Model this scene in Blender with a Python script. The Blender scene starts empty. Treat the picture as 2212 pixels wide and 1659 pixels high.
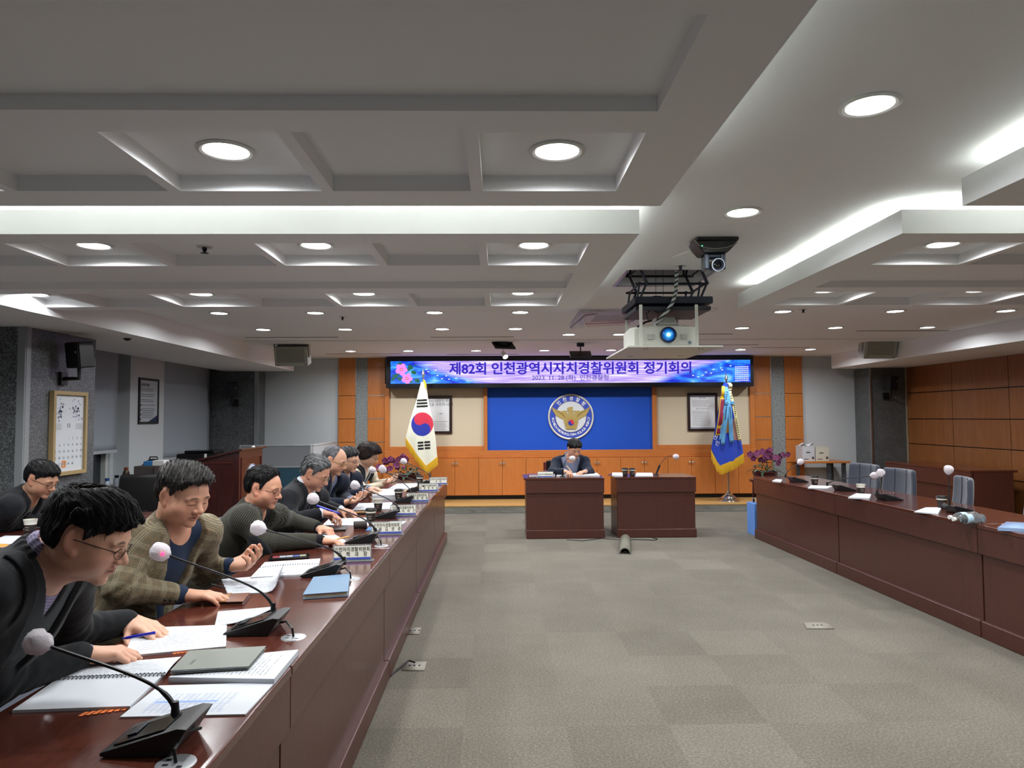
import bpy, math, random
import numpy as np
from mathutils import Vector, Matrix, Euler
from math import pi, sin, cos, radians as rad
random.seed(7); rng = np.random.default_rng(7)
SC = bpy.context.scene; COL = SC.collection
# ------------------------------------------------------------------ camera
CAMZ = 1.5094
FPX = 1528.2
def cam_axes():
    yaw, pit, rol = .0186254, .0472304, -.0056669
    f = Vector((sin(yaw)*cos(pit), cos(yaw)*cos(pit), sin(pit)))
    r = f.cross(Vector((0, 0, 1))).normalized(); u = r.cross(f)
    return r*cos(rol)+u*sin(rol), -r*sin(rol)+u*cos(rol), f
CR, CU, CF = cam_axes()
cd = bpy.data.cameras.new('camera'); cam = bpy.data.objects.new('camera', cd); COL.objects.link(cam)
cd.sensor_width = 36; cd.lens = FPX/2212*36; cd.clip_start = .05; cd.clip_end = 100
m = Matrix.Identity(4)
for i in range(3):
    m[i][0] = CR[i]; m[i][1] = CU[i]; m[i][2] = -CF[i]
m.translation = Vector((0, 0, CAMZ)); cam.matrix_world = m
SC.camera = cam
def ray(px, py):
    return CR*((px-1106)/FPX)+CU*((829.5-py)/FPX)+CF
def onz(px, py, z):
    d = ray(px, py); return Vector((0, 0, CAMZ))+d*((z-CAMZ)/d.z)
def ony(px, py, y):
    d = ray(px, py); return Vector((0, 0, CAMZ))+d*(y/d.y)
def onx(px, py, x):
    d = ray(px, py); return Vector((0, 0, CAMZ))+d*(x/d.x)
# ------------------------------------------------------------------ world and view
w = bpy.data.worlds.new('world'); SC.world = w; w.use_nodes = True
w.node_tree.nodes['Background'].inputs[0].default_value = (.55, .62, .72, 1)
w.node_tree.nodes['Background'].inputs[1].default_value = .05
SC.view_settings.view_transform = 'Standard'; SC.view_settings.look = 'None'
SC.view_settings.exposure = 0.42; SC.view_settings.gamma = 1; SC.view_settings.use_curve_mapping = False
SC.cycles.use_denoising = True; SC.cycles.use_adaptive_sampling = True; SC.cycles.adaptive_threshold = .025
try: SC.cycles.denoiser = 'OPENIMAGEDENOISE'
except Exception: pass
SC.cycles.max_bounces = 7; SC.cycles.diffuse_bounces = 5; SC.cycles.glossy_bounces = 3
SC.cycles.transmission_bounces = 6; SC.cycles.transparent_max_bounces = 8
SC.cycles.sample_clamp_indirect = 6; SC.cycles.caustics_reflective = False; SC.cycles.caustics_refractive = False
LAMP_W = 4.9          # watts of one downlight
TUBE_E = 11.5          # emission of the cove tubes
DISC_E = 14.0         # emission of a downlight lens
# ------------------------------------------------------------------ materials
def lin(c):
    if isinstance(c, str): c = tuple(int(c[i:i+2], 16)/255 for i in (0, 2, 4))
    return tuple((x/12.92 if x <= .04045 else ((x+.055)/1.055)**2.4) for x in c)+(1,)
class Mat:
    def __init__(s, name, col='808080', rough=.6, metal=0, spec=.5, emit=None, es=0, trans=0, alpha=1, coat=0, sheen=0, ior=1.45):
        s.m = bpy.data.materials.new(name); s.m.use_nodes = True
        s.t = s.m.node_tree; s.b = s.t.nodes['Principled BSDF']
        b = s.b.inputs
        b['Base Color'].default_value = lin(col); b['Roughness'].default_value = rough; b['Metallic'].default_value = metal
        b['Specular IOR Level'].default_value = spec; b['IOR'].default_value = ior
        b['Transmission Weight'].default_value = trans; b['Alpha'].default_value = alpha
        b['Coat Weight'].default_value = coat; b['Sheen Weight'].default_value = sheen
        b['Coat Roughness'].default_value = .12
        if emit is not None:
            b['Emission Color'].default_value = lin(emit); b['Emission Strength'].default_value = es
    def n(s, kind, **kw):
        nd = s.t.nodes.new(kind)
        for k, v in kw.items():
            if k in nd.inputs.keys(): nd.inputs[k].default_value = v
            else: setattr(nd, k, v)
        return nd
    def l(s, a, b): s.t.links.new(a, b)
    def coord(s, which='Object', scale=(1, 1, 1), rot=(0, 0, 0), loc=(0, 0, 0)):
        c = s.n('ShaderNodeTexCoord'); mp = s.n('ShaderNodeMapping')
        mp.inputs['Scale'].default_value = scale; mp.inputs['Rotation'].default_value = rot; mp.inputs['Location'].default_value = loc
        s.l(c.outputs[which], mp.inputs[0]); return mp.outputs[0]
    def noise(s, co, scale, detail=3, rough=.5, dist=0):
        n = s.n('ShaderNodeTexNoise'); n.inputs['Scale'].default_value = scale; n.inputs['Detail'].default_value = detail
        n.inputs['Roughness'].default_value = rough; n.inputs['Distortion'].default_value = dist
        s.l(co, n.inputs['Vector']); return n.outputs['Fac']
    def ramp(s, fac, stops):
        r = s.n('ShaderNodeValToRGB'); e = r.color_ramp.elements
        while len(e) < len(stops): e.new(.5)
        for k, (p, c) in enumerate(stops): e[k].position = p; e[k].color = lin(c)
        s.l(fac, r.inputs[0]); return r.outputs[0]
    def mix(s, fac, a, b, mode='MIX'):
        x = s.n('ShaderNodeMix', data_type='RGBA', blend_type=mode)
        for v, k in ((fac, 0), (a, 6), (b, 7)):
            if hasattr(v, 'links'): s.l(v, x.inputs[k])
            elif k == 0: x.inputs[0].default_value = v
            else: x.inputs[k].default_value = lin(v)
        return x.outputs[2]
    def math(s, op, a, b=0.):
        x = s.n('ShaderNodeMath', operation=op)
        for v, k in ((a, 0), (b, 1)):
            if hasattr(v, 'links'): s.l(v, x.inputs[k])
            else: x.inputs[k].default_value = v
        return x.outputs[0]
    def sep(s, v):
        x = s.n('ShaderNodeSeparateXYZ'); s.l(v, x.inputs[0]); return x.outputs
    def color(s, out): s.l(out, s.b.inputs['Base Color'])
    def rough(s, out): s.l(out, s.b.inputs['Roughness'])
    def bump(s, h, strength=.3, dist=.01):
        b = s.n('ShaderNodeBump'); b.inputs['Strength'].default_value = strength; b.inputs['Distance'].default_value = dist
        s.l(h, b.inputs['Height']); s.l(b.outputs[0], s.b.inputs['Normal'])
MATS = {}
def mat(name, *a, **k):
    if name not in MATS: MATS[name] = Mat(name, *a, **k)
    return MATS[name]
def wood(name, c1, c2, c3, rough=.35, axis='z', sc=1., coat=.3, coord='Object'):
    M = mat(name, c2, rough, coat=coat)
    s = {'z': (9, 9, .8), 'x': (.8, 9, 9), 'y': (9, .8, 9)}[axis]
    co = M.coord(coord, tuple(v*sc for v in s))
    n = M.noise(co, 3.2, 5, .6, 1.2)
    n2 = M.noise(M.coord(coord, tuple(v*sc*6 for v in s)), 4, 3)
    f = M.math('ADD', M.math('MULTIPLY', n, .7), M.math('MULTIPLY', n2, .3))
    M.color(M.ramp(f, [(.32, c1), (.5, c2), (.68, c3)]))
    M.rough(M.math('ADD', M.math('MULTIPLY', n2, .15), rough-.07))
    M.bump(n2, .08, .002)
    return M
# ------------------------------------------------------------------ object bookkeeping
def put(o, parent=None):
    COL.objects.link(o)
    if parent is not None: o.parent = parent
    return o
def tag(o, label=None, cat=None, group=None, kind=None):
    if label: o['label'] = label
    if cat: o['category'] = cat
    if group: o['group'] = group
    if kind: o['kind'] = kind
    return o
def thing(name, label, cat, loc=(0, 0, 0), rz=0, group=None, rot=None):
    o = bpy.data.objects.new(name, None); o.empty_display_size = .05
    o.location = loc; o.rotation_euler = rot if rot is not None else (0, 0, rz)
    put(o); return tag(o, label, cat, group)
def wm(o):
    if o is None: return Matrix.Identity(4)
    m = Matrix.LocRotScale(o.location, o.rotation_euler, o.scale)
    return wm(o.parent) @ m
def dup(src, label=None, group=None, loc=None, rz=None, rot=None):
    def cp(o, par):
        c = o.copy(); COL.objects.link(c); c.parent = par
        for ch in o.children: cp(ch, c)
        return c
    r = cp(src, None)
    if loc is not None: r.location = loc
    if rz is not None: r.rotation_euler = (0, 0, rz)
    if rot is not None: r.rotation_euler = rot
    if label: r['label'] = label
    if group: r['group'] = group
    elif 'group' in r and group == '': del r['group']
    return r
class MB:
    """collects shapes; build() links them as one mesh object"""
    def __init__(s): s.v = []; s.f = []; s.mi = []; s.M = None; s.mat = 0; s.uv = {}
    def add(s, vs, fs, uvs=None):
        b = len(s.v)
        for p in vs:
            p = Vector(p)
            if s.M is not None: p = s.M @ p
            s.v.append(tuple(p))
        for k, f in enumerate(fs):
            if uvs is not None: s.uv[len(s.f)] = uvs[k]
            s.f.append(tuple(b+i for i in f)); s.mi.append(s.mat)
        return s
    def box(s, x0, x1, y0, y1, z0, z1):
        x0, x1 = min(x0, x1), max(x0, x1); y0, y1 = min(y0, y1), max(y0, y1); z0, z1 = min(z0, z1), max(z0, z1)
        v = [(x, y, z) for z in (z0, z1) for y in (y0, y1) for x in (x0, x1)]
        return s.add(v, [(0, 2, 3, 1), (4, 5, 7, 6), (0, 1, 5, 4), (2, 6, 7, 3), (0, 4, 6, 2), (1, 3, 7, 5)])
    def cbox(s, c, sz, R=None):
        old = s.M; T = Matrix.Translation(Vector(c)) @ (R.to_4x4() if R is not None else Matrix.Identity(4))
        s.M = T if old is None else old @ T
        s.box(-sz[0]/2, sz[0]/2, -sz[1]/2, sz[1]/2, -sz[2]/2, sz[2]/2); s.M = old; return s
    def lathe(s, prof, n=24, cap=True):
        """prof: list of (r, z)"""
        vs = []; fs = []
        for r, z in prof:
            for k in range(n):
                a = 2*pi*k/n; vs.append((r*cos(a), r*sin(a), z))
        for j in range(len(prof)-1):
            for k in range(n):
                k2 = (k+1) % n
                fs.append((j*n+k, j*n+k2, (j+1)*n+k2, (j+1)*n+k))
        if cap:
            fs.append(tuple(range(n))[::-1]); fs.append(tuple(len(vs)-n+k for k in range(n)))
        return s.add(vs, fs)
    def cyl(s, a, b, r, r2=None, n=16):
        a, b = Vector(a), Vector(b); r2 = r if r2 is None else r2
        return s.tube([a, b], [r, r2], n)
    def tube(s, pts, r, n=8, cap=True, flat=None):
        pts = [Vector(p) for p in pts]; L = len(pts)
        rs = [r]*L if not isinstance(r, (list, tuple)) else list(r)
        t = [(pts[min(i+1, L-1)]-pts[max(i-1, 0)]).normalized() for i in range(L)]
        up = Vector((0, 0, 1)) if abs(t[0].z) < .9 else Vector((1, 0, 0))
        u = t[0].cross(up).normalized(); vs = []; fs = []
        for i in range(L):
            u = (u-t[i]*u.dot(t[i])).normalized(); w = t[i].cross(u)
            for k in range(n):
                a = 2*pi*k/n
                fl = 1 if flat is None else flat
                vs.append(pts[i]+u*(rs[i]*cos(a))+w*(rs[i]*fl*sin(a)))
        for i in range(L-1):
            for k in range(n):
                k2 = (k+1) % n; fs.append((i*n+k, i*n+k2, (i+1)*n+k2, (i+1)*n+k))
        if cap: fs.append(tuple(range(n))[::-1]); fs.append(tuple((L-1)*n+k for k in range(n)))
        return s.add(vs, fs)
    def prism(s, poly, d, org=(0, 0, 0), ax=(1, 0, 0), ay=(0, 0, 1), az=None):
        """extrude a 2-D polygon (list of (a,b)) by d along az"""
        o, ax, ay = Vector(org), Vector(ax), Vector(ay)
        az = ax.cross(ay).normalized() if az is None else Vector(az)
        n = len(poly)
        v = [o+ax*a+ay*b for a, b in poly]+[o+ax*a+ay*b+az*d for a, b in poly]
        return s.add(v, [tuple(range(n))[::-1], tuple(range(n, 2*n))]+[(i, (i+1) % n, n+(i+1) % n, n+i) for i in range(n)])
    def poly(s, pts): return s.add(pts, [tuple(range(len(pts)))])
    def ball(s, c, r, n=12, sc=(1, 1, 1)):
        c = Vector(c); vs = []; fs = []; m_ = n//2+1
        for j in range(m_+1):
            ph = pi*j/m_
            for k in range(n):
                a = 2*pi*k/n
                vs.append(c+Vector((sc[0]*r*sin(ph)*cos(a), sc[1]*r*sin(ph)*sin(a), sc[2]*r*cos(ph))))
        for j in range(m_):
            for k in range(n):
                k2 = (k+1) % n; fs.append((j*n+k, (j+1)*n+k, (j+1)*n+k2, j*n+k2))
        return s.add(vs, fs)
    def grid(s, fn, nu, nv, close=False):
        vs = [fn(i/nu, j/nv) for j in range(nv+1) for i in range(nu+1)]
        fs = []; uv = []
        for j in range(nv):
            for i in range(nu):
                a = j*(nu+1)+i; fs.append((a, a+1, a+nu+2, a+nu+1))
                uv.append(((i/nu, j/nv), ((i+1)/nu, j/nv), ((i+1)/nu, (j+1)/nv), (i/nu, (j+1)/nv)))
        return s.add(vs, fs, uv)
    def build(s, name, mats, parent=None, smooth=True, world=False, bevel=0, seg=2, solid=0, sub=0, ang=35, kind=None, label=None):
        me = bpy.data.meshes.new(name)
        vs = s.v
        if world and parent is not None:
            inv = wm(parent).inverted(); vs = [tuple(inv @ Vector(p)) for p in s.v]
        me.from_pydata(vs, [], s.f); me.update()
        if not isinstance(mats, (list, tuple)): mats = [mats]
        for mt in mats: me.materials.append(mt.m if isinstance(mt, Mat) else mt)
        if len(mats) > 1: me.polygons.foreach_set('material_index', s.mi)
        if s.uv:
            ul = me.uv_layers.new(name='UVMap')
            for fi, uv in s.uv.items():
                p = me.polygons[fi]
                for k, li in enumerate(p.loop_indices): ul.data[li].uv = uv[k]
        if smooth:
            me.polygons.foreach_set('use_smooth', [True]*len(me.polygons))
            if ang: me.set_sharp_from_angle(angle=rad(ang))
        o = bpy.data.objects.new(name, me); put(o, parent)
        if bevel:
            bm = o.modifiers.new('bevel', 'BEVEL'); bm.width = bevel; bm.segments = seg; bm.limit_method = 'ANGLE'; bm.angle_limit = rad(40)
            bm.harden_normals = True
        if solid: sm = o.modifiers.new('solid', 'SOLIDIFY'); sm.thickness = solid; sm.offset = 0
        if sub: sb = o.modifiers.new('sub', 'SUBSURF'); sb.levels = sub; sb.render_levels = sub
        if kind: o['kind'] = kind
        if label: o['label'] = label
        return o
def struct(name, mb, mats, parent=None, **k):
    return mb.build(name, mats, parent, kind='structure', **k)
def text_mesh(s, size=.1, extrude=.0, offset=.0, spacing=1., align='CENTER', res=3):
    cu = bpy.data.curves.new('t', 'FONT'); cu.body = s; cu.size = size; cu.extrude = extrude; cu.offset = offset
    cu.align_x = align; cu.align_y = 'CENTER'; cu.space_character = spacing; cu.resolution_u = res
    o = bpy.data.objects.new('t', cu); COL.objects.link(o)
    me = bpy.data.meshes.new_from_object(o.evaluated_get(bpy.context.evaluated_depsgraph_get()))
    bpy.data.objects.remove(o); bpy.data.curves.remove(cu)
    return me
def add_text(mb, s, M4, **k):
    me = text_mesh(s, **k)
    old = mb.M; mb.M = M4 if old is None else old @ M4
    mb.add([v.co for v in me.vertices], [tuple(p.vertices) for p in me.polygons]); mb.M = old
    bpy.data.meshes.remove(me)
def frame4(org, ax, ay):
    """matrix whose x is ax, y is ay"""
    ax = Vector(ax).normalized(); ay = Vector(ay).normalized(); az = ax.cross(ay)
    M = Matrix.Identity(4)
    for i in range(3): M[i][0] = ax[i]; M[i][1] = ay[i]; M[i][2] = az[i]; M[i][3] = org[i]
    return M
def cells(mb, x0, x1, y0, y1, zb, holes, closed_top=None):
    """underside at zb with rectangular recesses (x0,x1,y0,y1,z)"""
    xs = sorted({x0, x1, *[c for h in holes for c in h[:2]]}); ys = sorted({y0, y1, *[c for h in holes for c in h[2:4]]})
    Z = {}
    for i in range(len(xs)-1):
        for j in range(len(ys)-1):
            cx, cy = (xs[i]+xs[i+1])/2, (ys[j]+ys[j+1])/2; z = zb
            for h in holes:
                if h[0] < cx < h[1] and h[2] < cy < h[3]: z = h[4]
            Z[i, j] = z
            if z is not None: mb.poly([(xs[i], ys[j], z), (xs[i], ys[j+1], z), (xs[i+1], ys[j+1], z), (xs[i+1], ys[j], z)])
    for (i, j), z in Z.items():
        for di, dj in ((1, 0), (0, 1)):
            z2 = Z.get((i+di, j+dj), 'x')
            if z2 == 'x' or z2 == z or z is None or z2 is None: continue
            if di: a, b = (xs[i+1], ys[j]), (xs[i+1], ys[j+1])
            else: a, b = (xs[i], ys[j+1]), (xs[i+1], ys[j+1])
            mb.poly([(a[0], a[1], z), (b[0], b[1], z), (b[0], b[1], z2), (a[0], a[1], z2)])
ORD = ['first', 'second', 'third', 'fourth', 'fifth', 'sixth', 'seventh', 'eighth', 'ninth', 'tenth', 'eleventh', 'twelfth']
# ------------------------------------------------------------------ the room
CEIL = 2.55; ZB = 2.37; SOF = 2.31
X0, X1, Y0, Y1 = -4.95, 6.9, -2.0, 12.3
XC = 1.29
def mir(x): return 2*XC-x
m_ceil = mat('ceiling_paint', 'edeff1', .75)
m_ceil.bump(m_ceil.noise(m_ceil.coord('Object', (1, 1, 1)), 60, 2), .03, .002)
m_wall = mat('wall_paint', 'c3c9cd', .8)
m_wall.bump(m_wall.noise(m_wall.coord(), 90, 2), .05, .002)
m_orange = wood('cherry_veneer', 'b0682e', 'ba7034', 'c47a3c', .4, 'z', 1)
m_orangeh = wood('cherry_veneer_horizontal', 'b0682e', 'ba7034', 'c47a3c', .4, 'x', 1)
m_oak = wood('platform_oak', 'a88348', 'b8935a', 'c39f66', .4, 'x', 1)
m_mahog = wood('mahogany', '46261f', '4b2922', '502d25', .34, 'z', 1, coat=.15)
m_mahogt = wood('mahogany_top', '46221a', '50281e', '5a2e23', .17, 'y', 1.2, coat=.5)
m_granite = mat('granite', '55585a', .35)
co = m_granite.coord()
g1 = m_granite.noise(co, 95, 4, .7); g2 = m_granite.noise(co, 7, 3)
m_granite.color(m_granite.mix(.25, m_granite.ramp(g1, [(.38, '1e2122'), (.5, '505456'), (.62, '8e9294')]), m_granite.ramp(g2, [(.3, '404446'), (.7, '707476')])))
m_granite_l = mat('granite_strip', '7c8285', .45)
co = m_granite_l.coord()
m_granite_l.color(m_granite_l.ramp(m_granite_l.noise(co, 60, 5, .75), [(.36, '4c5254'), (.5, '7e8486'), (.6, 'a2a8a8'), (.68, 'c8ccc8')]))
m_marble = mat('grey_marble', '8c8c86', .3)
m_marble.color(m_marble.ramp(m_marble.noise(m_marble.coord('Object', (1, 1, 4)), 3, 5, .6, .8), [(.3, '777872'), (.6, '95958d'), (.8, 'a5a59d')]))
m_black = mat('black_board', '0c0d0f', .35)
m_steel = mat('brushed_steel', 'b8babc', .28, metal=1)
m_chrome = mat('chrome', 'd8dadc', .08, metal=1)
m_white = mat('white_plastic', 'd8dad8', .4)
m_blackp = mat('black_plastic', '121315', .38)
m_dark = mat('charcoal_metal', '2b2f36', .45, metal=.6)
m_glassy = mat('clear_acrylic', 'eef4f6', .03, trans=.96, ior=1.3)
m_glassy.m.use_backface_culling = False
# carpet: 0.5 m tiles laid quarter-turned against each other
m_carp = mat('carpet_tiles', '8b8678', .95, sheen=.15, spec=.1)
co = m_carp.coord('Object', (2, 2, 2), loc=(-.64, -.06, 0))
fl = m_carp.n('ShaderNodeVectorMath', operation='FLOOR'); m_carp.l(co, fl.inputs[0])
sx = m_carp.sep(fl.outputs[0]); par = m_carp.math('PINGPONG', m_carp.math('ADD', sx[0], sx[1]), 1)
wn = m_carp.n('ShaderNodeTexWhiteNoise'); m_carp.l(fl.outputs[0], wn.inputs['Vector'])
loops = m_carp.noise(m_carp.coord('Object', (1, 1, 1)), 85, 5, .8)
big = m_carp.noise(m_carp.coord('Object', (1, 1, 1)), 1.3, 3, .6)
fr = m_carp.n('ShaderNodeVectorMath', operation='FRACTION'); m_carp.l(co, fr.inputs[0])
base = m_carp.mix(par, '817d73', '868278')
tint = m_carp.math('ADD', m_carp.math('MULTIPLY', wn.outputs['Value'], .07), .965)
spk = m_carp.ramp(loops, [(.36, '3e3a32'), (.5, 'a09b8e'), (.62, 'fffcf0')])
c = m_carp.mix(.62, base, spk, 'MULTIPLY')
c = m_carp.mix(.5, c, m_carp.ramp(big, [(.3, 'c4c0b8'), (.7, 'ffffff')]), 'MULTIPLY')
gm = m_carp.n('ShaderNodeGamma'); m_carp.l(c, gm.inputs[0]); m_carp.l(tint, gm.inputs[1])
hsv = m_carp.n('ShaderNodeHueSaturation'); m_carp.l(gm.outputs[0], hsv.inputs['Color']); hsv.inputs['Value'].default_value = 1.0
m_carp.color(hsv.outputs[0]); m_carp.bump(loops, .5, .006)

struct('floor', MB().box(X0-.1, X1+.1, Y0, Y1+.2, -.12, 0), m_carp, smooth=False)
# ceiling slab with the projector-lift opening
HX0, HX1, HY0, HY1 = .93, 1.55, 4.96, 5.56
mb = MB(); cells(mb, X0-.1, X1+.1, Y0, Y1+.2, CEIL, [(HX0, HX1, HY0, HY1, 2.95)])
mb.poly([(X0-.1, Y0, 3.0), (X1+.1, Y0, 3.0), (X1+.1, Y1+.2, 3.0), (X0-.1, Y1+.2, 3.0)])
struct('ceiling', mb, m_ceil, smooth=False)
# side beams and the soffits behind them
for side, xa, xb in (('left', X0+.35, -3.45), ('right', 5.68, X1)):
    struct('trim_beam_'+side, MB().box(xa, xb, -1.9, 11.95, SOF, CEIL-.001), m_ceil, smooth=False)
struct('trim_curtain_pocket', MB().box(X0, X0+.35, -1.9, 11.95, 2.50, CEIL-.001), m_ceil, smooth=False)
# walls
mb = MB().box(X0-.1, -2.76, Y1, Y1+.1, 0, CEIL).box(5.3, X1+.1, Y1, Y1+.1, 0, CEIL)
mb.box(-2.76, 5.3, Y1, Y1+.1, 0, CEIL)
struct('wall_front', mb, m_wall, smooth=False)
struct('wall_back', MB().box(X0-.1, X1+.1, Y0-.1, Y0, 0, CEIL), m_wall, smooth=False)
# left wall has a window opening low behind the blind
WY0, WY1 = 7.2, 9.12
mb = MB().box(X0-.15, X0, Y0, WY0, 0, CEIL).box(X0-.15, X0, WY1, Y1, 0, CEIL).box(X0-.15, X0, WY0, WY1, 0, .62).box(X0-.15, X0, WY0, WY1, 2.35, CEIL)
struct('wall_left', mb, m_wall, smooth=False)
struct('wall_left', MB().box(X0, X0+.2, 9.2, 10.12, 0, 2.5), m_wall, smooth=False)      # pier with the poster
# window frame, glass and the dark night behind it
m_wf = mat('window_frame_white', 'c4c8c6', .5)
wn_ = struct('window_1', MB().box(X0-.13, X0-.02, WY0, WY1, .62, .68).box(X0-.13, X0-.02, WY1-.06, WY1, .68, 2.35).box(X0-.13, X0-.02, WY1-.75, WY1-.68, .68, 2.35).box(X0-.13, X0-.02, WY0, WY0+.06, .68, 2.35), m_wf)
struct('window_glass', MB().box(X0-.09, X0-.08, WY0+.06, WY1-.06, .68, 2.35), mat('window_glass', '20262c', .06, spec=.8), wn_)
struct('window_sill', MB().box(X0, X0+.16, WY0, WY1, .58, .62), m_wf, wn_)
# right wall: veneer panels with shadow gaps
m_rwood = wood('walnut_wall_veneer', '7a4a24', '8a552b', '976034', .45, 'z', .8)
struct('wall_right', MB().box(X1, X1+.1, Y0, Y1, 0, CEIL), m_black, smooth=False)
mb = MB()
y = 11.8; rows = [(0.0, .62), (.63, 1.03), (1.04, 1.44), (1.45, 1.87), (1.88, 2.31)]
while y > -1.9:
    y2 = max(y-1.2, -1.9)
    for a, b in rows: mb.box(X1-.03, X1, y2+.006, y-.006, a+.004, b)
    y = y2
struct('trim_veneer_right', mb, m_rwood, smooth=False)
# granite columns
def column(name, x0, x1, y0, y1, z1=SOF, strips=()):
    mb = MB().box(x0, x1, y0, y1, 0, z1)
    o = struct(name, mb, m_granite, bevel=.004)
    return o
ca = column('pillar', X0, -4.04, 6.10, 7.15); cb = column('pillar', X0, -4.04, 11.95, Y1)
cc = column('pillar', 6.24, X1, 11.78, Y1)
for o in (ca, cb, cc): o['kind'] = 'structure'
struct('trim_column_edge', MB().box(-4.10, -4.035, 6.085, 6.11, 0, SOF).box(-4.04, -4.032, 6.1, 6.16, 0, SOF), mat('granite_edge', '8b9092', .35), ca, smooth=False)
struct('trim_column_edge', MB().box(-4.10, -4.035, 11.94, 11.96, 0, SOF), m_steel, cb, smooth=False)
struct('trim_column_edge', MB().box(6.235, 6.26, 11.765, 11.785, 0, SOF), m_steel, cc, smooth=False)
struct('trim_column_edge', MB().box(6.84, 6.865, 11.765, 11.785, .7, SOF), mat('pale_strip', 'a89a80', .5), cc, smooth=False)
# raised platform along the front wall
PZ = .124
mb = MB().box(-3.3, 5.55, 11.25, Y1, 0, PZ-.02)
struct('trim_platform_riser', mb, m_marble, smooth=False)
struct('trim_platform_floor', MB().box(-3.3, 5.55, 11.24, Y1, PZ-.02, PZ), m_oak, smooth=False, bevel=.003)
struct('trim_platform_edge', MB().box(-3.3, 5.55, 11.235, 11.25, 0, .012), m_steel, smooth=False)
# floating coffered ceiling panels, one script for the four of them
PT = 2.485
def coffer_panel(xa, xb, ya, yb, rowsA, rowsBig, ribs, name, inset):
    holes = []
    for r0, r1 in rowsA:
        for k in range(len(ribs)-1):
            holes.append((ribs[k]+.022, ribs[k+1]-.022, r0, r1, ZB+.06))
    for r0, r1 in rowsBig: holes.append((ribs[0]+.02, ribs[-1]-.02, r0, r1, ZB+.045))
    mb = MB(); cells(mb, xa, xb, ya, yb, ZB, holes)
    for (a, b), (c, d) in (((xa, ya), (xb, ya)), ((xb, ya), (xb, yb)), ((xb, yb), (xa, yb)), ((xa, yb), (xa, ya))):
        mb.poly([(a, b, ZB), (c, d, ZB), (c, d, PT), (a, b, PT)])
    t = .02
    for x0_, x1_, y0_, y1_ in ((xa+.002, xb-.002, ya+.002, ya+t), (xa+.002, xb-.002, yb-t, yb-.002), (xa+.002, xa+t, ya+t, yb-t), (xb-t, xb-.002, ya+t, yb-t)):
        mb.box(x0_, x1_, y0_, y1_, ZB+.065, PT-.0005)
    mb.poly([(xa, ya, ZB+.062), (xa, yb, ZB+.062), (xb, yb, ZB+.062), (xb, ya, ZB+.062)])
    mb.box(xa+inset, xb-inset, ya+.12, yb-.12, ZB+.063, CEIL-.001)
    return struct(name, mb, m_ceil, smooth=False)
ribsL = [-3.60, -3.02, -2.43, -1.83, -1.22, -.645, -.08, .472]
ribsR = sorted(mir(r) for r in ribsL)
P1 = (.6, 2.845); P2 = (3.28, 5.59)
A1, B1, G1 = (2.10, 2.655), (.80, 1.25), (1.47, 1.95)
A2, B2, G2 = (3.46, 3.97), (4.86, 5.43), (4.19, 4.68)
XL, XR = -3.75, .665
for (xa, xb, rb, nm) in ((XL, XR, ribsL, 'left'), (mir(XR), mir(XL), ribsR, 'right')):
    coffer_panel(xa, xb, P1[0], P1[1], [A1, B1], [G1], rb, 'trim_ceiling_panel_'+nm, .11)
    coffer_panel(xa, xb, P2[0], P2[1], [A2, B2], [G2], rb, 'trim_ceiling_panel_'+nm, .11)
# thin shadow-gap strips (air slots) on the flat ceiling
mb = MB()
for (a, b) in (((527, 728), (730, 728)), ((930, 728), (1110, 727)), ((1845, 716), (2060, 712)), ((700, 763), (868, 765)), ((963, 763), (1120, 767)), ((1510, 745), (1640, 744)), ((1625, 751), (1750, 750)), ((1500, 720), (1580, 722))):
    p, q = onz(*a, CEIL), onz(*b, CEIL); yy = (p.y+q.y)/2
    mb.box(p.x, q.x, yy, yy+.035, CEIL-.003, CEIL-.001)
struct('trim_air_slots', mb, mat('slot_dark', '3a3b3d', .6), smooth=False)
struct('trim_ceiling_joint', MB().box(-3.4, 5.65, 9.45, 9.50, CEIL-.012, CEIL-.001), m_ceil, smooth=False)
# ------------------------------------------------------------------ lamps
m_disc = mat('lamp_lens', 'ffffff', .4, emit='fffdfa', es=DISC_E)
m_ring = mat('lamp_ring', 'd0d2d0', .4)
proto = None
def downlight(x, y, z, label, watts=LAMP_W, grp=None):
    global proto
    if proto is None:
        t = thing('ceiling_downlight', label, 'ceiling light', (x, y, z))
        mb = MB().lathe([(.074, -.001), (.096, -.002), (.098, -.005), (.086, -.009), (.076, -.006), (.074, -.001)], 32, False)
        mb.build('rim', m_ring, t)
        MB().lathe([(.0, -.0045), (.04, -.0045), (.0755, -.0035)], 32, False).build('lens', m_disc, t)
        proto = t
    else:
        t = dup(proto, label, loc=(x, y, z))
    if grp: t['group'] = grp
    ld = bpy.data.lights.new('lamp_glow', 'AREA'); ld.shape = 'DISK'; ld.size = .15; ld.energy = watts; ld.color = (.97, .985, 1)
    ld.spread = rad(166)
    lo = bpy.data.objects.new('lamp_glow', ld); put(lo, t); lo.location = (0, 0, -.012)
    return t
ZR = ZB+.06
G = 'round ceiling downlights'
for j, (yy, rn) in enumerate(((2.40, 'near'), )):
    for k, x in enumerate((.205, -.93, -2.07, -3.22)):
        downlight(x, yy, ZR, 'round downlight in the nearest left ceiling panel, %s lamp counting from the aisle' % ORD[k], grp=G)
for k, x in enumerate((.19, -.965, -2.13, -3.25)):
    downlight(x, 3.73, ZR, 'round downlight in the front row of the second left ceiling panel, %s from the aisle' % ORD[k], grp=G)
for k, x in enumerate((.18, -.99, -2.18, -3.38)):
    downlight(x, 5.19, ZR, 'round downlight in the far row of the second left ceiling panel, %s from the aisle' % ORD[k], grp=G)
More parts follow.
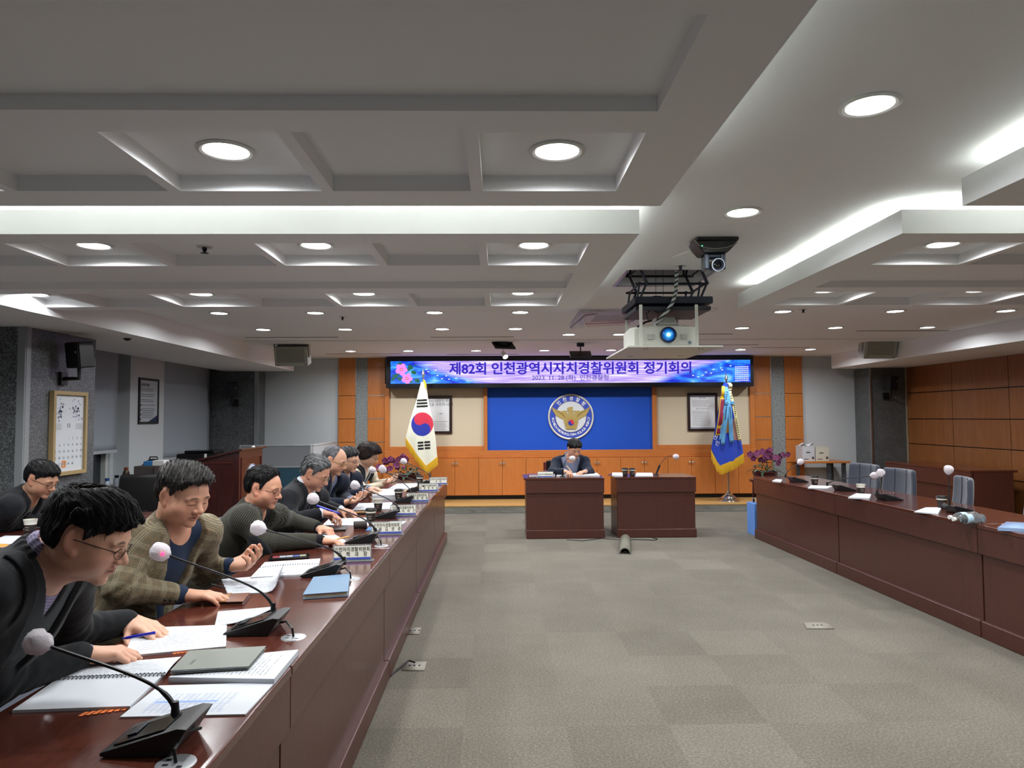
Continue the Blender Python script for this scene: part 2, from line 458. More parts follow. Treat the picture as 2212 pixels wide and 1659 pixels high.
for k, x in enumerate((2.39, 3.545, 4.70)):
    downlight(x, 3.72, ZR, 'round downlight in the front row of the second right ceiling panel, %s from the aisle' % ORD[k], grp=G)
for k, x in enumerate((2.41, 3.54, 4.68)):
    downlight(x, 5.12, ZR, 'round downlight in the far row of the second right ceiling panel, %s from the aisle' % ORD[k], grp=G)
for k, x in enumerate((2.39, 3.5)):
    downlight(x, 2.40, ZR, 'round downlight in the nearest right ceiling panel, %s from the aisle' % ORD[k], grp=G)
for k, yy in enumerate((1.06, 2.30, 3.54)):
    if k: downlight(1.247, yy, CEIL, ['', 'largest round downlight on the bare aisle ceiling, nearest the viewer', 'round downlight on the aisle ceiling just before the dome camera'][k], grp=G)
    else: downlight(1.247, yy, CEIL, 'round downlight on the bare aisle ceiling, behind the frame edge', grp=G)
far_rows = [(6.95, [-2.74, -1.80, -.63, .215, 1.25, 2.83, 3.96, 5.08], 'first row beyond the floating panels'),
            (8.25, [-2.74, -1.79, -.66, .197, 2.87, 3.98, 5.08], 'second row beyond the floating panels'),
            (8.85, [.883, 1.521], 'short row just past the projector'),
            (10.95, [-2.29, -1.40, -.35, .71, 1.75, 3.78, 4.88], 'row nearest the banner')]
for yy, xs, nm in far_rows:
    for k, x in enumerate(xs):
        downlight(x, yy, CEIL, 'round ceiling downlight, %s from the left in the %s' % (ORD[k], nm), grp=G, watts=LAMP_W*(1.9 if yy > 10 else 1.15))
# cove tubes lying in the trough on top of the floating panels
m_tube = mat('cove_tube', 'ffffff', .4, emit='f8fbee', es=TUBE_E)
def tubes(ax, a, b, c, z=ZB+.088, grp='fluorescent cove tubes on the floating panels', label=''):
    n = max(1, int(round(abs(b-a)/1.2))); L = (b-a)/n
    for i in range(n):
        p, q = a+i*L+.02, a+(i+1)*L-.02
        P, Q = ((p, c, z), (q, c, z)) if ax == 'x' else ((c, p, z), (c, q, z))
        t = thing('cove_tube_light', label+', %s tube along' % ORD[i], 'cove light', ((P[0]+Q[0])/2, (P[1]+Q[1])/2, z), group=grp)
        MB().cyl(P, Q, .013, n=8).build('tube', m_tube, t, world=True)
        MB().cyl(P, [P[j]+(Q[j]-P[j])*.02 for j in range(3)], .0135, n=8).cyl([Q[j]+(P[j]-Q[j])*.02 for j in range(3)], Q, .0135, n=8).build('end_cap', m_steel, t, world=True)
tubes('y', P2[0]+.1, P2[1]-.1, mir(XR)+.06, label='white cove tube on the aisle side of the far right floating panel')
tubes('y', P1[0]+.1, P1[1]-.1, mir(XR)+.06, label='white cove tube on the aisle side of the near right floating panel')
tubes('x', mir(XR)+.12, mir(XL)-.1, P2[0]+.06, label='white cove tube on the front edge of the far right floating panel')
tubes('x', XL+.1, XR-.12, P2[0]+.06, label='white cove tube on the front edge of the far left floating panel')
tubes('x', XL+.1, XR-.12, P1[1]-.06, z=2.512, label='white cove tube on the far edge of the near left floating panel')
tubes('x', mir(XR)+.12, mir(XL)-.1, P1[1]-.06, z=2.512, label='white cove tube on the far edge of the near right floating panel')
tubes('y', P2[0]+.1, P2[1]-.1, XR-.06, label='white cove tube on the aisle side of the far left floating panel')
tubes('y', P1[0]+.1, P1[1]-.1, XR-.06, label='white cove tube added for ambient light on the aisle side of the near left floating panel')  # extra tubes, added to raise the ambient light on the ceiling
# ------------------------------------------------------------------ front wall joinery
m_beige = mat('beige_fabric_panel', 'c9bda4', .85)
m_blue = mat('blue_backdrop', '0c4cbc', .7)
m_alu = mat('aluminium_strip', 'c9c6bc', .3, metal=.9)
YF = Y1
# pilasters: two veneer strips with a granite strip between them
for sd, xs in (('left', (-2.765, -2.465, -2.262, -1.965)), ('right', (4.445, 4.745, 4.985, 5.30))):
    mb = MB()
    for a, b in ((xs[0], xs[1]), (xs[2], xs[3])):
        for z0, z1 in ((PZ, .70), (.705, 1.10), (1.105, 1.50), (1.505, 1.90), (1.905, CEIL-.002)):
            mb.box(a, b-.002, YF-.06, YF, z0, z1-.004)
    struct('trim_pilaster_'+sd, mb, m_orange, smooth=False)
    struct('trim_pilaster_granite_'+sd, MB().box(xs[1], xs[2]-.002, YF-.05, YF, PZ, CEIL-.002), m_granite_l, smooth=False)
    mb = MB()
    a, b = (xs[2], xs[3]) if sd == 'left' else (xs[0], xs[1])
    for z in (1.10, 1.50, 1.90): mb.box(a+.01, b-.01, YF-.065, YF-.058, z-.006, z+.006)
    mb.box(xs[1]-.008, xs[1]+.002, YF-.066, YF-.04, PZ, CEIL-.002)
    struct('trim_pilaster_strips_'+sd, mb, m_alu, smooth=False)
mb = MB()
for a, b in ((-1.963, -1.885), (-.265, -.20), (2.655, 2.73), (4.36, 4.443)): mb.box(a, b, YF-.10, YF, .80, 2.10)
struct('trim_posts', mb, m_orange, smooth=False, bevel=.004)
mb = MB().box(-1.963, 4.443, YF-.12, YF, .818, .945)
for a, b in ((-1.885, -.265), (2.73, 4.36)): mb.box(a, b, YF-.085, YF, .945, 1.02)
struct('trim_ledge', mb, m_orangeh, smooth=False, bevel=.004)
struct('wall_panel_beige', MB().box(-1.885, -.265, YF-.045, YF, 1.02, 2.12), m_beige, smooth=False)
struct('wall_panel_beige', MB().box(2.73, 4.36, YF-.045, YF, 1.02, 2.12), m_beige, smooth=False)
t = thing('backdrop_panel', 'plain bright blue backdrop board behind the head desks', 'backdrop panel', (1.225, YF-.05, .945))
MB().box(-.20, 2.655, YF-.05, YF-.002, .945, 2.12).build('board', m_blue, t, world=True, smooth=False)
t = thing('screen_housing', 'long white roll-up screen housing under the banner display', 'screen housing', (1.22, YF-.12, 2.05))
MB().box(-.19, 2.64, YF-.14, YF-.051, 2.035, 2.095).build('case', mat('housing_grey', 'a9acb2', .35, metal=.3), t, world=True, bevel=.008)
MB().box(-.18, 2.63, YF-.15, YF-.139, 2.058, 2.064).build('slot', m_black, t, world=True)
# cabinets
m_knob = mat('steel_knob', 'dcdcd8', .15, metal=.8)
cabs = []
cproto = thing('base_cabinet', 'x', 'cabinet', (0, 0, 0))
w_ = .8045
MB().box(-w_/2+.002, w_/2-.002, -.075, .12, PZ+.07, .815).build('body', m_orange, cproto, smooth=False)
for s_ in (-1, 1):
    d = MB().box(min(s_*.0025, s_*(w_/2-.003)), max(s_*.0025, s_*(w_/2-.003)), -.095, -.077, PZ+.075, .81).build('door', m_orange, cproto, bevel=.002)
    kb = MB(); kb.M = Matrix.Translation((s_*.028, -.095, .735)) @ Matrix.Rotation(pi/2, 4, 'X')
    kb.lathe([(.006, 0), (.006, .012), (.016, .018), (.018, .026), (.012, .032), (0.001, .033)], 14)
    kb.build('knob', m_knob, d)
names = ['leftmost cherry base cabinet, behind the left flag', 'second cherry base cabinet from the left end', 'third cherry base cabinet from the left end, left of the chairman',
         'cherry base cabinet directly behind the seated chairman', 'cherry base cabinet behind the gap between the two head desks', 'cherry base cabinet behind the unoccupied head desk',
         'cherry base cabinet left of the chrome flag base', 'rightmost cherry base cabinet, next to the right orchid']
for k in range(8):
    o = cproto if k == 0 else dup(cproto)
    o.location = (-.75+(k-1)*.8045, YF-.17, 0); o['label'] = names[k]; o['group'] = 'cherry base cabinets along the front wall'
struct('trim_plinth', MB().box(-1.96, 4.443, YF-.15, YF, PZ, PZ+.068), m_black, smooth=False)
# ------------------------------------------------------------------ LED banner
t = thing('led_banner_display', 'long black framed display with lavender and blue banner across the front wall', 'display', (1.22, 12.0, 2.0))
SX0, SX1, SZ0, SZ1 = -1.825, 4.285, 2.088, 2.468
YB = 11.95
mb = MB().box(-1.90, 4.335, YB+.012, YF-.05, 2.015, 2.535)
mb.box(-1.90, 4.335, YB-.012, YB+.012, 2.015, SZ0).box(-1.90, 4.335, YB-.012, YB+.012, SZ1, 2.535).box(-1.90, SX0, YB-.012, YB+.012, SZ0, SZ1).box(SX1, 4.335, YB-.012, YB+.012, SZ0, SZ1)
mb.build('housing', mat('display_black', '0e1018', .3), t, world=True, bevel=.003)
ms = mat('led_screen', '000000', .5)
co = ms.coord('Object'); X = ms.sep(co)
SW = SX1-SX0
u = ms.math('DIVIDE', ms.math('SUBTRACT', X[0], SX0-1.22), SW)
v = ms.math('DIVIDE', ms.math('SUBTRACT', SZ1-2.0, X[2]), SZ1-SZ0)
v = ms.math('MAXIMUM', v, 0.)
bl = ms.math('ADD', ms.math('MULTIPLY', ms.math('POWER', v, 1.5), .17), .085)
br = ms.math('SUBTRACT', .935, ms.math('MULTIPLY', ms.math('POWER', v, .7), .2))
strk = ms.noise(ms.coord('Object', (1.2, 1, 40)), 1.5, 3)
base = ms.ramp(strk, [(.38, '9a80ee'), (.5, 'c3abff'), (.6, 'dccaff'), (.66, 'fbf4ff')])
wav = ms.noise(ms.coord('Object', (2, 1, 6)), 1.6, 3, .5, .6)
blue = ms.ramp(wav, [(.34, '1428c8'), (.48, '1b63e8'), (.6, '3a9cf4'), (.72, '8fd0ff')])
def edge(a, b, sgn):
    d = ms.math('MULTIPLY', ms.math('SUBTRACT', a, b), sgn*18); x = ms.n('ShaderNodeClamp'); ms.l(ms.math('ADD', d, .5), x.inputs[0]); return x.outputs[0]
f1 = ms.math('ADD', edge(bl, u, 1), edge(u, br, 1))
f1c = ms.n('ShaderNodeClamp'); ms.l(f1, f1c.inputs[0])
dotg = ms.n('ShaderNodeTexWave', wave_type='BANDS'); ms.l(ms.coord('Object', (1, 1, 1)), dotg.inputs[0]); dotg.inputs['Scale'].default_value = 18
colr = ms.mix(f1c.outputs[0], base, blue)
colr = ms.mix(.22, colr, dotg.outputs[0], 'MULTIPLY')
ms.l(colr, ms.b.inputs['Emission Color']); ms.b.inputs['Emission Strength'].default_value = 1.0
MB().box(SX0, SX1, YB, YB+.011, SZ0, SZ1).build('screen', ms, t, world=True, smooth=False)
def em(name, c, s=1.): return mat(name, '000000', .6, emit=c, es=s)
MF = lambda x, z, y=YB-.003: frame4((x, y, z), (1, 0, 0), (0, 0, 1))
def bpx(px, py): p = ony(px, py, YB); return p.x, p.z
mb = MB(); x_, z_ = bpx(1232.5, 797.2)
for dx_, dz_ in ((0, 0), (.005, 0), (-.005, 0), (0, .0035), (0, -.0035)):
    add_text(mb, '제82회 인천광역시자치경찰위원회 정기회의', MF(x_+dx_, z_+dz_, YB-.0035-abs(dx_)*.02-dz_*.02), size=.222, offset=.002, spacing=.985)
w0 = max(v_[0] for v_ in mb.v)-min(v_[0] for v_ in mb.v); c0 = (max(v_[0] for v_ in mb.v)+min(v_[0] for v_ in mb.v))/2
sc_ = (bpx(1494, 797)[0]-bpx(971, 797)[0])/w0
mb.v = [((a-c0)*sc_+x_, b, c) for a, b, c in mb.v]
mb.build('banner_title', em('led_text_blue', '3326a8'), t, world=True, smooth=False)
mb2 = MB(); mb2.v = [((a-x_)*1.0+x_, YB-.0022, (c-z_)*1.07+z_) for a, b, c in mb.v]; mb2.f = mb.f[:]; mb2.mi = mb.mi[:]
mb = MB(); x_, z_ = bpx(1232.5, 816.5)
add_text(mb, '2023. 11. 28.(화)  인천경찰청', MF(x_, z_), size=.103, offset=.001)
w0 = max(v_[0] for v_ in mb.v)-min(v_[0] for v_ in mb.v)
sc_ = (bpx(1315, 817)[0]-bpx(1150, 817)[0])/w0
mb.v = [((a-x_)*sc_+x_, b, c) for a, b, c in mb.v]
mb.build('banner_date', em('led_text_dark', '41308c'), t, world=True, smooth=False)
# picture left end: green leaves and two pink blossoms; right end: an office building
mb = MB(); r_ = random.Random(3)
for k in range(26):
    x_, z_ = bpx(r_.uniform(846, 905)-(0), r_.uniform(785, 828)); rr = r_.uniform(.015, .045)
    if x_ < SX0+rr or z_ > SZ1-rr or z_ < SZ0+rr: continue
    mb.poly([(x_+rr*cos(a), YB-.0012, z_+rr*.8*sin(a)) for a in [2*pi*i/8 for i in range(8)]])
mb.build('leaf_pattern', em('led_green', '23604e'), t, world=True, smooth=False)
for (px, py, R_) in ((867, 798, .105), (879, 817.5, .095)):
    x_, z_ = bpx(px, py)
    pts = []
    for k in range(60):
        a = 2*pi*k/60; rr = R_*(.72+.28*abs(cos(2.5*a+.4)))
        pts.append((x_+rr*cos(a), YB-.0024, min(max(z_+rr*sin(a), SZ0), SZ1)))
    mb = MB(); mb.add(pts+[(x_, YB-.0024, z_)], [(k, (k+1) % 60, 60) for k in range(60)])
    fl_ = mb.build('blossom', em('led_pink', 'e884dc'), t, world=True, smooth=False)
    MB().poly([(x_+.026*cos(a), YB-.003, z_+.026*sin(a)) for a in [2*pi*i/10 for i in range(10)]]).build('blossom_eye', em('led_red', 'c03068'), fl_, world=True, smooth=False)
    MB().poly([(x_+.012*cos(a), YB-.0035, z_+.012*sin(a)) for a in [2*pi*i/8 for i in range(8)]]).build('blossom_heart', em('led_cream', 'fff4e0'), fl_, world=True, smooth=False)
mb = MB()
bx0, bz0 = bpx(1588, 824); bx1, bz1 = bpx(1617, 786)
for i in range(8):
    for j in range(8):
        mb.box(bx0+(bx1-bx0)*(i+.1)/8, bx0+(bx1-bx0)*(i+.8)/8, YB-.002, YB-.001, bz0+(bz1-bz0)*(j+.15+(.02*i))/9, bz0+(bz1-bz0)*(j+.75+.02*i)/9)
mb.build('building_picture', em('led_building', 'c9cdf6'), t, world=True, smooth=False)
mb = MB()
for px, py in ((921, 798), (925, 803), (941, 800), (945, 811), (955, 818), (964, 812), (970, 819), (985, 817), (1497, 811), (1518, 810), (1525, 804), (1536, 806), (1541, 798), (1557, 795), (1560, 799), (1578, 790), (1508, 814)):
    x_, z_ = bpx(px, py); mb.poly([(x_-.02, YB-.0022, z_), (x_, YB-.0022, z_-.009), (x_+.02, YB-.0022, z_+.004), (x_, YB-.0022, z_+.008)])
mb.build('sparkle_pattern', em('led_white', 'eef4ff', 1.2), t, world=True, smooth=False)
# ------------------------------------------------------------------ emblem
EX, EY, EZ, ER = 1.243, YF-.055, 1.516, .396
t = thing('police_agency_emblem', 'round white and blue agency emblem with golden eagle on the blue backdrop', 'emblem', (EX, EY, EZ))
def disc(mb, r0, r1, y, n=72):
    for k in range(n):
        a, b = 2*pi*k/n, 2*pi*(k+1)/n
        mb.add([(EX+r0*cos(a), y, EZ+r0*sin(a)), (EX+r1*cos(a), y, EZ+r1*sin(a)), (EX+r1*cos(b), y, EZ+r1*sin(b)), (EX+r0*cos(b), y, EZ+r0*sin(b))], [(0, 1, 2, 3)])
mb = MB(); mb.M = Matrix.Translation((EX, EY, EZ)) @ Matrix.Rotation(pi/2, 4, 'X')
mb.lathe([(ER*.93, -.0), (ER*.93, .024), (ER*.97, .03), (ER, .024), (ER, 0)], 72, False); mb.build('outer_ring', mat('emblem_silver', 'd2d2cc', .3, metal=.2), t, world=True)
mb = MB(); mb.M = Matrix.Translation((EX, EY, EZ)) @ Matrix.Rotation(pi/2, 4, 'X')
mb.lathe([(0.001, .018), (ER*.935, .018)], 72, False); mb.build('blue_band', mat('emblem_blue', '2f4cb8', .5), t, world=True)
mb = MB(); mb.M = Matrix.Translation((EX, EY-.002, EZ)) @ Matrix.Rotation(pi/2, 4, 'X')
mb.lathe([(0.001, .019), (ER*.665, .019)], 72, False); mb.build('white_disc', mat('emblem_white', 'cfd4d8', .5), t, world=True)
mb = MB(); mb.M = Matrix.Translation((EX, EY-.002, EZ)) @ Matrix.Rotation(pi/2, 4, 'X')
for r_ in (.672, .92): mb.lathe([(ER*r_, .018), (ER*r_, .022), (ER*(r_+.01), .022), (ER*(r_+.01), .018)], 72, False)
m_gold = mat('emblem_gold', 'b79f5e', .4, metal=.25); m_goldd = mat('emblem_dark_gold', '8b7236', .5)
mb.build('gold_line', m_goldd, t, world=True)
mb = MB()
def arc_text(s, r, a0, a1, size, inward):
    n = len(s)
    for k, ch in enumerate(s):
        if ch == ' ': continue
        a = rad(a0+(a1-a0)*k/(n-1)); c_, s_ = cos(a), sin(a)
        up = (c_, 0, s_) if not inward else (-c_, 0, -s_)
        axx = (s_, 0, -c_) if not inward else (-s_, 0, c_)
        add_text(mb, ch, frame4((EX+r*c_, EY-.0215, EZ+r*s_), axx, up), size=size, offset=.0012)
arc_text('인천경찰청', ER*.785, 131, 46, .078, False)
arc_text('INCHEON METROPOLITAN POLICE AGENCY', ER*.79, 184, 356, .056, True)
mb.build('emblem_lettering', mat('emblem_letters', 'eef0ee', .5), t, world=True, smooth=False)
K_ = ER/655
def E2(x, y): return (EX+(x-1000)*K_, EZ-(y-840)*K_)
def mirx(P): return [(2000-x, y) for x, y in P][::-1]
wing = [(455, 558), (520, 600), (620, 650), (740, 685), (765, 668), (930, 668), (935, 690), (850, 708), (915, 745), (935, 850), (880, 930), (800, 925), (700, 880), (590, 820), (540, 760), (480, 660)]
def flat(poly, y0, y1):
    mb = MB(); mb.prism([(E2(*p)[0], E2(*p)[1]) for p in poly], abs(y1-y0), (0, y0, 0), (1, 0, 0), (0, 0, 1), (0, -1, 0)); return mb
for P in (wing, mirx(wing)): flat(P, EY-.02, EY-.03).build('wing', m_gold, t, world=True, smooth=False)
flat([(950, 850), (925, 730), (940, 672), (935, 655), (905, 640), (890, 612), (893, 590), (925, 578), (960, 562), (1064, 556), (1045, 590), (1050, 650), (1062, 672), (1078, 730), (1050, 850)], EY-.02, EY-.034).build('eagle_head', m_gold, t, world=True, smooth=False)
fan = [(800, 925)]+[(1000+215*sin(rad(a))*(1+.03*cos(a)), 1000-190*cos(rad(a))) for a in range(-60, 61, 10)]+[(1200, 925), (1212, 960), (1150, 1182), (1100, 1200), (1000, 1185), (900, 1200), (855, 1182), (790, 960)]
flat(fan, EY-.02, EY-.038).build('flower_shield', m_gold, t, world=True, smooth=False)
mb = MB()
for k in range(18):
    a = 2*pi*k/18+.17
    p, q = (1000+95*sin(a), 1010-95*cos(a)), (1000+178*sin(a), 1012-178*cos(a))
    (ax_, az_), (bx_, bz_) = E2(*p), E2(*q); mb.cyl((ax_, EY-.0385, az_), (bx_, EY-.0385, bz_), .0018, n=5)
for s_ in (1, -1):
    for k in range(6):
        p = (1000-s_*(530-k*58), 600+k*36); q = (1000-s_*(200-k*14), 760+k*30)
        (ax_, az_), (bx_, bz_) = E2(*p), E2(*q); mb.cyl((ax_, EY-.031, az_), (bx_, EY-.031, bz_), .0016, n=5)
mb.build('feather_line', m_goldd, t, world=True)
def taegeuk_halves(mb_r, mb_b, P, r, tilt=0, n=24):
    """P(a,b) maps unit-disc coords to points"""
    c_, s_ = cos(tilt), sin(tilt)
    Q = lambda a, b: P((a*c_-b*s_)*r, (a*s_+b*c_)*r)
    top = [(cos(pi*k/n), sin(pi*k/n)) for k in range(n+1)]
    S = [(-.5+.5*cos(pi-pi*k/n)*1, .5*sin(pi*k/n)*1) for k in range(n+1)]   # bulge up on the left
    S2 = [(.5-.5*cos(pi*k/n), -.5*sin(pi*k/n)) for k in range(1, n+1)]
    cur = S+S2
    mb_r.poly([Q(*p) for p in top]+[Q(*p) for p in cur[1:-1]])
    bot = [(cos(pi*k/n), -sin(pi*k/n)) for k in range(n+1)]
    mb_b.poly([Q(*p) for p in cur[::-1]][:-1]+[Q(*p) for p in bot[::-1]][:-1])
mr, mbb = MB(), MB(); cx_, cz_ = E2(1000, 1010)
taegeuk_halves(mr, mbb, lambda a, b: (cx_+a, EY-.0405, cz_+b), 84*K_)
m_red = mat('flag_red', 'c22a44', .7); m_fblue = mat('flag_blue', '24309a', .7)
mr.build('red_half', m_red, t, world=True, smooth=False); mbb.build('blue_half', m_fblue, t, world=True, smooth=False)
# ------------------------------------------------------------------ framed documents
m_frame = mat('dark_frame_wood', '2a1a18', .35); m_paper = mat('paper_white', 'dfe1e4', .75)
m_ink = mat('printed_ink', '3a3c42', .8); m_inkb = mat('black_ink', '121214', .7)
def lines(mb, x0, x1, z0, z1, n, y, h=.004, ragged=.3, seed=1, words=True):
    r = random.Random(seed)
    for k in range(n):
        z = z1-(z1-z0)*(k+.5)/n; xe = x1-(x1-x0)*r.random()*ragged
        if not words: mb.box(x0, xe, y-.0006, y, z-h/2, z+h/2); continue
        x = x0
        while x < xe:
            w = r.uniform(.012, .04); mb.box(x, min(x+w, xe), y-.0006, y, z-h/2, z+h/2); x += w+.006
def wallframe(name, label, cat, c0, c1, yf):
    (xa, za), (xb, zb_) = c0, c1
    t = thing(name, label, cat, ((xa+xb)/2, yf, (za+zb_)/2))
    f = .045
    MB().box(xa, xb, yf-.025, yf, zb_-f, zb_).box(xa, xb, yf-.025, yf, za, za+f).box(xa, xa+f, yf-.025, yf, za+f, zb_-f).box(xb-f, xb, yf-.025, yf, za+f, zb_-f).build('frame', m_frame, t, world=True, bevel=.004)
    MB().box(xa+f-.003, xb-f+.003, yf-.012, yf, za+f-.003, zb_-f+.003).build('sheet', m_paper, t, world=True, smooth=False)
    return t
yf = YF-.047
t = wallframe('framed_calligraphy', 'dark framed calligraphy sheet partly hidden by the national flag', 'framed document', (-1.42, 1.235), (-.81, 1.885), yf)
mb = MB()
add_text(mb, '다시 대한민국!', frame4((-1.05, yf-.0125, 1.80), (1, 0, .02), (0, 0, 1)), size=.062)
add_text(mb, '새로운 국민의 나라', frame4((-1.04, yf-.0125, 1.735), (1, 0, .02), (0, 0, 1)), size=.062)
add_text(mb, '— ● ● —', frame4((-1.0, yf-.0125, 1.58), (1, 0, 0), (0, 0, 1)), size=.02)
mb.build('brush_lettering', m_inkb, t, world=True, smooth=False)
mb = MB(); lines(mb, -1.30, -.875, 1.29, 1.46, 6, yf-.0125, .006, .2); mb.build('printed_lines', m_ink, t, world=True, smooth=False)
t = wallframe('framed_charter', 'dark framed printed charter on the beige panel left of the blue flag', 'framed document', (3.275, 1.255), (3.80, 1.915), yf)
mb = MB(); add_text(mb, '경찰 헌장', frame4((3.535, yf-.0125, 1.83), (1, 0, 0), (0, 0, 1)), size=.03)
add_text(mb, '경찰의 직무윤리강령', frame4((3.535, yf-.0125, 1.64), (1, 0, 0), (0, 0, 1)), size=.026)
lines(mb, 3.36, 3.71, 1.67, 1.79, 6, yf-.0125, .004, .3, 5); lines(mb, 3.36, 3.71, 1.34, 1.61, 15, yf-.0125, .004, .2, 6)
mb.build('printed_lines', m_ink, t, world=True, smooth=False)
MB().box(3.32, 3.745, yf-.0128, yf-.0121, 1.845, 1.858).box(3.32, 3.745, yf-.0128, yf-.0121, 1.31, 1.318).build('navy_border', mat('navy_print', '1f2c4e', .7), t, world=True)
# ------------------------------------------------------------------ flags
m_cloth = mat('flag_white_cloth', 'dcdccb', .8, sheen=.2); m_bluecl = mat('flag_blue_cloth', '1c3fb4', .8, sheen=.2)
m_fringe = mat('gold_fringe', 'd8ac28', .6); m_blackcl = mat('flag_black_cloth', '15151a', .8)
def flagstand(base, ztop, name, label, finial, dx=0):
    x, y, z = base
    t = thing(name, label, 'flag', base)
    mb = MB(); mb.M = Matrix.Translation(base)
    mb.lathe([(.175, 0), (.18, .012), (.165, .03), (.12, .045), (.125, .055), (.11, .075), (.075, .10), (.06, .115), (.065, .125), (.035, .145), (.03, .165)], 36); mb.build('stand_base', m_chrome, t, world=True)
    MB().cyl((x, y, z+.16), (x+dx, y, ztop), .014, .012, 12).build('pole', m_chrome if finial else m_steel, t, world=True)
    mb = MB(); mb.M = Matrix.Translation((x+dx, y, ztop))
    mb.lathe([(.008, 0), (.02, .02), (.012, .035), (.028, .06), (.018, .10), (.001, .16)], 14); mb.build('finial', m_chrome if finial else m_alu, t, world=True)
    return t
def interp(xs, ys, x): return float(np.interp(x, xs, ys))
def drape(t, Z2W, rows, bot, top, matfn, mats, name, nu=96, nv=120, depth=.10, folds=3, base_y=0, ph=0.):
    ys_, xl, xr = zip(*rows); bu, by = zip(*bot)
    for side in (-1, 1):
        if side == 1 and False: continue
        vs = []; fs = []; mi = []
        for j in range(nv+1):
            for i in range(nu+1):
                u = i/nu; v = j/nv; y = top+v*(interp(bu, by, u)-top)
                x = interp(ys_, xl, y)+(interp(ys_, xr, y)-interp(ys_, xl, y))*u
                p = Z2W(x, y)
                d = sin(pi*u)**.6*(.02+depth*v**.8)
                f = .014*v*sin(folds*2*pi*u+ph)*sin(pi*u)
                vs.append((p.x, p.y+side*d*.8+f, p.z))
                if i < nu and j < nv:
                    a = j*(nu+1)+i; fs.append((a, a+nu+1, a+nu+2, a+1) if side < 0 else (a, a+1, a+nu+2, a+nu+1))
                    mi.append(matfn((x), y) if side < 0 else 0)
        mb = MB(); mb.v = [tuple(v) for v in vs]; mb.f = fs; mb.mi = mi
        mb.build(name if side < 0 else 'back_fold', mats, t, world=True, ang=0)
def fringe(t, Z2W, rows, bot, length, depth, n=110):
    ys_, xl, xr = zip(*rows); bu, by = zip(*bot); mb = MB(); r = random.Random(5)
    for k in range(n+1):
        u = k/n; y = interp(bu, by, u); x = interp(ys_, xl, y)+(interp(ys_, xr, y)-interp(ys_, xl, y))*u
        p = Z2W(x, y-6); q = Z2W(x+r.uniform(-4, 4)+5, y+length*r.uniform(.86, 1.05))
        d = sin(pi*u)**.6*(.02+depth)*.8
        mb.tube([(p.x, p.y-d-.004, p.z), ((p.x+q.x)/2, p.y-d-.008, (p.z+q.z)/2), (q.x, p.y-d*.98+r.uniform(-.006, .006), q.z)], [.006, .0055, .004], 5)
    mb.build('gold_fringe', m_fringe, t, world=True)
YK = 11.55
Z1w = lambda x, y: ony(860+x*.1627, 790+y*.1627, YK)
t = flagstand((-1.11, YK+.02, PZ), ony(914, 816, YK).z, 'national_flag', 'white national flag with red and blue circle on a silver pole', False, dx=-.125)
def kpat(x, y):
    dx, dy = x-322, -(y-773)
    if dx*dx/(145**2)+dy*dy/(157**2) < 1:
        a, b = dx/145, dy/157
        tl = rad(-60); a, b = a*cos(tl)+b*sin(tl)*1, -a*sin(tl)+b*cos(tl)
        # red above the S curve
        if a < 0: red = b > -0.0 and not ((a+.5)**2+b*b < .25) or False
        else: red = b > 0 or ((a-.5)**2+b*b < .25)
        # bulge of red on the upper-left, blue on the lower-right
        red = (b > 0)
        if (a+.5)**2+b*b < .25: red = True
        if (a-.5)**2+b*b < .25: red = False
        return 1 if red else 2
    for (cx, cy, w, gap) in ((319, 497, 74, 0), (346, 1054, 82, 1)):
        sl = -.045 if gap == 0 else -.055
        yy = y-(x-cx)*sl; xx = x-(yy-cy)*(.03 if gap == 0 else .055)
        for k in (-1, 0, 1):
            if abs(yy-(cy+k*40)) < 14 and abs(xx-cx) < w-(4*(1-k) if not gap else 0):
                if gap and abs(xx-cx) < 6: continue
                return 3
    return 0
rowsK = [(200, 318, 352), (230, 302, 372), (450, 245, 400), (700, 165, 455), (940, 103, 495), (1000, 100, 502), (1330, 100, 530), (1500, 100, 530)]
botK = [(0, 962), (.3, 1130), (.62, 1325), (.66, 1328), (1, 1215)]
drape(t, Z1w, rowsK, botK, 215, kpat, [m_cloth, m_red, m_fblue, m_blackcl], 'flag_cloth', 150, 190, .05, 2)
fringe(t, Z1w, rowsK, botK, 108, .05)
mb = MB(); p = Z1w(345, 190); q = Z1w(362, 300)
for k in range(7): mb.tube([(p.x+k*.004-.012, p.y-.03, p.z), (p.x+.01+k*.004, p.y-.045, (p.z+q.z)/2), (q.x+k*.003, p.y-.045, q.z)], .006, 6)
mb.build('gold_cord', m_fringe, t, world=True)
Z2w = lambda x, y: ony(1520+x*.1748, 810+y*.1748, 11.55)
t = flagstand((3.745, 11.57, PZ), ony(1565.5, 826, 11.55).z, 'agency_flag', 'deep blue flag with gold fringe and ribbons on a chrome stand', True)
m_goldem = mat('gold_embroidery', 'c08a3a', .5)
def ppat(x, y):
    if 325 < x < 460 and 540 < y < 800 and y > 480+(x-300)*.3 and (x+y*1.7) % 37 < 25: return 1
    if 250 < x < 300 and 560 < y < 712: return 1
    return 0
rowsP = [(85, 258, 285), (150, 222, 310), (400, 185, 372), (730, 128, 450), (880, 97, 478), (960, 90, 490), (1300, 88, 498)]
botP = [(0, 935), (.15, 1070), (.25, 1122), (.6, 1065), (1, 975)]
drape(t, Z2w, rowsP, botP, 95, ppat, [m_bluecl, m_goldem], 'flag_cloth', 120, 150, .06, 2.5, ph=1)
fringe(t, Z2w, rowsP, botP, 112, .06)
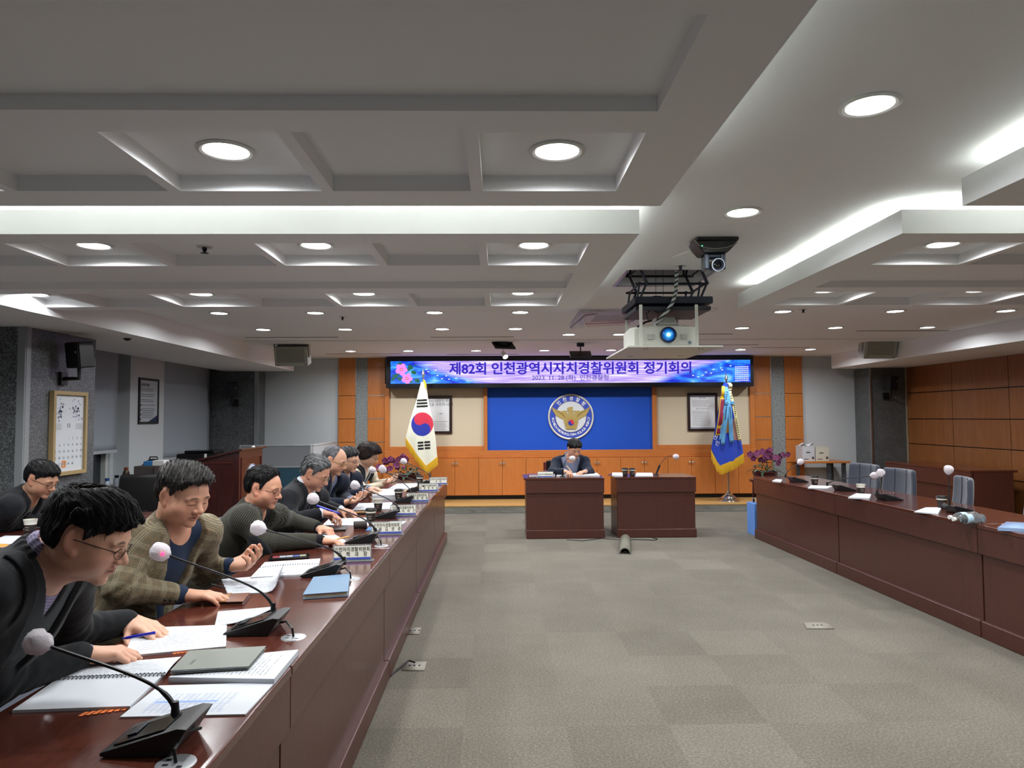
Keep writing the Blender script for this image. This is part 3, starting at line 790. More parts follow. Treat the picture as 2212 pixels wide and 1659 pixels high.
def ribbon(pts, w, m, nm, lab, edge=None, yo=0.):
    mb = MB(); n = 24
    def P(u, v):
        x = interp([0, .5, 1], [p[0] for p in pts], v)+(u-.5)*w; y = interp([0, .5, 1], [p[1] for p in pts], v)
        q = Z2w(x, y); return (q.x, q.y-.085-.03*sin(pi*min(v*1.2, 1))-yo+.006*sin(8*v), q.z)
    mb.grid(P, 4, n); o = mb.build(nm, m, t, world=True, solid=.002, label=lab); return o
m_rb = mat('ribbon_sky_blue', '5fa0d2', .55); m_rm = mat('ribbon_maroon', '7c1c38', .55); m_rc = mat('ribbon_cream', 'd8cf96', .55)
ribbon([(222, 140), (212, 200), (208, 300)], 40, m_fringe, 'tassel', 'gold tassel')
ribbon([(215, 290), (185, 520), (160, 745)], 62, m_fringe, 'streamer', 'gold edged maroon streamer')
ribbon([(215, 300), (187, 520), (163, 722)], 46, m_rm, 'streamer', 'maroon streamer', yo=.004)
ribbon([(258, 180), (250, 480), (215, 858)], 46, m_rb, 'streamer', 'sky blue streamer', yo=.012)
ribbon([(275, 180), (225, 480), (190, 808)], 34, m_rb, 'streamer', 'sky blue streamer')
ribbon([(262, 150), (292, 450), (326, 830)], 50, m_rb, 'streamer', 'sky blue streamer', yo=.008)
ribbon([(300, 200), (350, 440), (428, 810)], 36, m_rc, 'streamer', 'cream streamer', yo=.006)
ribbon([(288, 100), (300, 130), (300, 190)], 44, mat('pale_cord', 'cfcaa8', .6), 'cord_bundle', 'pale cord bundle', yo=.02)
mb = MB()
for (x, y) in ((252, 345), (326, 345)):
    for k in range(5):
        q = Z2w(x+14*cos(2*pi*k/5), y+14*sin(2*pi*k/5)); mb.ball((q.x, q.y-.135, q.z), .014, 8)
mb.build('rosette', m_rb, t, world=True)
mb = MB()
for ch, x, y in (('인', 152, 845), ('천', 128, 772)):
    q = Z2w(x, y); add_text(mb, ch, frame4((q.x, q.y-.075, q.z), (.9, 0, -.35), (.35, 0, .9)), size=.085)
mb.build('stitched_lettering', mat('stitch_white', 'cdd6e6', .7), t, world=True, smooth=False)
mb = MB()
for a, b, n in (((258, 215), (246, 300), 4), ((250, 400), (235, 540), 7), ((292, 400), (303, 520), 6), ((345, 380), (360, 480), 5), ((368, 540), (405, 760), 9), ((308, 230), (316, 290), 3)):
    for k in range(n):
        q = Z2w(a[0]+(b[0]-a[0])*k/(n-1), a[1]+(b[1]-a[1])*k/(n-1)); mb.box(q.x-.010, q.x+.010, q.y-.137, q.y-.135, q.z-.008, q.z+.008)
mb.build('ribbon_print', mat('ribbon_ink', '24344e', .7), t, world=True, smooth=False)
# ------------------------------------------------------------------ benches and desks
TZ = .755
m_seam = mat('seam_dark', '1c0e0b', .6)
def bench(name, label, xf, xb, y0, y1, side, ztop=TZ, group=None):
    """council bench: front face at xf (aisle side), back edge xb; side=+1 when the aisle lies at +x"""
    t = thing(name, label, 'bench table', ((xf+xb)/2, (y0+y1)/2, 0), group=group)
    s = side; g = .003
    MB().box(xf, xb, y0+g, y1-g, ztop-.03, ztop).build('tabletop', m_mahogt, t, world=True, bevel=.006)
    MB().box(xf-s*.004, xf-s*.03, y0+g, y1-g, .565, ztop-.031).build('upper_fascia', m_mahog, t, world=True, bevel=.003)
    MB().box(xf-s*.034, xf-s*.056, y0+g+.004, y1-g-.004, .10, .566).build('front_panel', m_mahog, t, world=True, bevel=.002)
    MB().box(xf-s*.004, xf-s*.05, y0+g, y1-g, .0, .115).build('plinth', m_mahog, t, world=True, bevel=.008)
    MB().box(xf-s*.05, xb+s*.06, y0+g, y0+.03, .0, ztop-.031).build('side_panel', m_mahog, t, world=True, bevel=.002)
    MB().box(xf-s*.05, xb+s*.06, y1-.03, y1-g, .0, ztop-.031).build('side_panel', m_mahog, t, world=True, bevel=.002)
    return t
LX = -.635
cuts = [.72, 2.21, 4.16, 5.75, 7.32, 8.74]
lab = ['mahogany council bench nearest the viewer at the lower left', 'mahogany bench under the brown wallet and blue notebook', 'mahogany bench under the two lidded coffee cups of the left row',
       'mahogany bench in front of the two men in navy suits', 'far end mahogany bench beside the left orchid']
for k in range(5): bench('council_bench', lab[k], LX, -1.30, cuts[k], cuts[k+1], 1, group='left row of mahogany benches')
for y_ in (3.80, 7.32):
    pass
RX = 3.20
cuts = [2.0, 3.35, 4.82, 6.77, 8.80]
lab = ['nearest mahogany bench at the right edge', 'mahogany bench with the plastic packet on the right side', 'mahogany bench with the lying water bottles', 'far right mahogany bench beside the right orchid']
for k in range(4):
    xf_ = 3.155+(8.8-(cuts[k]+cuts[k+1])/2)*.025
    bench('council_bench', lab[k], xf_, xf_+.66, cuts[k], cuts[k+1], -1, ztop=.765, group='right row of mahogany benches').rotation_euler.z = .025
bench('back_row_bench', 'dark mahogany back row bench against the right veneer wall', 6.0, 6.62, 8.95, 10.95, -1, ztop=.80)
bench('back_row_bench', 'mahogany back row table where the man in grey writes', -2.76, -3.42, 3.4, 5.9, 1)
# the two head desks
def desk(name, label, xa, xb, yf):
    t = thing(name, label, 'desk', ((xa+xb)/2, yf+.28, 0))
    MB().box(xa-.03, xb+.005, yf-.005, yf+.56, TZ-.028, TZ).build('tabletop', m_mahogt, t, world=True, bevel=.005)
    MB().box(xa-.005, xb+.003, yf, yf+.02, .565, TZ-.029).build('upper_fascia', m_mahog, t, world=True, bevel=.003)
    MB().box(xa+.005, xb-.008, yf+.018, yf+.04, .11, .566).build('front_panel', m_mahog, t, world=True, bevel=.002)
    MB().box(xa-.002, xb+.004, yf, yf+.04, 0, .11).build('plinth', m_mahog, t, world=True, bevel=.01)
    for x in (xa, xb-.03): MB().box(x, x+.028, yf+.041, yf+.53, 0, TZ-.029).build('side_panel', m_mahog, t, world=True, bevel=.002)
    return t
desk('head_desk', 'mahogany head desk where the chairman writes', .335, 1.306, 8.85)
desk('head_desk', 'unoccupied mahogany head desk with two coffee cups', 1.475, 2.462, 8.87)
# ------------------------------------------------------------------ chairs
m_chair = mat('chair_fabric', '353b49', .8, sheen=.3); m_chair.bump(m_chair.noise(m_chair.coord('Object'), 300, 2), .2, .002)
m_chairk = mat('chair_black_leather', '141416', .45)
def office_chair(label, loc, rz, mt=None, proto=None):
    if proto is not None: return dup(proto, label, loc=loc, rz=rz)
    mt = mt or m_chair
    t = thing('office_chair', label, 'chair', loc, rz)      # faces +y in its own frame
    def back(u, v):
        a = (u-.5)*2; wv = .258*(1-.10*v**3)
        x = a*wv; z = .50+.475*v; y = -.235-.07*v+.055*a*a-.02*sin(pi*v)
        return (x, y, z)
    MB().grid(back, 14, 12).build('backrest', mt, t, solid=.045, sub=1)
    mb = MB()
    for a in (-.33, .33):
        mb.tube([(a*.27, back(.5+a/2, v)[1]+.026, .51+.46*v) for v in [i/10 for i in range(11)]], .004, 5)
    mb.build('seam', mat('chair_seam', '2b303c', .8), t)
    MB().box(-.24, .24, -.22, .24, .415, .485).build('seat', mt, t, bevel=.028, seg=4)
    MB().box(-.02, .02, -.30, -.12, .36, .385).box(-.02, .02, -.30, -.275, .385, .62).build('back_bar', m_blackp, t, bevel=.004)
    MB().cyl((0, 0, .09), (0, 0, .415), .028, .022).build('gas_lift', m_dark, t)
    for k in range(5):
        a = 2*pi*k/5+.3
        l = MB().tube([(0, 0, .105), (.16*cos(a), .16*sin(a), .09), (.28*cos(a), .28*sin(a), .07)], [.022, .017, .012], 8).build('leg', m_blackp, t)
        mb = MB(); mb.cyl((.28*cos(a)-.012, .28*sin(a), .028), (.28*cos(a)+.012, .28*sin(a), .028), .028, n=12); mb.build('caster', m_blackp, l)
    return t
ch0 = office_chair('grey-blue upholstered chair at the far end of the right bench row', (3.80, 7.78, 0), pi/2+.18)
for lb, loc, rz in (('second grey-blue chair along the right bench row, behind the crossed microphones', (3.76, 7.05, 0), pi/2+.08),
                    ('third grey-blue chair along the right bench row, beside the lidded cup', (3.76, 6.16, 0), pi/2-.36),
                    ('nearest grey-blue chair on the right side, cut by the picture edge', (3.82, 5.42, 0), pi/2-.45)):
    office_chair(lb, loc, rz, proto=ch0)
# ------------------------------------------------------------------ conference microphones
m_foam = mat('mic_hygiene_cover', 'dcd6dc', .85, alpha=.74)
m_foam.bump(m_foam.noise(m_foam.coord('Object'), 60, 3), .5, .006)
m_foamin = mat('mic_foam_dark', '5c5560', .9)  # dark grey of the capsule inside the hygiene cover
m_panel = mat('glossy_black_panel', '0a0b0e', .12)
def gooseneck(t, root, head, bend=.35, rad_=.0042, sgn=-1):
    """root: world point, head: world point. rises from the root then leans towards the head"""
    r, h = Vector(root), Vector(head)
    c1 = r+Vector((0, 0, (h.z-r.z)*.62+.03)); pts = []
    for i in range(17):
        s = i/16; pts.append((1-s)**3*r+3*(1-s)**2*s*(r+(c1-r)*bend*1.6)+3*(1-s)*s*s*(r.lerp(h, .45)+Vector((0, 0, .03)))+s**3*h)
    MB().tube(pts, [rad_*1.5]*5+[rad_]*12, 8).build('gooseneck', m_blackp, t, world=True)
    MB().cyl(r-Vector((0, 0, .006)), r+Vector((0, 0, .032)), .011, .008).build('neck_collar', m_blackp, t, world=True)
    d = (h-pts[-3]).normalized()
    capM = frame4(h, d.orthogonal().normalized(), d.cross(d.orthogonal().normalized()))
    return capM, d
def mic_head(t, h, d, size=.034, seed=0, lit=False):
    rr = random.Random(seed); M = Vector((0, 0, 1)).rotation_difference(d).to_matrix().to_4x4(); M.translation = h+d*size*.55
    mb = MB(); mb.M = M; n = 18; prof = [(.25, -1.15), (.42, -1.0), (.75, -.7), (.98, -.2), (1.0, .25), (.82, .72), (.45, .95), (.02, 1.0)]
    vs = []; fs = []
    for (r_, z_) in prof:
        for k in range(n):
            a = 2*pi*k/n; j = 1+rr.uniform(-.15, .10); vs.append((size*r_*cos(a)*j, size*r_*sin(a)*j, size*z_+rr.uniform(-.03, .03)*size))
    for j in range(len(prof)-1):
        for k in range(n): fs.append((j*n+k, j*n+(k+1) % n, (j+1)*n+(k+1) % n, (j+1)*n+k))
    fs.append(tuple(range(n))[::-1]); fs.append(tuple(len(vs)-n+k for k in range(n)))
    mb.add(vs, fs); mb.build('hygiene_cover', m_foam, t, world=True, ang=60)
    mb = MB(); mb.M = M; mb.ball((0, 0, .1*size), size*.42, 10, (1, 1, 1.4)); mb.build('mic_capsule', m_foamin, t, world=True)
    if lit:
        mb = MB(); mb.M = M; mb.lathe([(size*.99, -.06*size), (size*1.03, 0), (size*.99, .06*size)], 18, False)
        mb = MB(); p = h+d*size*.1+Vector((.3, -.95, .1))*size*.99; mb.ball(p, size*.2, 8); mb.build('status_light', mat('mic_red_light', 'ff2050', .4, emit='ff3060', es=2.5), t, world=True)
def mic_unit(label, base, root, head, side=1, size=.034, seed=0, rz=0, lit=False, grom=None, ztop=TZ, grp=None):
    """side=+1: speaker sits at -x (left row). base (x,y) centre"""
    t = thing('conference_microphone', label, 'microphone', (base[0], base[1], ztop), group=grp)
    M = Matrix.Translation((base[0], base[1], ztop)) @ Matrix.Rotation(rz, 4, 'Z'); s = side
    mb = MB(); mb.M = M
    prof = [(-.095*s, .004), (-.095*s, .012), (.075*s, .062), (.098*s, .060), (.060*s, .0), (-.07*s, .0)]
    if s < 0: prof = prof[::-1]
    mb.prism(prof, .15, (0, .075, 0), (1, 0, 0), (0, 0, 1)); mb.build('base', m_blackp, t, world=True, bevel=.003)
    mb = MB(); mb.M = M @ Matrix.Translation((-.012*s, 0, .0375)) @ Matrix.Rotation(-s*math.atan2(.05, .17), 4, 'Y')
    mb.box(-.062, .055, -.06, .035, 0, .003); mb.build('control_panel', m_panel, t, world=True, bevel=.001)
    mb = MB(); mb.M = M @ Matrix.Translation((-.045*s, 0, .029)) @ Matrix.Rotation(-s*math.atan2(.05, .17), 4, 'Y')
    mb.box(-.012, .012, -.03, .03, .002, .006); mb.build('talk_button', m_dark, t, world=True, bevel=.002)
    capM, d = gooseneck(t, root, head)
    mic_head(t, Vector(head), d, size, seed, lit)
    if grom is not None:
        g = Vector((grom[0], grom[1], ztop))
        b = M @ Vector((.07*s, .02, .02))
        MB().tube([b, b+Vector((.02*s, 0, .004)), (b+g)/2+Vector((0, 0, .03)), g+Vector((-.004*s, 0, .03)), g+Vector((0, 0, .002))], .004, 7).build('cable', m_blackp, t, world=True)
        tg = thing('cable_grommet', label.split(' microphone')[0]+' cable grommet, round silver disc beside its microphone', 'cable grommet', tuple(g), group='silver cable grommets')
        mb = MB(); mb.M = Matrix.Translation(g)
        mb.lathe([(.001, .003), (.036, .003), (.042, .002), (.043, 0)], 26, False); mb.build('plate', mat('grommet_silver', 'b9bcc0', .3, metal=.7), tg, world=True)
        mb = MB(); mb.M = Matrix.Translation(g)
        for (a, b_) in ((-.018, -.012), (-.02, .012), (.016, -.02)): mb.box(a-.006, a+.006, b_-.004, b_+.004, .003, .0036)
        mb.build('slot', m_black, tg, world=True)
    return t
def H(px, y): return tuple(ony(px[0], px[1], y))
GL = 'microphones of the left row'
# (label, base xy, root px, head px, depth, size)
mics = [('nearest left row microphone, big black wedge at the lower left', (-.80, 1.705), (378, 1566), (96, 1392), 1.75, .030, (-.712, 1.602), False),
        ('second left row microphone, its wrapped head before the checked jacket, lit red', (-.865, 2.58), (590, 1330), (356, 1196), 2.66, .034, (-.713, 2.494), True),
        ('third left row microphone, beside the first name plate', (-.85, 3.48), (743, 1220), (566, 1143), 3.52, .036, (-.70, 3.38), False),
        ('fourth left row microphone, beside the bench end cup', (-.835, 4.38), (811, 1158), (682, 1080), 4.42, .035, (-.70, 4.24), False),
        ('fifth left row microphone, head in front of the bald man', (-.86, 5.42), (861, 1112), (772, 1050), 5.45, .035, None, False),
        ('sixth left row microphone from the viewer', (-.86, 6.42), (890, 1083), (830, 1016), 6.44, .036, None, False),
        ('seventh left row microphone from the viewer', (-.86, 7.38), (912, 1061), (808, 1016), 7.40, .036, None, False),
        ('farthest left row microphone, head against the purple orchid', (-.80, 8.24), (930, 1043), (875, 998), 8.24, .036, None, False)]
for k, (lb, b, rp, hp, yy, sz, gr, lit) in enumerate(mics):
    r = Vector(H(rp, yy)); r.z = min(max(r.z, TZ+.045), TZ+.07)
    mic_unit(lb, b, tuple(r), H(hp, yy), 1, sz, k, rz=.0, lit=lit, grom=gr, grp=GL)
for k, (lb, b, rp, hp, yr, yh, sz) in enumerate([
        ('right row microphone farthest away, beside the orchid', (3.36, 7.95), (1697, 1035), (1726, 1000), 7.95, 8.0, .036),
        ('right row microphone stretched low toward the second chair', (3.42, 7.0), (1787, 1053), (1884, 1028), 7.0, 6.9, .036),
        ('right row upright microphone beside the low stretched one', (3.42, 6.2), (1895, 1078), (1901, 1026), 6.2, 6.25, .036),
        ('right row tall microphone beside the lidded cup', (3.50, 5.35), (2051, 1104), (2049, 1020), 5.35, 5.37, .034)]):
    r = Vector(H(rp, yr)); r.z = .765+.055
    mic_unit(lb, b, tuple(r), H(hp, yh), -1, sz, 20+k, ztop=.765, grp='microphones of the right row')
def desk_mic(label, rp, hp, y, seed):
    r = Vector(H(rp, y)); r.z = TZ+.004; h = Vector(H(hp, y))
    t = thing('desk_microphone', label, 'microphone', tuple(r))
    MB().cyl(r, r+Vector((0, 0, .016)), .035, .030, 20).build('base', m_blackp, t, world=True)
    k = r+Vector((.004, 0, .10)) if hp[0]-rp[0] < 30 else r+Vector((.05, 0, .13))
    MB().tube([r+Vector((0, 0, .01)), k], [.011, .014], 10).build('handle', m_blackp, t, world=True)
    pts = [k.lerp(h, s)+Vector((0, 0, .05*sin(pi*s))) for s in [i/10 for i in range(11)]]
    MB().tube(pts, .0035, 7).build('gooseneck', m_dark, t, world=True)
    mic_head(t, h, (pts[-1]-pts[-3]).normalized(), .037, seed)
desk_mic('slim microphone on the chairman desk, head before his chin', (1215, 1031), (1233, 990), 8.90, 31)
desk_mic('slim microphone leaning right on the unoccupied head desk', (1417, 1028), (1457, 986), 9.05, 32)
# ------------------------------------------------------------------ name plates
m_acr = mat('name_plate_acrylic', 'c9d2d6', .08, trans=.75, alpha=1, ior=1.25)
m_card = mat('name_card', 'd4d3c6', .7); m_cardb = mat('name_card_blue', '3346a0', .6)
def nameplate(label, pos, rz, text, w=.20, h=.078, grp='acrylic name plates of the left row', sub=''):
    t = thing('name_plate', label, 'name plate', pos, rz, group=grp)      # face looks towards -y in its own frame
    MB().box(-w/2-.012, w/2+.012, -.028, .028, 0, .004).build('foot', m_acr, t, bevel=.001)
    tilt = Matrix.Rotation(-.18, 4, 'X')
    mb = MB(); mb.M = tilt; mb.box(-w/2, w/2, -.002, .003, .004, h+.008); mb.build('acrylic_sheet', m_acr, t, bevel=.0008)
    mb = MB(); mb.M = tilt; mb.box(-w/2+.006, w/2-.006, -.0035, -.0025, .008, h); c = mb.build('card', m_card, t, smooth=False)
    mb = MB(); mb.M = tilt; mb.box(-w/2+.006, w/2-.006, -.0042, -.0036, .008, .019).build('blue_stripe', m_cardb, c, smooth=False)
    mb = MB(); mb.M = tilt
    L = text.split('|')
    for i, ln in enumerate(L):
        z = h*(.76-.33*i) if len(L) > 1 else h*.55
        add_text(mb, ln, frame4((0, -.0042, z), (1, 0, 0), (0, 0, 1)), size=.0255 if i == 0 else .027, offset=.0004, spacing=1.0 if i == 0 else 1.7)
    wd = max(v[0] for v in mb.v)-min(v[0] for v in mb.v); s_ = min(1, (w-.02)/wd)
    mb.v = [(a*s_, b, c_) for a, b, c_ in mb.v]
    mb.build('name_lettering', m_inkb, t, smooth=False)
    return t
nps = [('name plate reading two rows of Korean, nearest and largest', (761, 1212), -.72, '인천자치경찰위원회|정 책 과 장'),
       ('second name plate from the viewer, behind the lidded cup', (835, 1155), -.72, '인천자치경찰위원회|위 원 김 영 중'),
       ('third name plate from the viewer along the left bench', (871, 1114), -.72, '인천자치경찰위원회|위 원 이 태 근'),
       ('fourth name plate from the viewer along the left bench', (902, 1085), -.72, '인천자치경찰위원회|위 원 원 혜 욱'),
       ('fifth name plate from the viewer along the left bench', (926, 1062), -.71, '인천자치경찰위원회|위 원 정 학 섭'),
       ('farthest name plate at the end of the left bench', (947, 1047), -.70, '인천자치경찰위원회|위 원')]
for lb, px, x_, tx in nps:
    p = onz(px[0], px[1], TZ)
    nameplate(lb, (p.x, p.y, TZ), .12, tx)
p = onz(1178, 1031.5, TZ); nameplate('wide grey name plate on the chairman desk', (p.x, 8.885, TZ), 0, '인천자치경찰위원장', w=.2, h=.07, grp='')
# ------------------------------------------------------------------ cups
m_cup = mat('cup_dark_brown', '2a211c', .6); m_cupw = mat('cup_white_band', 'dcd8ca', .6); m_lid = mat('cup_black_lid', '151414', .3)
def cup(label, pos, lid=True, s=1., grp='paper coffee cups'):
    t = thing('coffee_cup', label, 'cup', pos, group=grp)
    mb = MB(); mb.lathe([(.026*s, 0), (.027*s, .002), (.0365*s, .072*s), (.0365*s, .072*s)], 24); mb.build('sleeve', m_cup, t)
    if lid:
        MB().lathe([(.0366*s, .072*s), (.039*s, .085*s)], 24, False).build('white_band', m_cupw, t)
        MB().lathe([(.0405*s, .084*s), (.0425*s, .087*s), (.0425*s, .092*s), (.039*s, .094*s), (.036*s, .103*s), (.031*s, .103*s), (.029*s, .099*s), (.001, .099*s)], 24, False).build('lid', m_lid, t)
    else:
        MB().lathe([(.0366*s, .072*s), (.0405*s, .096*s), (.042*s, .098*s), (.0395*s, .098*s), (.036*s, .065*s)], 24, False).build('rim', m_cupw, t)
        MB().lathe([(.0355*s, .066*s), (.001, .066*s)], 24, False).build('coffee', m_lid, t)
    mb = MB()
    for k, z in enumerate((.046, .034, .028)):
        for i in range(6):
            a = -pi/2-.35+i*.13+.02*k; r = (.0272+.0095*z/.072)*s+.0004
            mb.box(r*cos(a)-.0012, r*cos(a)+.0012, r*sin(a)-.0003, r*sin(a), z*s, z*s+(.006 if k == 0 else .003)*s)
    mb.build('print', mat('cup_print', '9a8f82', .7), t, smooth=False)
    return t
for lb, px, lid, z in (('lidded coffee cup beside the second name plate', (801, 1129), True, TZ), ('open white rimmed coffee cup behind the first lidded cup', (817, 1104), False, TZ),
                       ('lidded coffee cup before the thick paper stack', (861, 1081), True, TZ), ('small lidded coffee cup near the far end of the left bench', (907, 1047), True, TZ),
                       ('white rimmed coffee cup on the back row table at the left edge', (65, 1154), False, TZ),
                       ('lidded coffee cup farthest along the right bench', (1760, 1049), True, .765), ('open white rimmed cup on the right bench', (1860, 1068), False, .765),
                       ('lidded coffee cup before the tall right microphone', (2035, 1099), True, .765)):
    p = onz(px[0], px[1], z); cup(lb, (p.x, p.y, z), lid)
cup('left one of the paired cups on the unoccupied head desk', (1.60, 9.02, TZ)); cup('right one of the paired cups on the unoccupied head desk', (1.685, 8.99, TZ))
p = onz(779, 1143, TZ)
t = thing('black_paper_cup', 'small black ribbed cup lying on its side on the left bench', 'cup', (p.x, p.y, TZ+.028), rot=(0, pi/2, .3))
MB().lathe([(.027, -.045), (.027, .02), (.029, .04), (.024, .041), (.023, 0)], 20, False).build('body', m_cup, t)
# ------------------------------------------------------------------ papers
m_prt = mat('printed_paper', 'c4c8ce', .75)
uvn = m_prt.n('ShaderNodeUVMap'); mp = m_prt.sep(uvn.outputs[0])
lin_ = m_prt.math('FRACT', m_prt.math('MULTIPLY', mp[1], 25.)); on = m_prt.math('LESS_THAN', lin_, .30)
cm = m_prt.n('ShaderNodeMapping'); cm.inputs['Scale'].default_value = (52, 25, 1); m_prt.l(uvn.outputs[0], cm.inputs[0])
fl = m_prt.n('ShaderNodeVectorMath', operation='FLOOR'); m_prt.l(cm.outputs[0], fl.inputs[0])
wn = m_prt.n('ShaderNodeTexWhiteNoise'); m_prt.l(fl.outputs[0], wn.inputs['Vector'])
wd = m_prt.math('GREATER_THAN', wn.outputs['Value'], .28)
rowi = m_prt.n('ShaderNodeTexWhiteNoise', noise_dimensions='1D'); m_prt.l(m_prt.math('FLOOR', m_prt.math('MULTIPLY', mp[1], 25.)), rowi.inputs['W'])
endx = m_prt.math('LESS_THAN', mp[0], m_prt.math('ADD', m_prt.math('MULTIPLY', rowi.outputs['Value'], .5), .42))
mg = m_prt.math('MULTIPLY', m_prt.math('GREATER_THAN', mp[0], .1), m_prt.math('LESS_THAN', m_prt.math('ABSOLUTE', m_prt.math('SUBTRACT', mp[1], .5)), .40))
al = m_prt.math('MULTIPLY', m_prt.math('MULTIPLY', on, wd), m_prt.math('MULTIPLY', endx, mg))
m_prt.color(m_prt.mix(m_prt.math('MULTIPLY', al, .55), 'c3c7ce', '34373f'))
m_plain = mat('plain_paper', 'c3c7ce', .75)
def sheet(name, label, px, z=TZ+.001, h=.001, m=None, curl=None, cat='paper', grp=None, sag=.0, turn=0, edge=None):
    """px: four image corners of a sheet lying on the table: near-left, far-left, far-right, near-right"""
    C = [onz(a, b, z) for a, b in px]; cen = sum(C, Vector())/4
    t = thing(name, label, cat, (cen.x, cen.y, z), group=grp)
    nu = nv = 14 if curl or sag else 2
    def P(u, v):
        p = C[0]*(1-u)*(1-v)+C[3]*u*(1-v)+C[1]*(1-u)*v+C[2]*u*v
        dz = 0
        if curl: dz, dx = curl(u, v); p = p+Vector((dx, 0, 0))
        dz += sag*sin(pi*u)*sin(pi*v)
        return p+Vector((0, 0, dz))
    top = MB(); top.grid(lambda u, v: P(u, v)+Vector((0, 0, h)), nu, nv)
    if turn: top.uv = {k: tuple((b, 1-a) for a, b in uv) if turn == 1 else (tuple((1-b, a) for a, b in uv) if turn == 2 else tuple((1-a, 1-b) for a, b in uv)) for k, uv in top.uv.items()}
    top.build('page', m or m_prt, t, world=True, ang=0)
    b = MB(); n = 10
    ring = [(i/n, 0) for i in range(n)]+[(1, i/n) for i in range(n)]+[(1-i/n, 1) for i in range(n)]+[(0, 1-i/n) for i in range(n)]
    vs = [P(u, v)-Vector((0, 0, .0006)) for u, v in ring]+[P(u, v)+Vector((0, 0, h-.0002)) for u, v in ring]; L = len(ring)
    b.add(vs, [(i, (i+1) % L, L+(i+1) % L, L+i) for i in range(L)]+([] if curl or sag else [tuple(range(L))[::-1]]))
    b.build('page_edges', edge or m_plain, t, world=True, ang=20)
    return t, P
# near person's set
t, P = sheet('open_booklet', 'comb bound booklet lying open, blank page toward the viewer', ((26, 1540), (130, 1467), (357, 1458), (281, 1531)), h=.007, m=m_plain, cat='booklet')
C = [onz(a, b, TZ+.008) for a, b in ((130, 1467), (192, 1436), (392, 1419), (357, 1458))]
mb = MB(); mb.grid(lambda u, v: C[0]*(1-u)*(1-v)+C[3]*u*(1-v)+C[1]*(1-u)*v+C[2]*u*v+Vector((0, 0, .004*sin(pi*v)+.001)), 6, 6); mb.build('upper_page', m_prt, t, world=True, ang=0)
mb = MB(); mb2 = MB()
for k in range(26):
    p = C[0].lerp(C[3], (k+.5)/26)+Vector((0, 0, .0015)); q = (C[1]-C[0]).normalized()*.011
    mb.tube([p-q, p-q*.5+Vector((0, 0, .004)), p+q*.5+Vector((0, 0, .004)), p+q], .0016, 5)
mb.build('comb_binding', m_ink, t, world=True)
for k in range(7):
    a = onz(176+k*15, 1541-k*2.0, TZ+.002); d = (a-onz(28, 1541, TZ+.002)).normalized(); n_ = Vector((-d.y, d.x, 0))
    MB().add([a-n_*.016, a+d*.0115-n_*.016, a+d*.0155+n_*.010, a+d*.004+n_*.010], [(0, 1, 2, 3)]).build('index_tab', mat('orange_tab', 'e0702a', .6), t, world=True)
m_tab = mat('table_print', 'e4e6ea', .7)
uvn = m_tab.n('ShaderNodeUVMap'); s_ = m_tab.sep(uvn.outputs[0])
bb = m_tab.n('ShaderNodeTexBrick'); m_tab.l(uvn.outputs[0], bb.inputs['Vector']); bb.offset = 0
bb.inputs['Scale'].default_value = 1; bb.inputs['Brick Width'].default_value = .17; bb.inputs['Row Height'].default_value = .05; bb.inputs['Mortar Size'].default_value = .0025
bb.inputs['Color1'].default_value = lin('c6cad1'); bb.inputs['Color2'].default_value = lin('b4bccb'); bb.inputs['Mortar'].default_value = lin('8a909c')
hd = m_tab.math('MULTIPLY', m_tab.math('LESS_THAN', m_tab.math('ABSOLUTE', m_tab.math('SUBTRACT', s_[0], .42)), .035), m_tab.math('LESS_THAN', m_tab.math('ABSOLUTE', m_tab.math('SUBTRACT', s_[1], .6)), .26))
inn = m_tab.math('MULTIPLY', m_tab.math('LESS_THAN', m_tab.math('ABSOLUTE', m_tab.math('SUBTRACT', s_[0], .38)), .3), m_tab.math('LESS_THAN', m_tab.math('ABSOLUTE', m_tab.math('SUBTRACT', s_[1], .55)), .33))
m_tab.color(m_tab.mix(hd, m_tab.mix(inn, 'c3c7ce', bb.outputs['Color']), '8aa4cf'))
sheet('printed_sheets', 'loose sheets with blue headed tables, nearest on the left bench', ((259, 1551), (344, 1483), (594, 1476), (530, 1545)), h=.003, m=m_tab, turn=1)
t, _ = sheet('document_stack', 'thick white document stack under the grey notebook', ((364, 1475), (432, 1434), (645, 1414), (592, 1479)), h=.016, sag=.004, turn=1, cat='documents')
def notebook(name, label, px, z, th, mc, mp_, grp=None):
    C = [onz(a, b, z+th) for a, b in px]; cen = sum(C, Vector())/4
    t = thing(name, label, 'notebook', (cen.x, cen.y, z), group=grp)
    def slab(nm, inset, z0, z1, m, bev):
        D = [cen+(c-cen)*(1-inset) for c in C]
        mb = MB(); mb.add([(c.x, c.y, z0) for c in D]+[(c.x, c.y, z1) for c in D], [(0, 1, 2, 3), (7, 6, 5, 4), (0, 4, 5, 1), (1, 5, 6, 2), (2, 6, 7, 3), (3, 7, 4, 0)])
        return mb.build(nm, m, t, world=True, bevel=bev)
    slab('back_cover', 0, z, z+.0025, mc, .001); slab('pages', .05, z+.0026, z+th-.0028, mp_, .0005); slab('front_cover', 0, z+th-.0026, z+th, mc, .001)
    return t, C
t, C = notebook('grey_notebook', 'flat grey notebook on top of the document stack', ((367, 1448), (408, 1405), (575, 1395), (537, 1439)), TZ+.022, .010, mat('grey_cover', '72766f', .55), m_plain)
mb = MB(); c_ = C[0].lerp(C[1], .35).lerp(C[3].lerp(C[2], .35), .2); ax = (C[3]-C[0]).normalized(); ay = (C[1]-C[0]).normalized()
add_text(mb, 'POLICE', frame4((c_.x, c_.y, TZ+.0325), ay, -ax), size=.012); mb.build('cover_print', mat('cover_print', '55594f', .6), t, world=True)
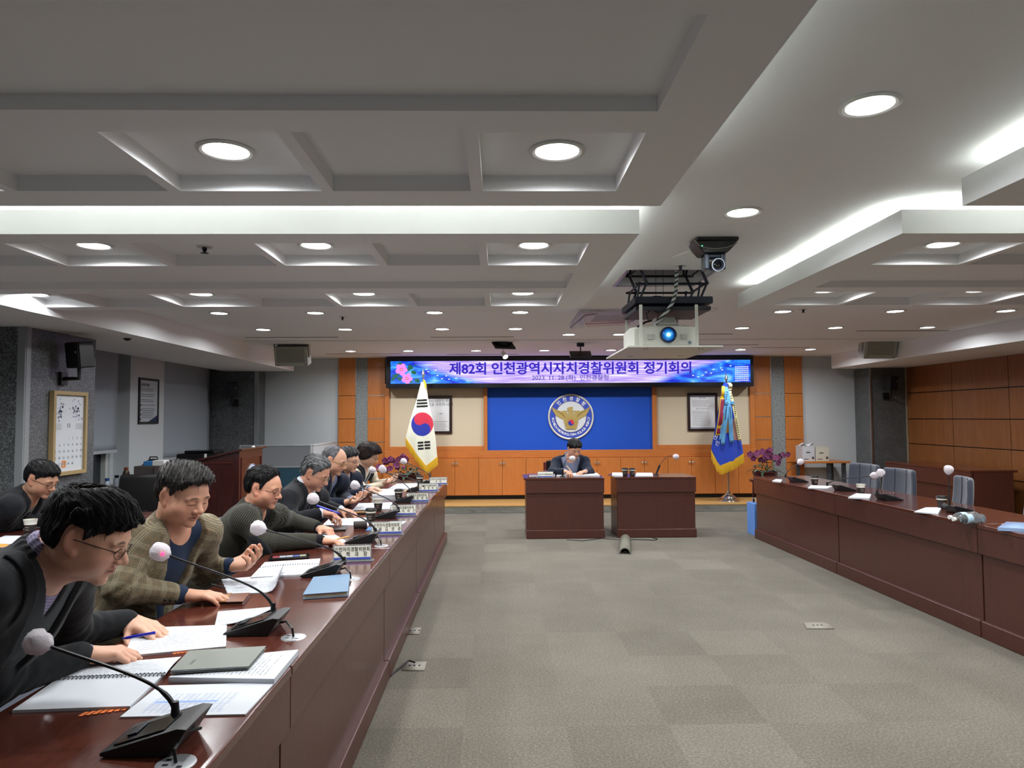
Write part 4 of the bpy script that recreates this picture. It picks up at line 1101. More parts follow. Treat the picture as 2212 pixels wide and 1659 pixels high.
sheet('open_document', 'printed pages under the nearest man hands', ((268, 1421), (292, 1360), (490, 1353), (488, 1400)), h=.006, sag=.006, turn=0, cat='documents')
sheet('folded_page', 'white page curling up against the second microphone base', ((464, 1352), (471, 1322), (597, 1311), (588, 1345)), h=.002, m=m_plain, curl=lambda u, v: (.05*u*u*(1-v), 0))
mb = MB()
t = thing('orange_tabs', 'row of small orange index tabs between the nearest documents', 'index tabs', tuple(onz(385, 1411, TZ)))
for k in range(4):
    a = onz(372+k*8.5, 1413-k, TZ+.001); mb = MB(); mb.box(a.x, a.x+.009, a.y, a.y+.022, TZ+.0005, TZ+.0015); mb.build('index_tab', MATS['orange_tab'], t, world=True)
# second person's set
sheet('printed_page', 'printed page curling at its right side, before the checked jacket man', ((492, 1284), (478, 1252), (628, 1240), (612, 1279)), h=.002, curl=lambda u, v: (.055*max(0, (u-.72)/.28)**1.5, -.03*max(0, (u-.8)/.2)**2), sag=.004)
t, P = sheet('open_booklet', 'comb bound booklet lying open beyond the checked jacket man page', ((541, 1251), (572, 1218), (692, 1210), (682, 1243)), h=.009, sag=.006, turn=3, cat='booklet')
mb = MB()
for k in range(24):
    u = (k+.5)/24; p = P(u, .58)+Vector((0, 0, .011)); q = (P(u, .6)-P(u, .56)).normalized()*.008; mb.tube([p-q, p+Vector((0, 0, .003)), p+q], .0015, 5)
mb.build('comb_binding', m_ink, t, world=True)
t, C = notebook('blue_notebook', 'pale blue leather notebook near the bench edge', ((654, 1284), (677, 1246), (756, 1239), (752, 1277)), TZ+.001, .022, mat('pale_blue_leather', '56748f', .5), mat('cream_pages', 'cfccb0', .7))
C = [onz(a, b, TZ+.016) for a, b in ((436, 1301), (450, 1284), (540, 1280), (525, 1299))]; cen = sum(C, Vector())/4
t = thing('phone_wallet', 'brown leather phone wallet closed with a strap', 'phone wallet', (cen.x, cen.y, TZ))
m_leather = mat('brown_leather', '6e3c20', .3, coat=.4)
for nm, z0, z1, ins, mm in (('back_cover', .001, .004, 0, m_leather), ('phone', .0045, .0125, .05, m_blackp), ('front_cover', .013, .016, 0, m_leather)):
    D = [cen+(c-cen)*(1-ins) for c in C]
    mb = MB(); mb.add([(c.x, c.y, TZ+z0) for c in D]+[(c.x, c.y, TZ+z1) for c in D], [(0, 1, 2, 3), (7, 6, 5, 4), (0, 4, 5, 1), (1, 5, 6, 2), (2, 6, 7, 3), (3, 7, 4, 0)]); mb.build(nm, mm, t, world=True, bevel=.0012)
a_, b_ = C[0].lerp(C[3], .5), C[1].lerp(C[2], .5); d_ = (C[3]-C[0]).normalized()*.01
mb = MB(); mb.add([a_-d_+Vector((0, 0, .001)), a_+d_+Vector((0, 0, .001)), b_+d_+Vector((0, 0, .001)), b_-d_+Vector((0, 0, .001))], [(0, 1, 2, 3)]); mb.build('strap', mat('tan_leather', '9a6a3c', .45), t, world=True, solid=.003)
C = [onz(a, b, TZ+.009) for a, b in ((580, 1209), (584, 1200), (668, 1195), (668, 1203))]
t = thing('smartphone', 'black smartphone with a bright lit strip lying before the tweed jacket', 'smartphone', tuple((C[0]+C[2])/2-Vector((0, 0, .009))))
mb = MB(); mb.add([(c.x, c.y, TZ+.001) for c in C]+[tuple(c) for c in C], [(0, 1, 2, 3), (7, 6, 5, 4), (0, 4, 5, 1), (1, 5, 6, 2), (2, 6, 7, 3), (3, 7, 4, 0)]); mb.build('body', m_panel, t, world=True, bevel=.002)
cs = ('c42a48', 'd8dcea', 'd8dcea', '3a56b8', 'c8c8a0')
for k, c_ in enumerate(cs):
    u0, u1 = .08+k*.17, .08+(k+1)*.17-.01; q = lambda u, v: C[0]*(1-u)*(1-v)+C[3]*u*(1-v)+C[1]*(1-u)*v+C[2]*u*v+Vector((0, 0, .0006))
    mb = MB(); mb.poly([q(u0, .3), q(u1, .3), q(u1, .75), q(u0, .75)]); mb.build('screen_strip', em('phone_glow_'+c_, c_, .55), t, world=True)
sheet('printed_page', 'printed page held between the tweed jacket man hands', ((631, 1165), (716, 1151), (752, 1172), (694, 1179)), h=.003, sag=.012)
def stick(name, label, cat, pa, pb, za, zb_, r, mc, tip=None, grp=None):
    A, B = onz(pa[0], pa[1], za), onz(pb[0], pb[1], zb_)
    t = thing(name, label, cat, tuple((A+B)/2), group=grp)
    MB().cyl(A, A.lerp(B, .86), r, n=10).build('barrel', mc, t, world=True)
    MB().cyl(A.lerp(B, .86), B, r*.9, r*.2, 10).build('tip', tip or mc, t, world=True)
    return t
m_pen = mat('blue_pen', '1c2ac0', .3); m_pencil = mat('yellow_pencil', 'd8922e', .5); m_woodtip = mat('pencil_tip', 'c8a070', .6)
sheet('open_booklet', 'wide booklet before the grey haired man with the blue pen', ((696, 1136), (711, 1122), (791, 1120), (797, 1136)), h=.006, sag=.004, turn=1, cat='booklet')
sheet('open_booklet', 'booklet behind the open white rimmed cup', ((762, 1103), (775, 1089), (848, 1087), (842, 1101)), h=.008, sag=.004, cat='booklet')
sheet('document_stack', 'tall stack of pages before the second man in navy', ((804, 1080), (806, 1066), (856, 1064), (854, 1079)), h=.042, cat='documents')
sheet('open_booklet', 'farthest open booklet on the left bench, before the woman', ((838, 1058), (858, 1047), (903, 1046), (896, 1058)), h=.012, cat='booklet')
sheet('paper_napkin', 'folded white napkin between the second and third name plates', ((834, 1133), (845, 1127), (878, 1127), (868, 1134)), h=.004, m=m_plain, cat='napkin')
sheet('blue_packet', 'small blue packet near the third name plate', ((824, 1112), (830, 1106), (854, 1107), (852, 1112)), h=.003, m=mat('blue_packet', '3f78b0', .4), cat='packet', edge=mat('blue_packet', '3f78b0'))
sheet('blue_packet', 'small blue packet beside the lying black cup', ((790, 1146), (797, 1139), (816, 1139), (814, 1146)), h=.003, m=MATS['blue_packet'], cat='packet', edge=MATS['blue_packet'])
sheet('brown_envelope', 'tan envelope near the sixth microphone', ((872, 1062), (878, 1057), (900, 1056), (902, 1062)), h=.003, m=mat('tan_paper', 'b89668', .7), cat='envelope', edge=mat('tan_paper', 'b89668'))
def tray(label, px, items):
    C = [onz(a, b, TZ) for a, b in px]; t = thing('pencil_case', label, 'pencil case', tuple((C[0]+C[2])/2))
    mb = MB(); mb.add([(c.x, c.y, TZ+.001) for c in C]+[(c.x, c.y, TZ+.012) for c in C], [(0, 1, 2, 3), (7, 6, 5, 4), (0, 4, 5, 1), (1, 5, 6, 2), (2, 6, 7, 3), (3, 7, 4, 0)]); mb.build('case', m_blackp, t, world=True, bevel=.003)
    return t
tray('flat black pencil case with an orange pencil, beside the lidded cup', ((755, 1112), (759, 1105), (792, 1105), (792, 1111)), 0)
stick('pencil', 'orange pencil on the flat black pencil case', 'pencil', (759, 1107), (790, 1106), TZ+.017, TZ+.017, .004, m_pencil)
tray('black spectacle case before the wide booklet', ((704, 1149), (710, 1141), (748, 1140), (747, 1147)), 0)
# back row table left edge
sheet('printed_page', 'white page on the back row table at the left edge', ((-30, 1175), (10, 1158), (62, 1158), (42, 1176)), h=.003, m=m_plain, cat='paper')
sheet('blue_printed_folder', 'white and blue printed folder on the back row table', ((38, 1172), (62, 1158), (106, 1151), (92, 1166)), h=.006, m=mat('folder_blue', '9db4cc', .6), cat='folder')
sheet('orange_card', 'orange card beside the folder at the left edge', ((-8, 1183), (0, 1174), (20, 1176), (12, 1182)), h=.002, m=mat('orange_card', 'd88c3a', .6), cat='card')
# right bench papers and bottles
sheet('folded_papers', 'white folded papers on the far part of the right bench', ((1745, 1056), (1752, 1050), (1798, 1052), (1786, 1057)), z=.766, h=.010, cat='papers')
sheet('folded_papers', 'small papers beside the right orchid', ((1668, 1041), (1676, 1037), (1690, 1038), (1686, 1043)), z=.766, h=.012, m=m_plain, cat='papers')
sheet('folded_papers', 'white papers on tan booklet beside the open cup on the right bench', ((1832, 1077), (1850, 1068), (1882, 1070), (1878, 1079)), z=.766, h=.012, cat='papers')
sheet('folded_papers', 'white and blue papers before the lidded cup on the right bench', ((1975, 1107), (2000, 1098), (2034, 1098), (2026, 1112)), z=.766, h=.008, m=mat('folder_pale', 'c3ccd8', .6), cat='papers')
m_pet = mat('clear_plastic', 'e6f0f2', .06, trans=.9, ior=1.3); m_plabel = mat('bottle_label', 'a8c4d4', .4)
def bottle(label, pos, rz):
    t = thing('water_bottle', label, 'bottle', pos, rot=(0, pi/2, rz), group='water bottles lying on the right bench')
    pf = [(.012, -.10), (.012, -.085), (.018, -.075), (.031, -.045), (.0325, -.03)]
    for k in range(5): pf += [(.0325, .02+k*.016), (.0305, .026+k*.016), (.0325, .032+k*.016)]
    pf += [(.030, .108), (.02, .11)]
    MB().lathe(pf, 24).build('body', m_pet, t)
    MB().lathe([(.0328, -.03), (.0328, .018)], 24, False).build('label_band', m_plabel, t, solid=.0004)
    MB().lathe([(.0135, -.118), (.0145, -.116), (.0145, -.10), (.012, -.099)], 18).build('cap', m_white, t)
p = onz(2092, 1122, .765+.03)
bottle('water bottle lying with its white cap toward the aisle, nearer of two', (p.x, p.y, .799), .12)
bottle('water bottle lying behind the nearer one on the right bench', (p.x+.03, p.y+.1, .799), .2)
t, _ = sheet('plastic_packet', 'blue and clear plastic packet at the right picture edge', ((2155, 1146), (2175, 1133), (2235, 1136), (2230, 1150)), z=.766, h=.02, sag=.012, m=mat('packet_film', '8fa9cf', .15, spec=.7), cat='packet', edge=mat('packet_film', '8fa9cf'))
# head desk items
t, _ = sheet('open_book', 'open white binder before the chairman', ((1202, 1029.3), (1206, 1023.5), (1290, 1023.5), (1296, 1029)), h=.012, sag=.012, cat='binder')
t = thing('maroon_folder', 'maroon folder at the left end of the chairman desk', 'folder', (.52, 9.02, TZ)); MB().box(.37, .70, 8.95, 9.18, TZ+.001, TZ+.03).build('cover', mat('maroon_leather', '5a1424', .4), t, world=True, bevel=.006); MB().box(.375, .705, 8.94, 9.17, TZ+.006, TZ+.025).build('pages', m_plain, t, world=True)
sheet('open_booklet', 'white booklet on the unoccupied head desk', ((1372, 1030), (1375, 1023), (1409, 1023), (1411, 1030)), h=.012, cat='booklet')
sheet('folded_papers', 'papers at the left corner of the unoccupied head desk', ((1322, 1029), (1323, 1023), (1345, 1023), (1345, 1030)), h=.014, m=m_plain, cat='papers')
# ------------------------------------------------------------------ projector on its ceiling lift
m_pw = mat('projector_white', 'd2d3cb', .4); m_lift = mat('lift_black', '1d2230', .5, metal=.3)
t = thing('projector_lift', 'black scissor lift hanging from the ceiling hatch above the projector', 'projector lift', (1.24, 5.26, CEIL))
cx0, cx1, cy0, cy1 = 1.02, 1.46, 5.06, 5.44
for y in (cy0, cy1):
    for x in (cx0, cx1):
        mb = MB()
        for zt, zb_, fl in ((2.90, 2.60, 0), (2.60, 2.47, 1), (2.47, 2.355, 0)):
            dx = .10 if fl else 0
            mb.tube([(x+(.05 if not fl else 0), y, zt), (x+(0 if not fl else .05), y, zb_)], .009, 6)
            mb.tube([(x+(-.0 if not fl else 0), y, zt), (x+.06*(1 if fl else -.3), y, zb_)], .008, 6)
        mb.build('scissor_arm', m_lift, t, world=True)
mb = MB()
for z in (2.60, 2.47):
    for y in (cy0, cy1): mb.cyl((cx0-.03, y, z), (cx1+.06, y, z), .0085, n=8)
    for x in (cx0, cx1+.04): mb.cyl((x, cy0-.02, z), (x, cy1+.02, z), .0085, n=8)
for x in (cx0, cx1):
    for y in (cy0, cy1):
        for z in (2.60, 2.47): mb.ball((x, y, z), .015, 8)
mb.build('cross_bar', m_lift, t, world=True)
MB().box(.97, 1.53, 4.98, 5.52, 2.315, 2.365).build('lift_plate', m_lift, t, world=True, bevel=.006)
MB().box(.98, 1.52, 5.0, 5.5, 2.268, 2.298).build('mount_plate', mat('lift_dark_plate', '20242e', .5), t, world=True, bevel=.004)
MB().prism([(-.05, 0), (.05, 0), (.05, .03), (.03, .05), (-.03, .05), (-.05, .03)], .03, (1.19, 5.28, 2.365), (1, 0, 0), (0, 0, 1)).build('motor_bracket', m_lift, t, world=True)
mb = MB()
for x in (1.17, 1.225): mb.cyl((x, 5.2, 2.95), (x, 5.2, 2.37), .002, n=5)
mb.build('suspension_wire', m_dark, t, world=True)
pts = [onx(a, b, 1.27) for a, b in ()]
pz = [(1.285, 5.02, 2.62), (1.275, 5.0, 2.5), (1.262, 4.97, 2.40), (1.235, 4.95, 2.32), (1.19, 4.955, 2.25), (1.12, 5.0, 2.17)]
m_wrap = mat('spiral_cable_wrap', 'aeb4b4', .5)
wv = m_wrap.n('ShaderNodeTexWave', wave_type='BANDS', bands_direction='Z'); wv.inputs['Scale'].default_value = 11; m_wrap.l(m_wrap.coord('Object', (1, 1, 1), rot=(0, .5, 0)), wv.inputs[0])
m_wrap.color(m_wrap.ramp(wv.outputs[0], [(.42, '20242a'), (.5, 'b0b6b6')]))
sm = [tuple(Vector(pz[0])*0+sum((Vector(pz[j])*w for j, w in zip(range(max(0, i-1), min(6, i+2)), [1/len(range(max(0, i-1), min(6, i+2)))]*3)), Vector())) for i in range(6)]
MB().tube([pz[0]]+pz[1:], .013, 10).build('wrapped_cable', m_wrap, t, world=True)
# white carrier tray hanging below
for x, y in ((1.005, 4.95), (1.40, 4.95), (1.005, 5.5), (1.40, 5.5)): MB().box(x-.011, x+.011, y-.004, y+.004, 1.998, 2.30).build('tray_hanger', m_pw, t, world=True, bevel=.001)
MB().box(.885, 1.545, 4.82, 5.80, 1.985, 1.997).build('ceiling_lid', m_pw, t, world=True, bevel=.002)
mb = MB()
for x in (1.03, 1.42):
    for y in (4.93, 5.5): mb.cyl((x-.01, y, 1.981), (x-.01, y, 1.985), .005, n=8).cyl((x+.01, y-.01, 1.981), (x+.01, y-.01, 1.985), .005, n=8)
mb.build('bolt', m_black, t, world=True)
t = thing('projector', 'white projector with a glowing blue lens hanging above the aisle', 'projector', (1.21, 5.2, 1.998))
PX0, PX1, PY0, PY1 = .945, 1.455, 4.99, 5.44
def pr(u): return u
out = [(PX0+.02, PY1), (PX0, PY0+.10), (PX0+.03, PY0+.05), (PX0+.10, PY0+.02), (1.20, PY0), (PX1-.09, PY0+.02), (PX1-.02, PY0+.06), (PX1, PY0+.13), (PX1-.01, PY1)]
mb = MB(); mb.prism(out[::-1], .150, (0, 0, 2.006), (1, 0, 0), (0, 1, 0), (0, 0, 1)); mb.build('body', m_pw, t, world=True, bevel=.018, seg=3)
mb = MB()
for x in (1.02, 1.38):
    for y in (5.08, 5.36): mb.cyl((x, y, 1.998), (x, y, 2.008), .016)
mb.build('foot', m_blackp, t, world=True)
lx, lz = ony(1446, 722, 4.95).x, ony(1446, 722, 4.95).z
M = Matrix.Translation((lx, PY0+.03, lz)) @ Matrix.Rotation(pi/2, 4, 'X')
mb = MB(); mb.M = M; mb.lathe([(.056, .0), (.058, .045), (.055, .056), (.048, .05), (.044, .03)], 36, False); mb.build('lens_barrel', mat('lens_rim', '12203a', .2), t, world=True)
mb = MB(); mb.M = M; mb.lathe([(.001, .047), (.03, .043), (.05, .034)], 36, False); lg = mat('lens_glass', '0a2a58', .05, spec=1)
lg.b.inputs['Emission Strength'].default_value = 1.0
gd = lg.coord('Object'); v2 = lg.n('ShaderNodeVectorMath', operation='DISTANCE'); lg.l(gd, v2.inputs[0]); v2.inputs[1].default_value = (lx-1.21, PY0+.03-5.2-.045, lz-1.998)
lg.l(lg.ramp(lg.math('MULTIPLY', v2.outputs['Value'], 18.), [(.0, 'f4ffff'), (.22, 'c8f6ff'), (.32, '2aa0e0'), (.6, '0b4c94'), (.95, '06244e')]), lg.b.inputs['Emission Color'])
mb.build('lens', lg, t, world=True, ang=0)
mb = MB(); mb.box(1.30, 1.335, PY0-.004, PY0+.012, 2.06, 2.095).box(1.06, 1.11, PY0+.0, PY0+.016, 2.06, 2.095); mb.build('vent_plate', mat('projector_grey', 'b0b2ac', .5), t, world=True)
mb = MB(); mb.M = Matrix.Translation((1.36, PY0+.003, 2.035)) @ Matrix.Rotation(pi/2, 4, 'X'); mb.lathe([(.001, .0), (.012, .0), (.012, .004), (.001, .004)], 16); mb.build('remote_sensor', mat('sensor_blue_grey', '7a90a0', .3), t, world=True)
mb = MB().box(1.15, 1.29, 5.12, 5.26, 2.157, 2.235).cyl((1.22, 5.19, 2.22), (1.22, 5.19, 2.267), .012); mb.build('mount_bracket', mat('bracket_grey', 'b8bab4', .5), t, world=True, bevel=.003)
mb = MB(); mb.tube([(1.08, 5.05, 2.2), (1.06, 5.03, 2.25), (1.10, 5.02, 2.275), (1.15, 5.03, 2.25), (1.14, 5.05, 2.2)], .004, 6).tube([(.99, 5.0, 2.15), (1.05, 5.02, 2.185), (1.1, 5.04, 2.2)], .008, 6); mb.build('cable', m_blackp, t, world=True)
mb = MB(); mb.tube([(1.06, 5.04, 2.158), (1.13, 5.04, 2.178), (1.30, 5.04, 2.178), (1.36, 5.04, 2.158)], .004, 6); mb.build('wire_bail', m_pw, t, world=True)
# hatch rim
struct('trim_hatch_rim', MB().box(HX0-.02, HX0, HY0, HY1+.02, CEIL-.006, CEIL-.001).box(HX1, HX1+.02, HY0, HY1+.02, CEIL-.006, CEIL-.001).box(HX0, HX1, HY1, HY1+.02, CEIL-.006, CEIL-.001), m_steel)
# ------------------------------------------------------------------ pan-tilt camera
m_cam = mat('camera_dark', '2c3542', .3, metal=.3)
t = thing('dome_camera', 'black pan-tilt camera hanging from the aisle ceiling', 'video camera', (1.262, 4.10, CEIL))
MB().box(1.155, 1.395, 4.03, 4.2, CEIL-.02, CEIL-.001).build('mount_plate', m_blackp, t, world=True, bevel=.003)
pf = [(-.125, -.02), (-.105, -.055), (-.07, -.095), (.07, -.09), (.125, -.035), (.13, -.015), (.0, -.02)]
MB().prism(pf, .15, (1.262, 4.18, CEIL-.001), (1, 0, 0), (0, 0, 1)).build('base_shell', m_blackp, t, world=True, bevel=.008)
MB().tube([(1.262+a, 4.025, CEIL-.001+z) for a, z in ((-.128, -.02), (-.10, -.055), (-.06, -.068), (0, -.072), (.06, -.065), (.10, -.05), (.13, -.02))], .003, 6).build('silver_trim', m_steel, t, world=True)
mb = MB().box(1.202, 1.232, 4.06, 4.14, CEIL-.185, CEIL-.09).box(1.298, 1.328, 4.06, 4.14, CEIL-.185, CEIL-.09).box(1.202, 1.328, 4.07, 4.14, CEIL-.115, CEIL-.088); mb.build('yoke', m_cam, t, world=True, bevel=.008)
M = Matrix.Translation((1.272, 4.10, CEIL-.155)) @ Matrix.Rotation(pi/2+.15, 4, 'X')
mb = MB(); mb.M = M; mb.lathe([(.001, -.05), (.03, -.045), (.034, .04), (.037, .06), (.036, .068), (.031, .07), (.029, .06), (.001, .058)], 28); h = mb.build('camera_head', m_cam, t, world=True)
mb = MB(); mb.M = M; mb.lathe([(.034, .062), (.038, .064), (.038, .071), (.033, .073)], 28, False); mb.build('lens_ring', mat('lens_ring_grey', 'b0b8c0', .3), t, world=True)
mb = MB(); mb.M = M; mb.lathe([(.001, .064), (.012, .066), (.024, .06)], 20, False); mb.build('lens', mat('camera_glass', '05060a', .03, spec=1), t, world=True)
MB().ball((1.180, 4.03, CEIL-.055), .004, 6).build('status_light', mat('green_led', '40ff90', .4, emit='50ffa0', es=2), t, world=True)
MB().tube([(1.19, 4.1, CEIL-.07), (1.17, 4.2, CEIL-.04), (1.14, 4.4, CEIL-.02), (1.13, 4.55, CEIL-.004)], .003, 6).build('cable', m_white, t, world=True)
# sprinklers and detectors
def sprinkler(px, z, label):
    p = onz(px[0], px[1], z); t = thing('sprinkler_head', label, 'sprinkler', (p.x, p.y, z), group='ceiling sprinkler heads')
    MB().lathe([(.001, -.004), (.04, -.004), (.042, 0)], 20, False).build('collar', m_ring, t)
    MB().lathe([(.012, -.004), (.012, -.018), (.006, -.03), (.022, -.034), (.001, -.036)], 14, False).build('nozzle', m_dark, t)
sprinkler((1470, 573), CEIL, 'sprinkler head between the dome camera and the projector hatch')
sprinkler((442, 533), ZR, 'sprinkler head inside a coffer of the second left ceiling panel')
sprinkler((740, 684), CEIL, 'sprinkler head on the flat ceiling past the second left panel')
sprinkler((1735, 668), CEIL, 'sprinkler head on the flat ceiling past the right panels')
p = onz(275, 731, SOF); t = thing('smoke_detector', 'small dark detector under the left soffit', 'smoke detector', (p.x, p.y, SOF)); MB().lathe([(.001, -.025), (.02, -.02), (.035, -.008), (.038, 0)], 16, False).build('body', m_dark, t)
t = thing('ceiling_speaker', 'thin round ceiling speaker ring right of the projector', 'ceiling speaker', (2.02, 6.83, CEIL)); MB().lathe([(.11, -.002), (.115, -.006), (.12, -.002), (.12, 0)], 32, False).build('ring', m_ring, t); MB().lathe([(.001, -.001), (.11, -.002)], 32, False).build('grille', m_ceil, t)
# ceiling cassette with an acrylic wind deflector
t = thing('ceiling_air_conditioner', 'ceiling air conditioner with a clear acrylic deflector left of the projector', 'air conditioner', (1.15, 7.3, CEIL))
MB().box(.80, 1.62, 6.85, 7.75, CEIL-.02, CEIL-.001).build('panel', m_white, t, world=True, bevel=.004)
mb = MB()
for k in range(5): mb.box(.98, 1.44, 7.06+k*.1, 7.12+k*.1, CEIL-.024, CEIL-.019)
mb.build('return_grille', mat('grille_grey', '70747a', .5), t, world=True)
m_defl = mat('tinted_acrylic', 'd4d2f0', .08, alpha=.32, spec=.8)
q_ = lambda a, b, y: tuple(ony(a, b, y))
MB().add([q_(1250, 673, 6.75), q_(1362, 669, 6.75), q_(1362, 702, 7.1), q_(1266, 706, 7.1)], [(0, 1, 2, 3)]).build('deflector_panel', m_defl, t, world=True, solid=.006)
MB().add([q_(1250, 673, 6.75), q_(1264, 706, 7.1), q_(1233, 712, 6.9), q_(1229, 702, 6.7)], [(0, 1, 2, 3)]).build('deflector_panel', m_defl, t, world=True, solid=.006)
MB().tube([q_(1232, 708, 6.95), q_(1264, 681, 6.9), q_(1290, 678, 6.95)], .008, 6).tube([q_(1264, 700, 7.12), q_(1360, 696, 7.12)], .005, 6).build('deflector_arm', m_dark, t, world=True)

# ------------------------------------------------------------------ hanging white speakers
m_spw = mat('speaker_beige_white', 'a9ab9e', .5); m_grl = mat('speaker_grille', '8d8f86', .5)
vor = m_grl.n('ShaderNodeTexVoronoi', distance='EUCLIDEAN'); vor.inputs['Scale'].default_value = 55; vor.inputs['Randomness'].default_value = 0; m_grl.l(m_grl.coord('Object'), vor.inputs['Vector'])
m_grl.color(m_grl.ramp(vor.outputs['Distance'], [(.28, '2c2e2c'), (.42, 'a2a498')]))
spk0 = None
for lb, px in (('perforated white box speaker hanging under the left ceiling beam', (628, 771)), ('perforated white box speaker hanging under the right ceiling beam', (1903, 755))):
    p = ony(px[0], px[1], 9.9)
    if spk0 is None:
        t = spk0 = thing('hanging_speaker', lb, 'speaker', (p.x, 9.9, p.z), rot=(.30, 0, 0))
        MB().box(-.23, .23, .0, .20, -.135, .135).build('cabinet', m_spw, t, bevel=.01)
        MB().box(-.19, .185, -.004, -.0005, -.085, .115).build('grille', m_grl, t, bevel=.002)
        mb = MB()
        for x in (-.19, -.175, .18, .205): mb.cyl((x, -.002, -.115), (x, .001, -.115), .005, n=8)
        mb.build('screw', m_black, t)
        MB().box(-.245, -.236, .06, .10, -.02, .17).box(.236, .245, .06, .10, -.02, .17).box(-.245, .245, .06, .10, .17, .178).build('bracket', m_spw, t)
    else:
        t = dup(spk0, lb, loc=(p.x, 9.9, p.z))
# wall speakers on the granite columns
def wallspk(label, x, y, z, sx, face):
    t = thing('wall_speaker', label, 'speaker', (x, y, z))
    a = {'left': (x+.16, y, z)}.get(face, (x, y-.16, z))
    R = Matrix.Rotation(-.35 if face == 'left' else .3, 4, 'Z')
    M = Matrix.Translation(a) @ R @ Matrix.Rotation(.12, 4, 'X')
    mb = MB(); mb.M = M; mb.box(-.085, .085, -.075, .085, -.12, .12); mb.build('cabinet', m_blackp, t, world=True, bevel=.012)
    mb = MB(); mb.M = M; mb.box(-.077, .077, -.082, -.0755, -.112, .112); mb.build('grille', mat('black_grille', '1b1e26', .6), t, world=True, bevel=.003)
    mb = MB(); mb.M = M; mb.box(.045, .057, -.085, -.082, .02, .034); mb.build('badge', m_white, t, world=True)
    b = (x, y, z-.22)
    q = Vector(a)-Vector((0, 0, .118))
    MB().tube([b, (q.x, q.y, b[2]), q], .018, 8).build('bracket_arm', m_blackp, t, world=True)
    c = Vector(b); n = Vector((1, 0, 0)) if face == 'left' else Vector((0, -1, 0)); s = Vector((n.y, n.x, 0))
    mb = MB(); mb.box(c.x-.002 if face == 'left' else c.x-.05, c.x+.03 if face == 'left' else c.x+.05, c.y-.05 if face == 'left' else c.y-.03, c.y+.05 if face == 'left' else c.y, c.z-.06, c.z+.06); mb.build('wall_plate', m_blackp, t, world=True, bevel=.003)
wallspk('black speaker on the near left granite column above the calendar', -4.038, 6.60, 2.11, .2, 'left')
p = ony(510, 842, 11.95); wallspk('dim black speaker on the far left granite column', p.x, 11.948, p.z, .2, 'front')
p = ony(1912, 828, 11.78); wallspk('dim black speaker on the far right granite column', p.x, 11.778, p.z, .2, 'front')
# monitors and spotlights under the ceiling before the banner
def ceilmon(label, px, y, rz, w=.30):
    p = ony(px[0], px[1], y); t = thing('ceiling_monitor', label, 'monitor', (p.x, y, p.z), group='')
    M = Matrix.Translation(p) @ Matrix.Rotation(rz, 4, 'Z') @ Matrix.Rotation(-1.0, 4, 'X')
    mb = MB(); mb.M = M; mb.box(-w/2, w/2, -.012, .012, -.09, .09); mb.build('panel', m_blackp, t, world=True, bevel=.004)
    MB().cyl((p.x, y, p.z), (p.x, y, CEIL-.001), .008, n=8).box(p.x-.05, p.x+.05, y-.03, y+.03, CEIL-.05, CEIL-.001).build('ceiling_arm', m_dark, t, world=True)
ceilmon('tilted black monitor under the ceiling above the left half of the banner', (1088, 746), 9.7, .35)
ceilmon('black monitor under the ceiling above the middle of the banner', (1254, 766), 9.9, 0)
m_spot = mat('spot_glow', 'ffffff', .4, emit='fff6e6', es=8)
for lb, px, tx in (('lit spotlight under the ceiling above the left half of the banner', (1092, 771), .35), ('lit spotlight just below the projector lid', (1435, 768), .5)):
    y = 10.3; p = ony(px[0], px[1], y); t = thing('spotlight', lb, 'spotlight', tuple(p), group='')
    dr = Vector((tx, -.55, -.6)).normalized(); q = p-dr*.10
    MB().cyl(q, p, .030, .042, 20).build('housing', m_white, t, world=True)
    mb = MB(); mb.cyl(p+dr*.001, p+dr*.004, .036, n=20); mb.build('lens', m_spot, t, world=True)
    MB().cyl(q, (q.x, q.y, CEIL-.001), .008, n=8).build('stem', m_white, t, world=True)
    ld = bpy.data.lights.new('spot_beam', 'SPOT'); ld.energy = 14; ld.spot_size = 1.0; ld.spot_blend = .6; ld.shadow_soft_size = .03; lo = bpy.data.objects.new('spot_beam', ld); put(lo, t); lo.location = dr*.02; lo.rotation_euler = dr.to_track_quat('-Z', 'Y').to_euler()
# ------------------------------------------------------------------ left side: blinds, calendar, poster
m_blind = mat('roller_blind', '98a1aa', .85)
def blind(label, y0, y1, z0, x):
    t = thing('roller_blind', label, 'blind', (x, (y0+y1)/2, 2.45), group='')
    MB().grid(lambda u, v: (x+.006*sin(5*u+3*v)+.012*(1-v)**3, y0+(y1-y0)*u, z0+(2.47-z0)*v), 12, 16).build('fabric', m_blind, t, world=True, solid=.003, ang=0)
    MB().box(x-.008, x+.018, y0, y1, z0-.035, z0+.004).build('hem_bar', mat('blind_hem', 'a8aeb4', .6), t, world=True, bevel=.004)
blind('pale roller blind hanging partly down beside the near granite column', 7.18, 9.04, 1.13, X0+.12)
blind('tall pale roller blind between the poster pier and the far granite column', 10.16, 11.9, .95, X0+.12)
t = thing('wall_calendar', 'tall November calendar in a pale wooden frame on the granite column', 'calendar', (-4.03, 6.7, 1.39))
x = -4.038; ya, yb, za, zb_ = 6.43, 6.955, 1.0, 1.775
m_pale = mat('pale_oak_frame', 'a08a62', .5)
MB().box(x, x+.045, ya, yb, za, za+.035).box(x, x+.045, ya, yb, zb_-.035, zb_).box(x, x+.045, ya, ya+.035, za+.035, zb_-.035).box(x, x+.045, yb-.035, yb, za+.035, zb_-.035).build('frame', m_pale, t, world=True, bevel=.002)
MB().box(x, x+.02, ya+.03, yb-.03, za+.03, zb_-.03).build('sheet', mat('calendar_paper', 'c6cacf', .7), t, world=True, smooth=False)
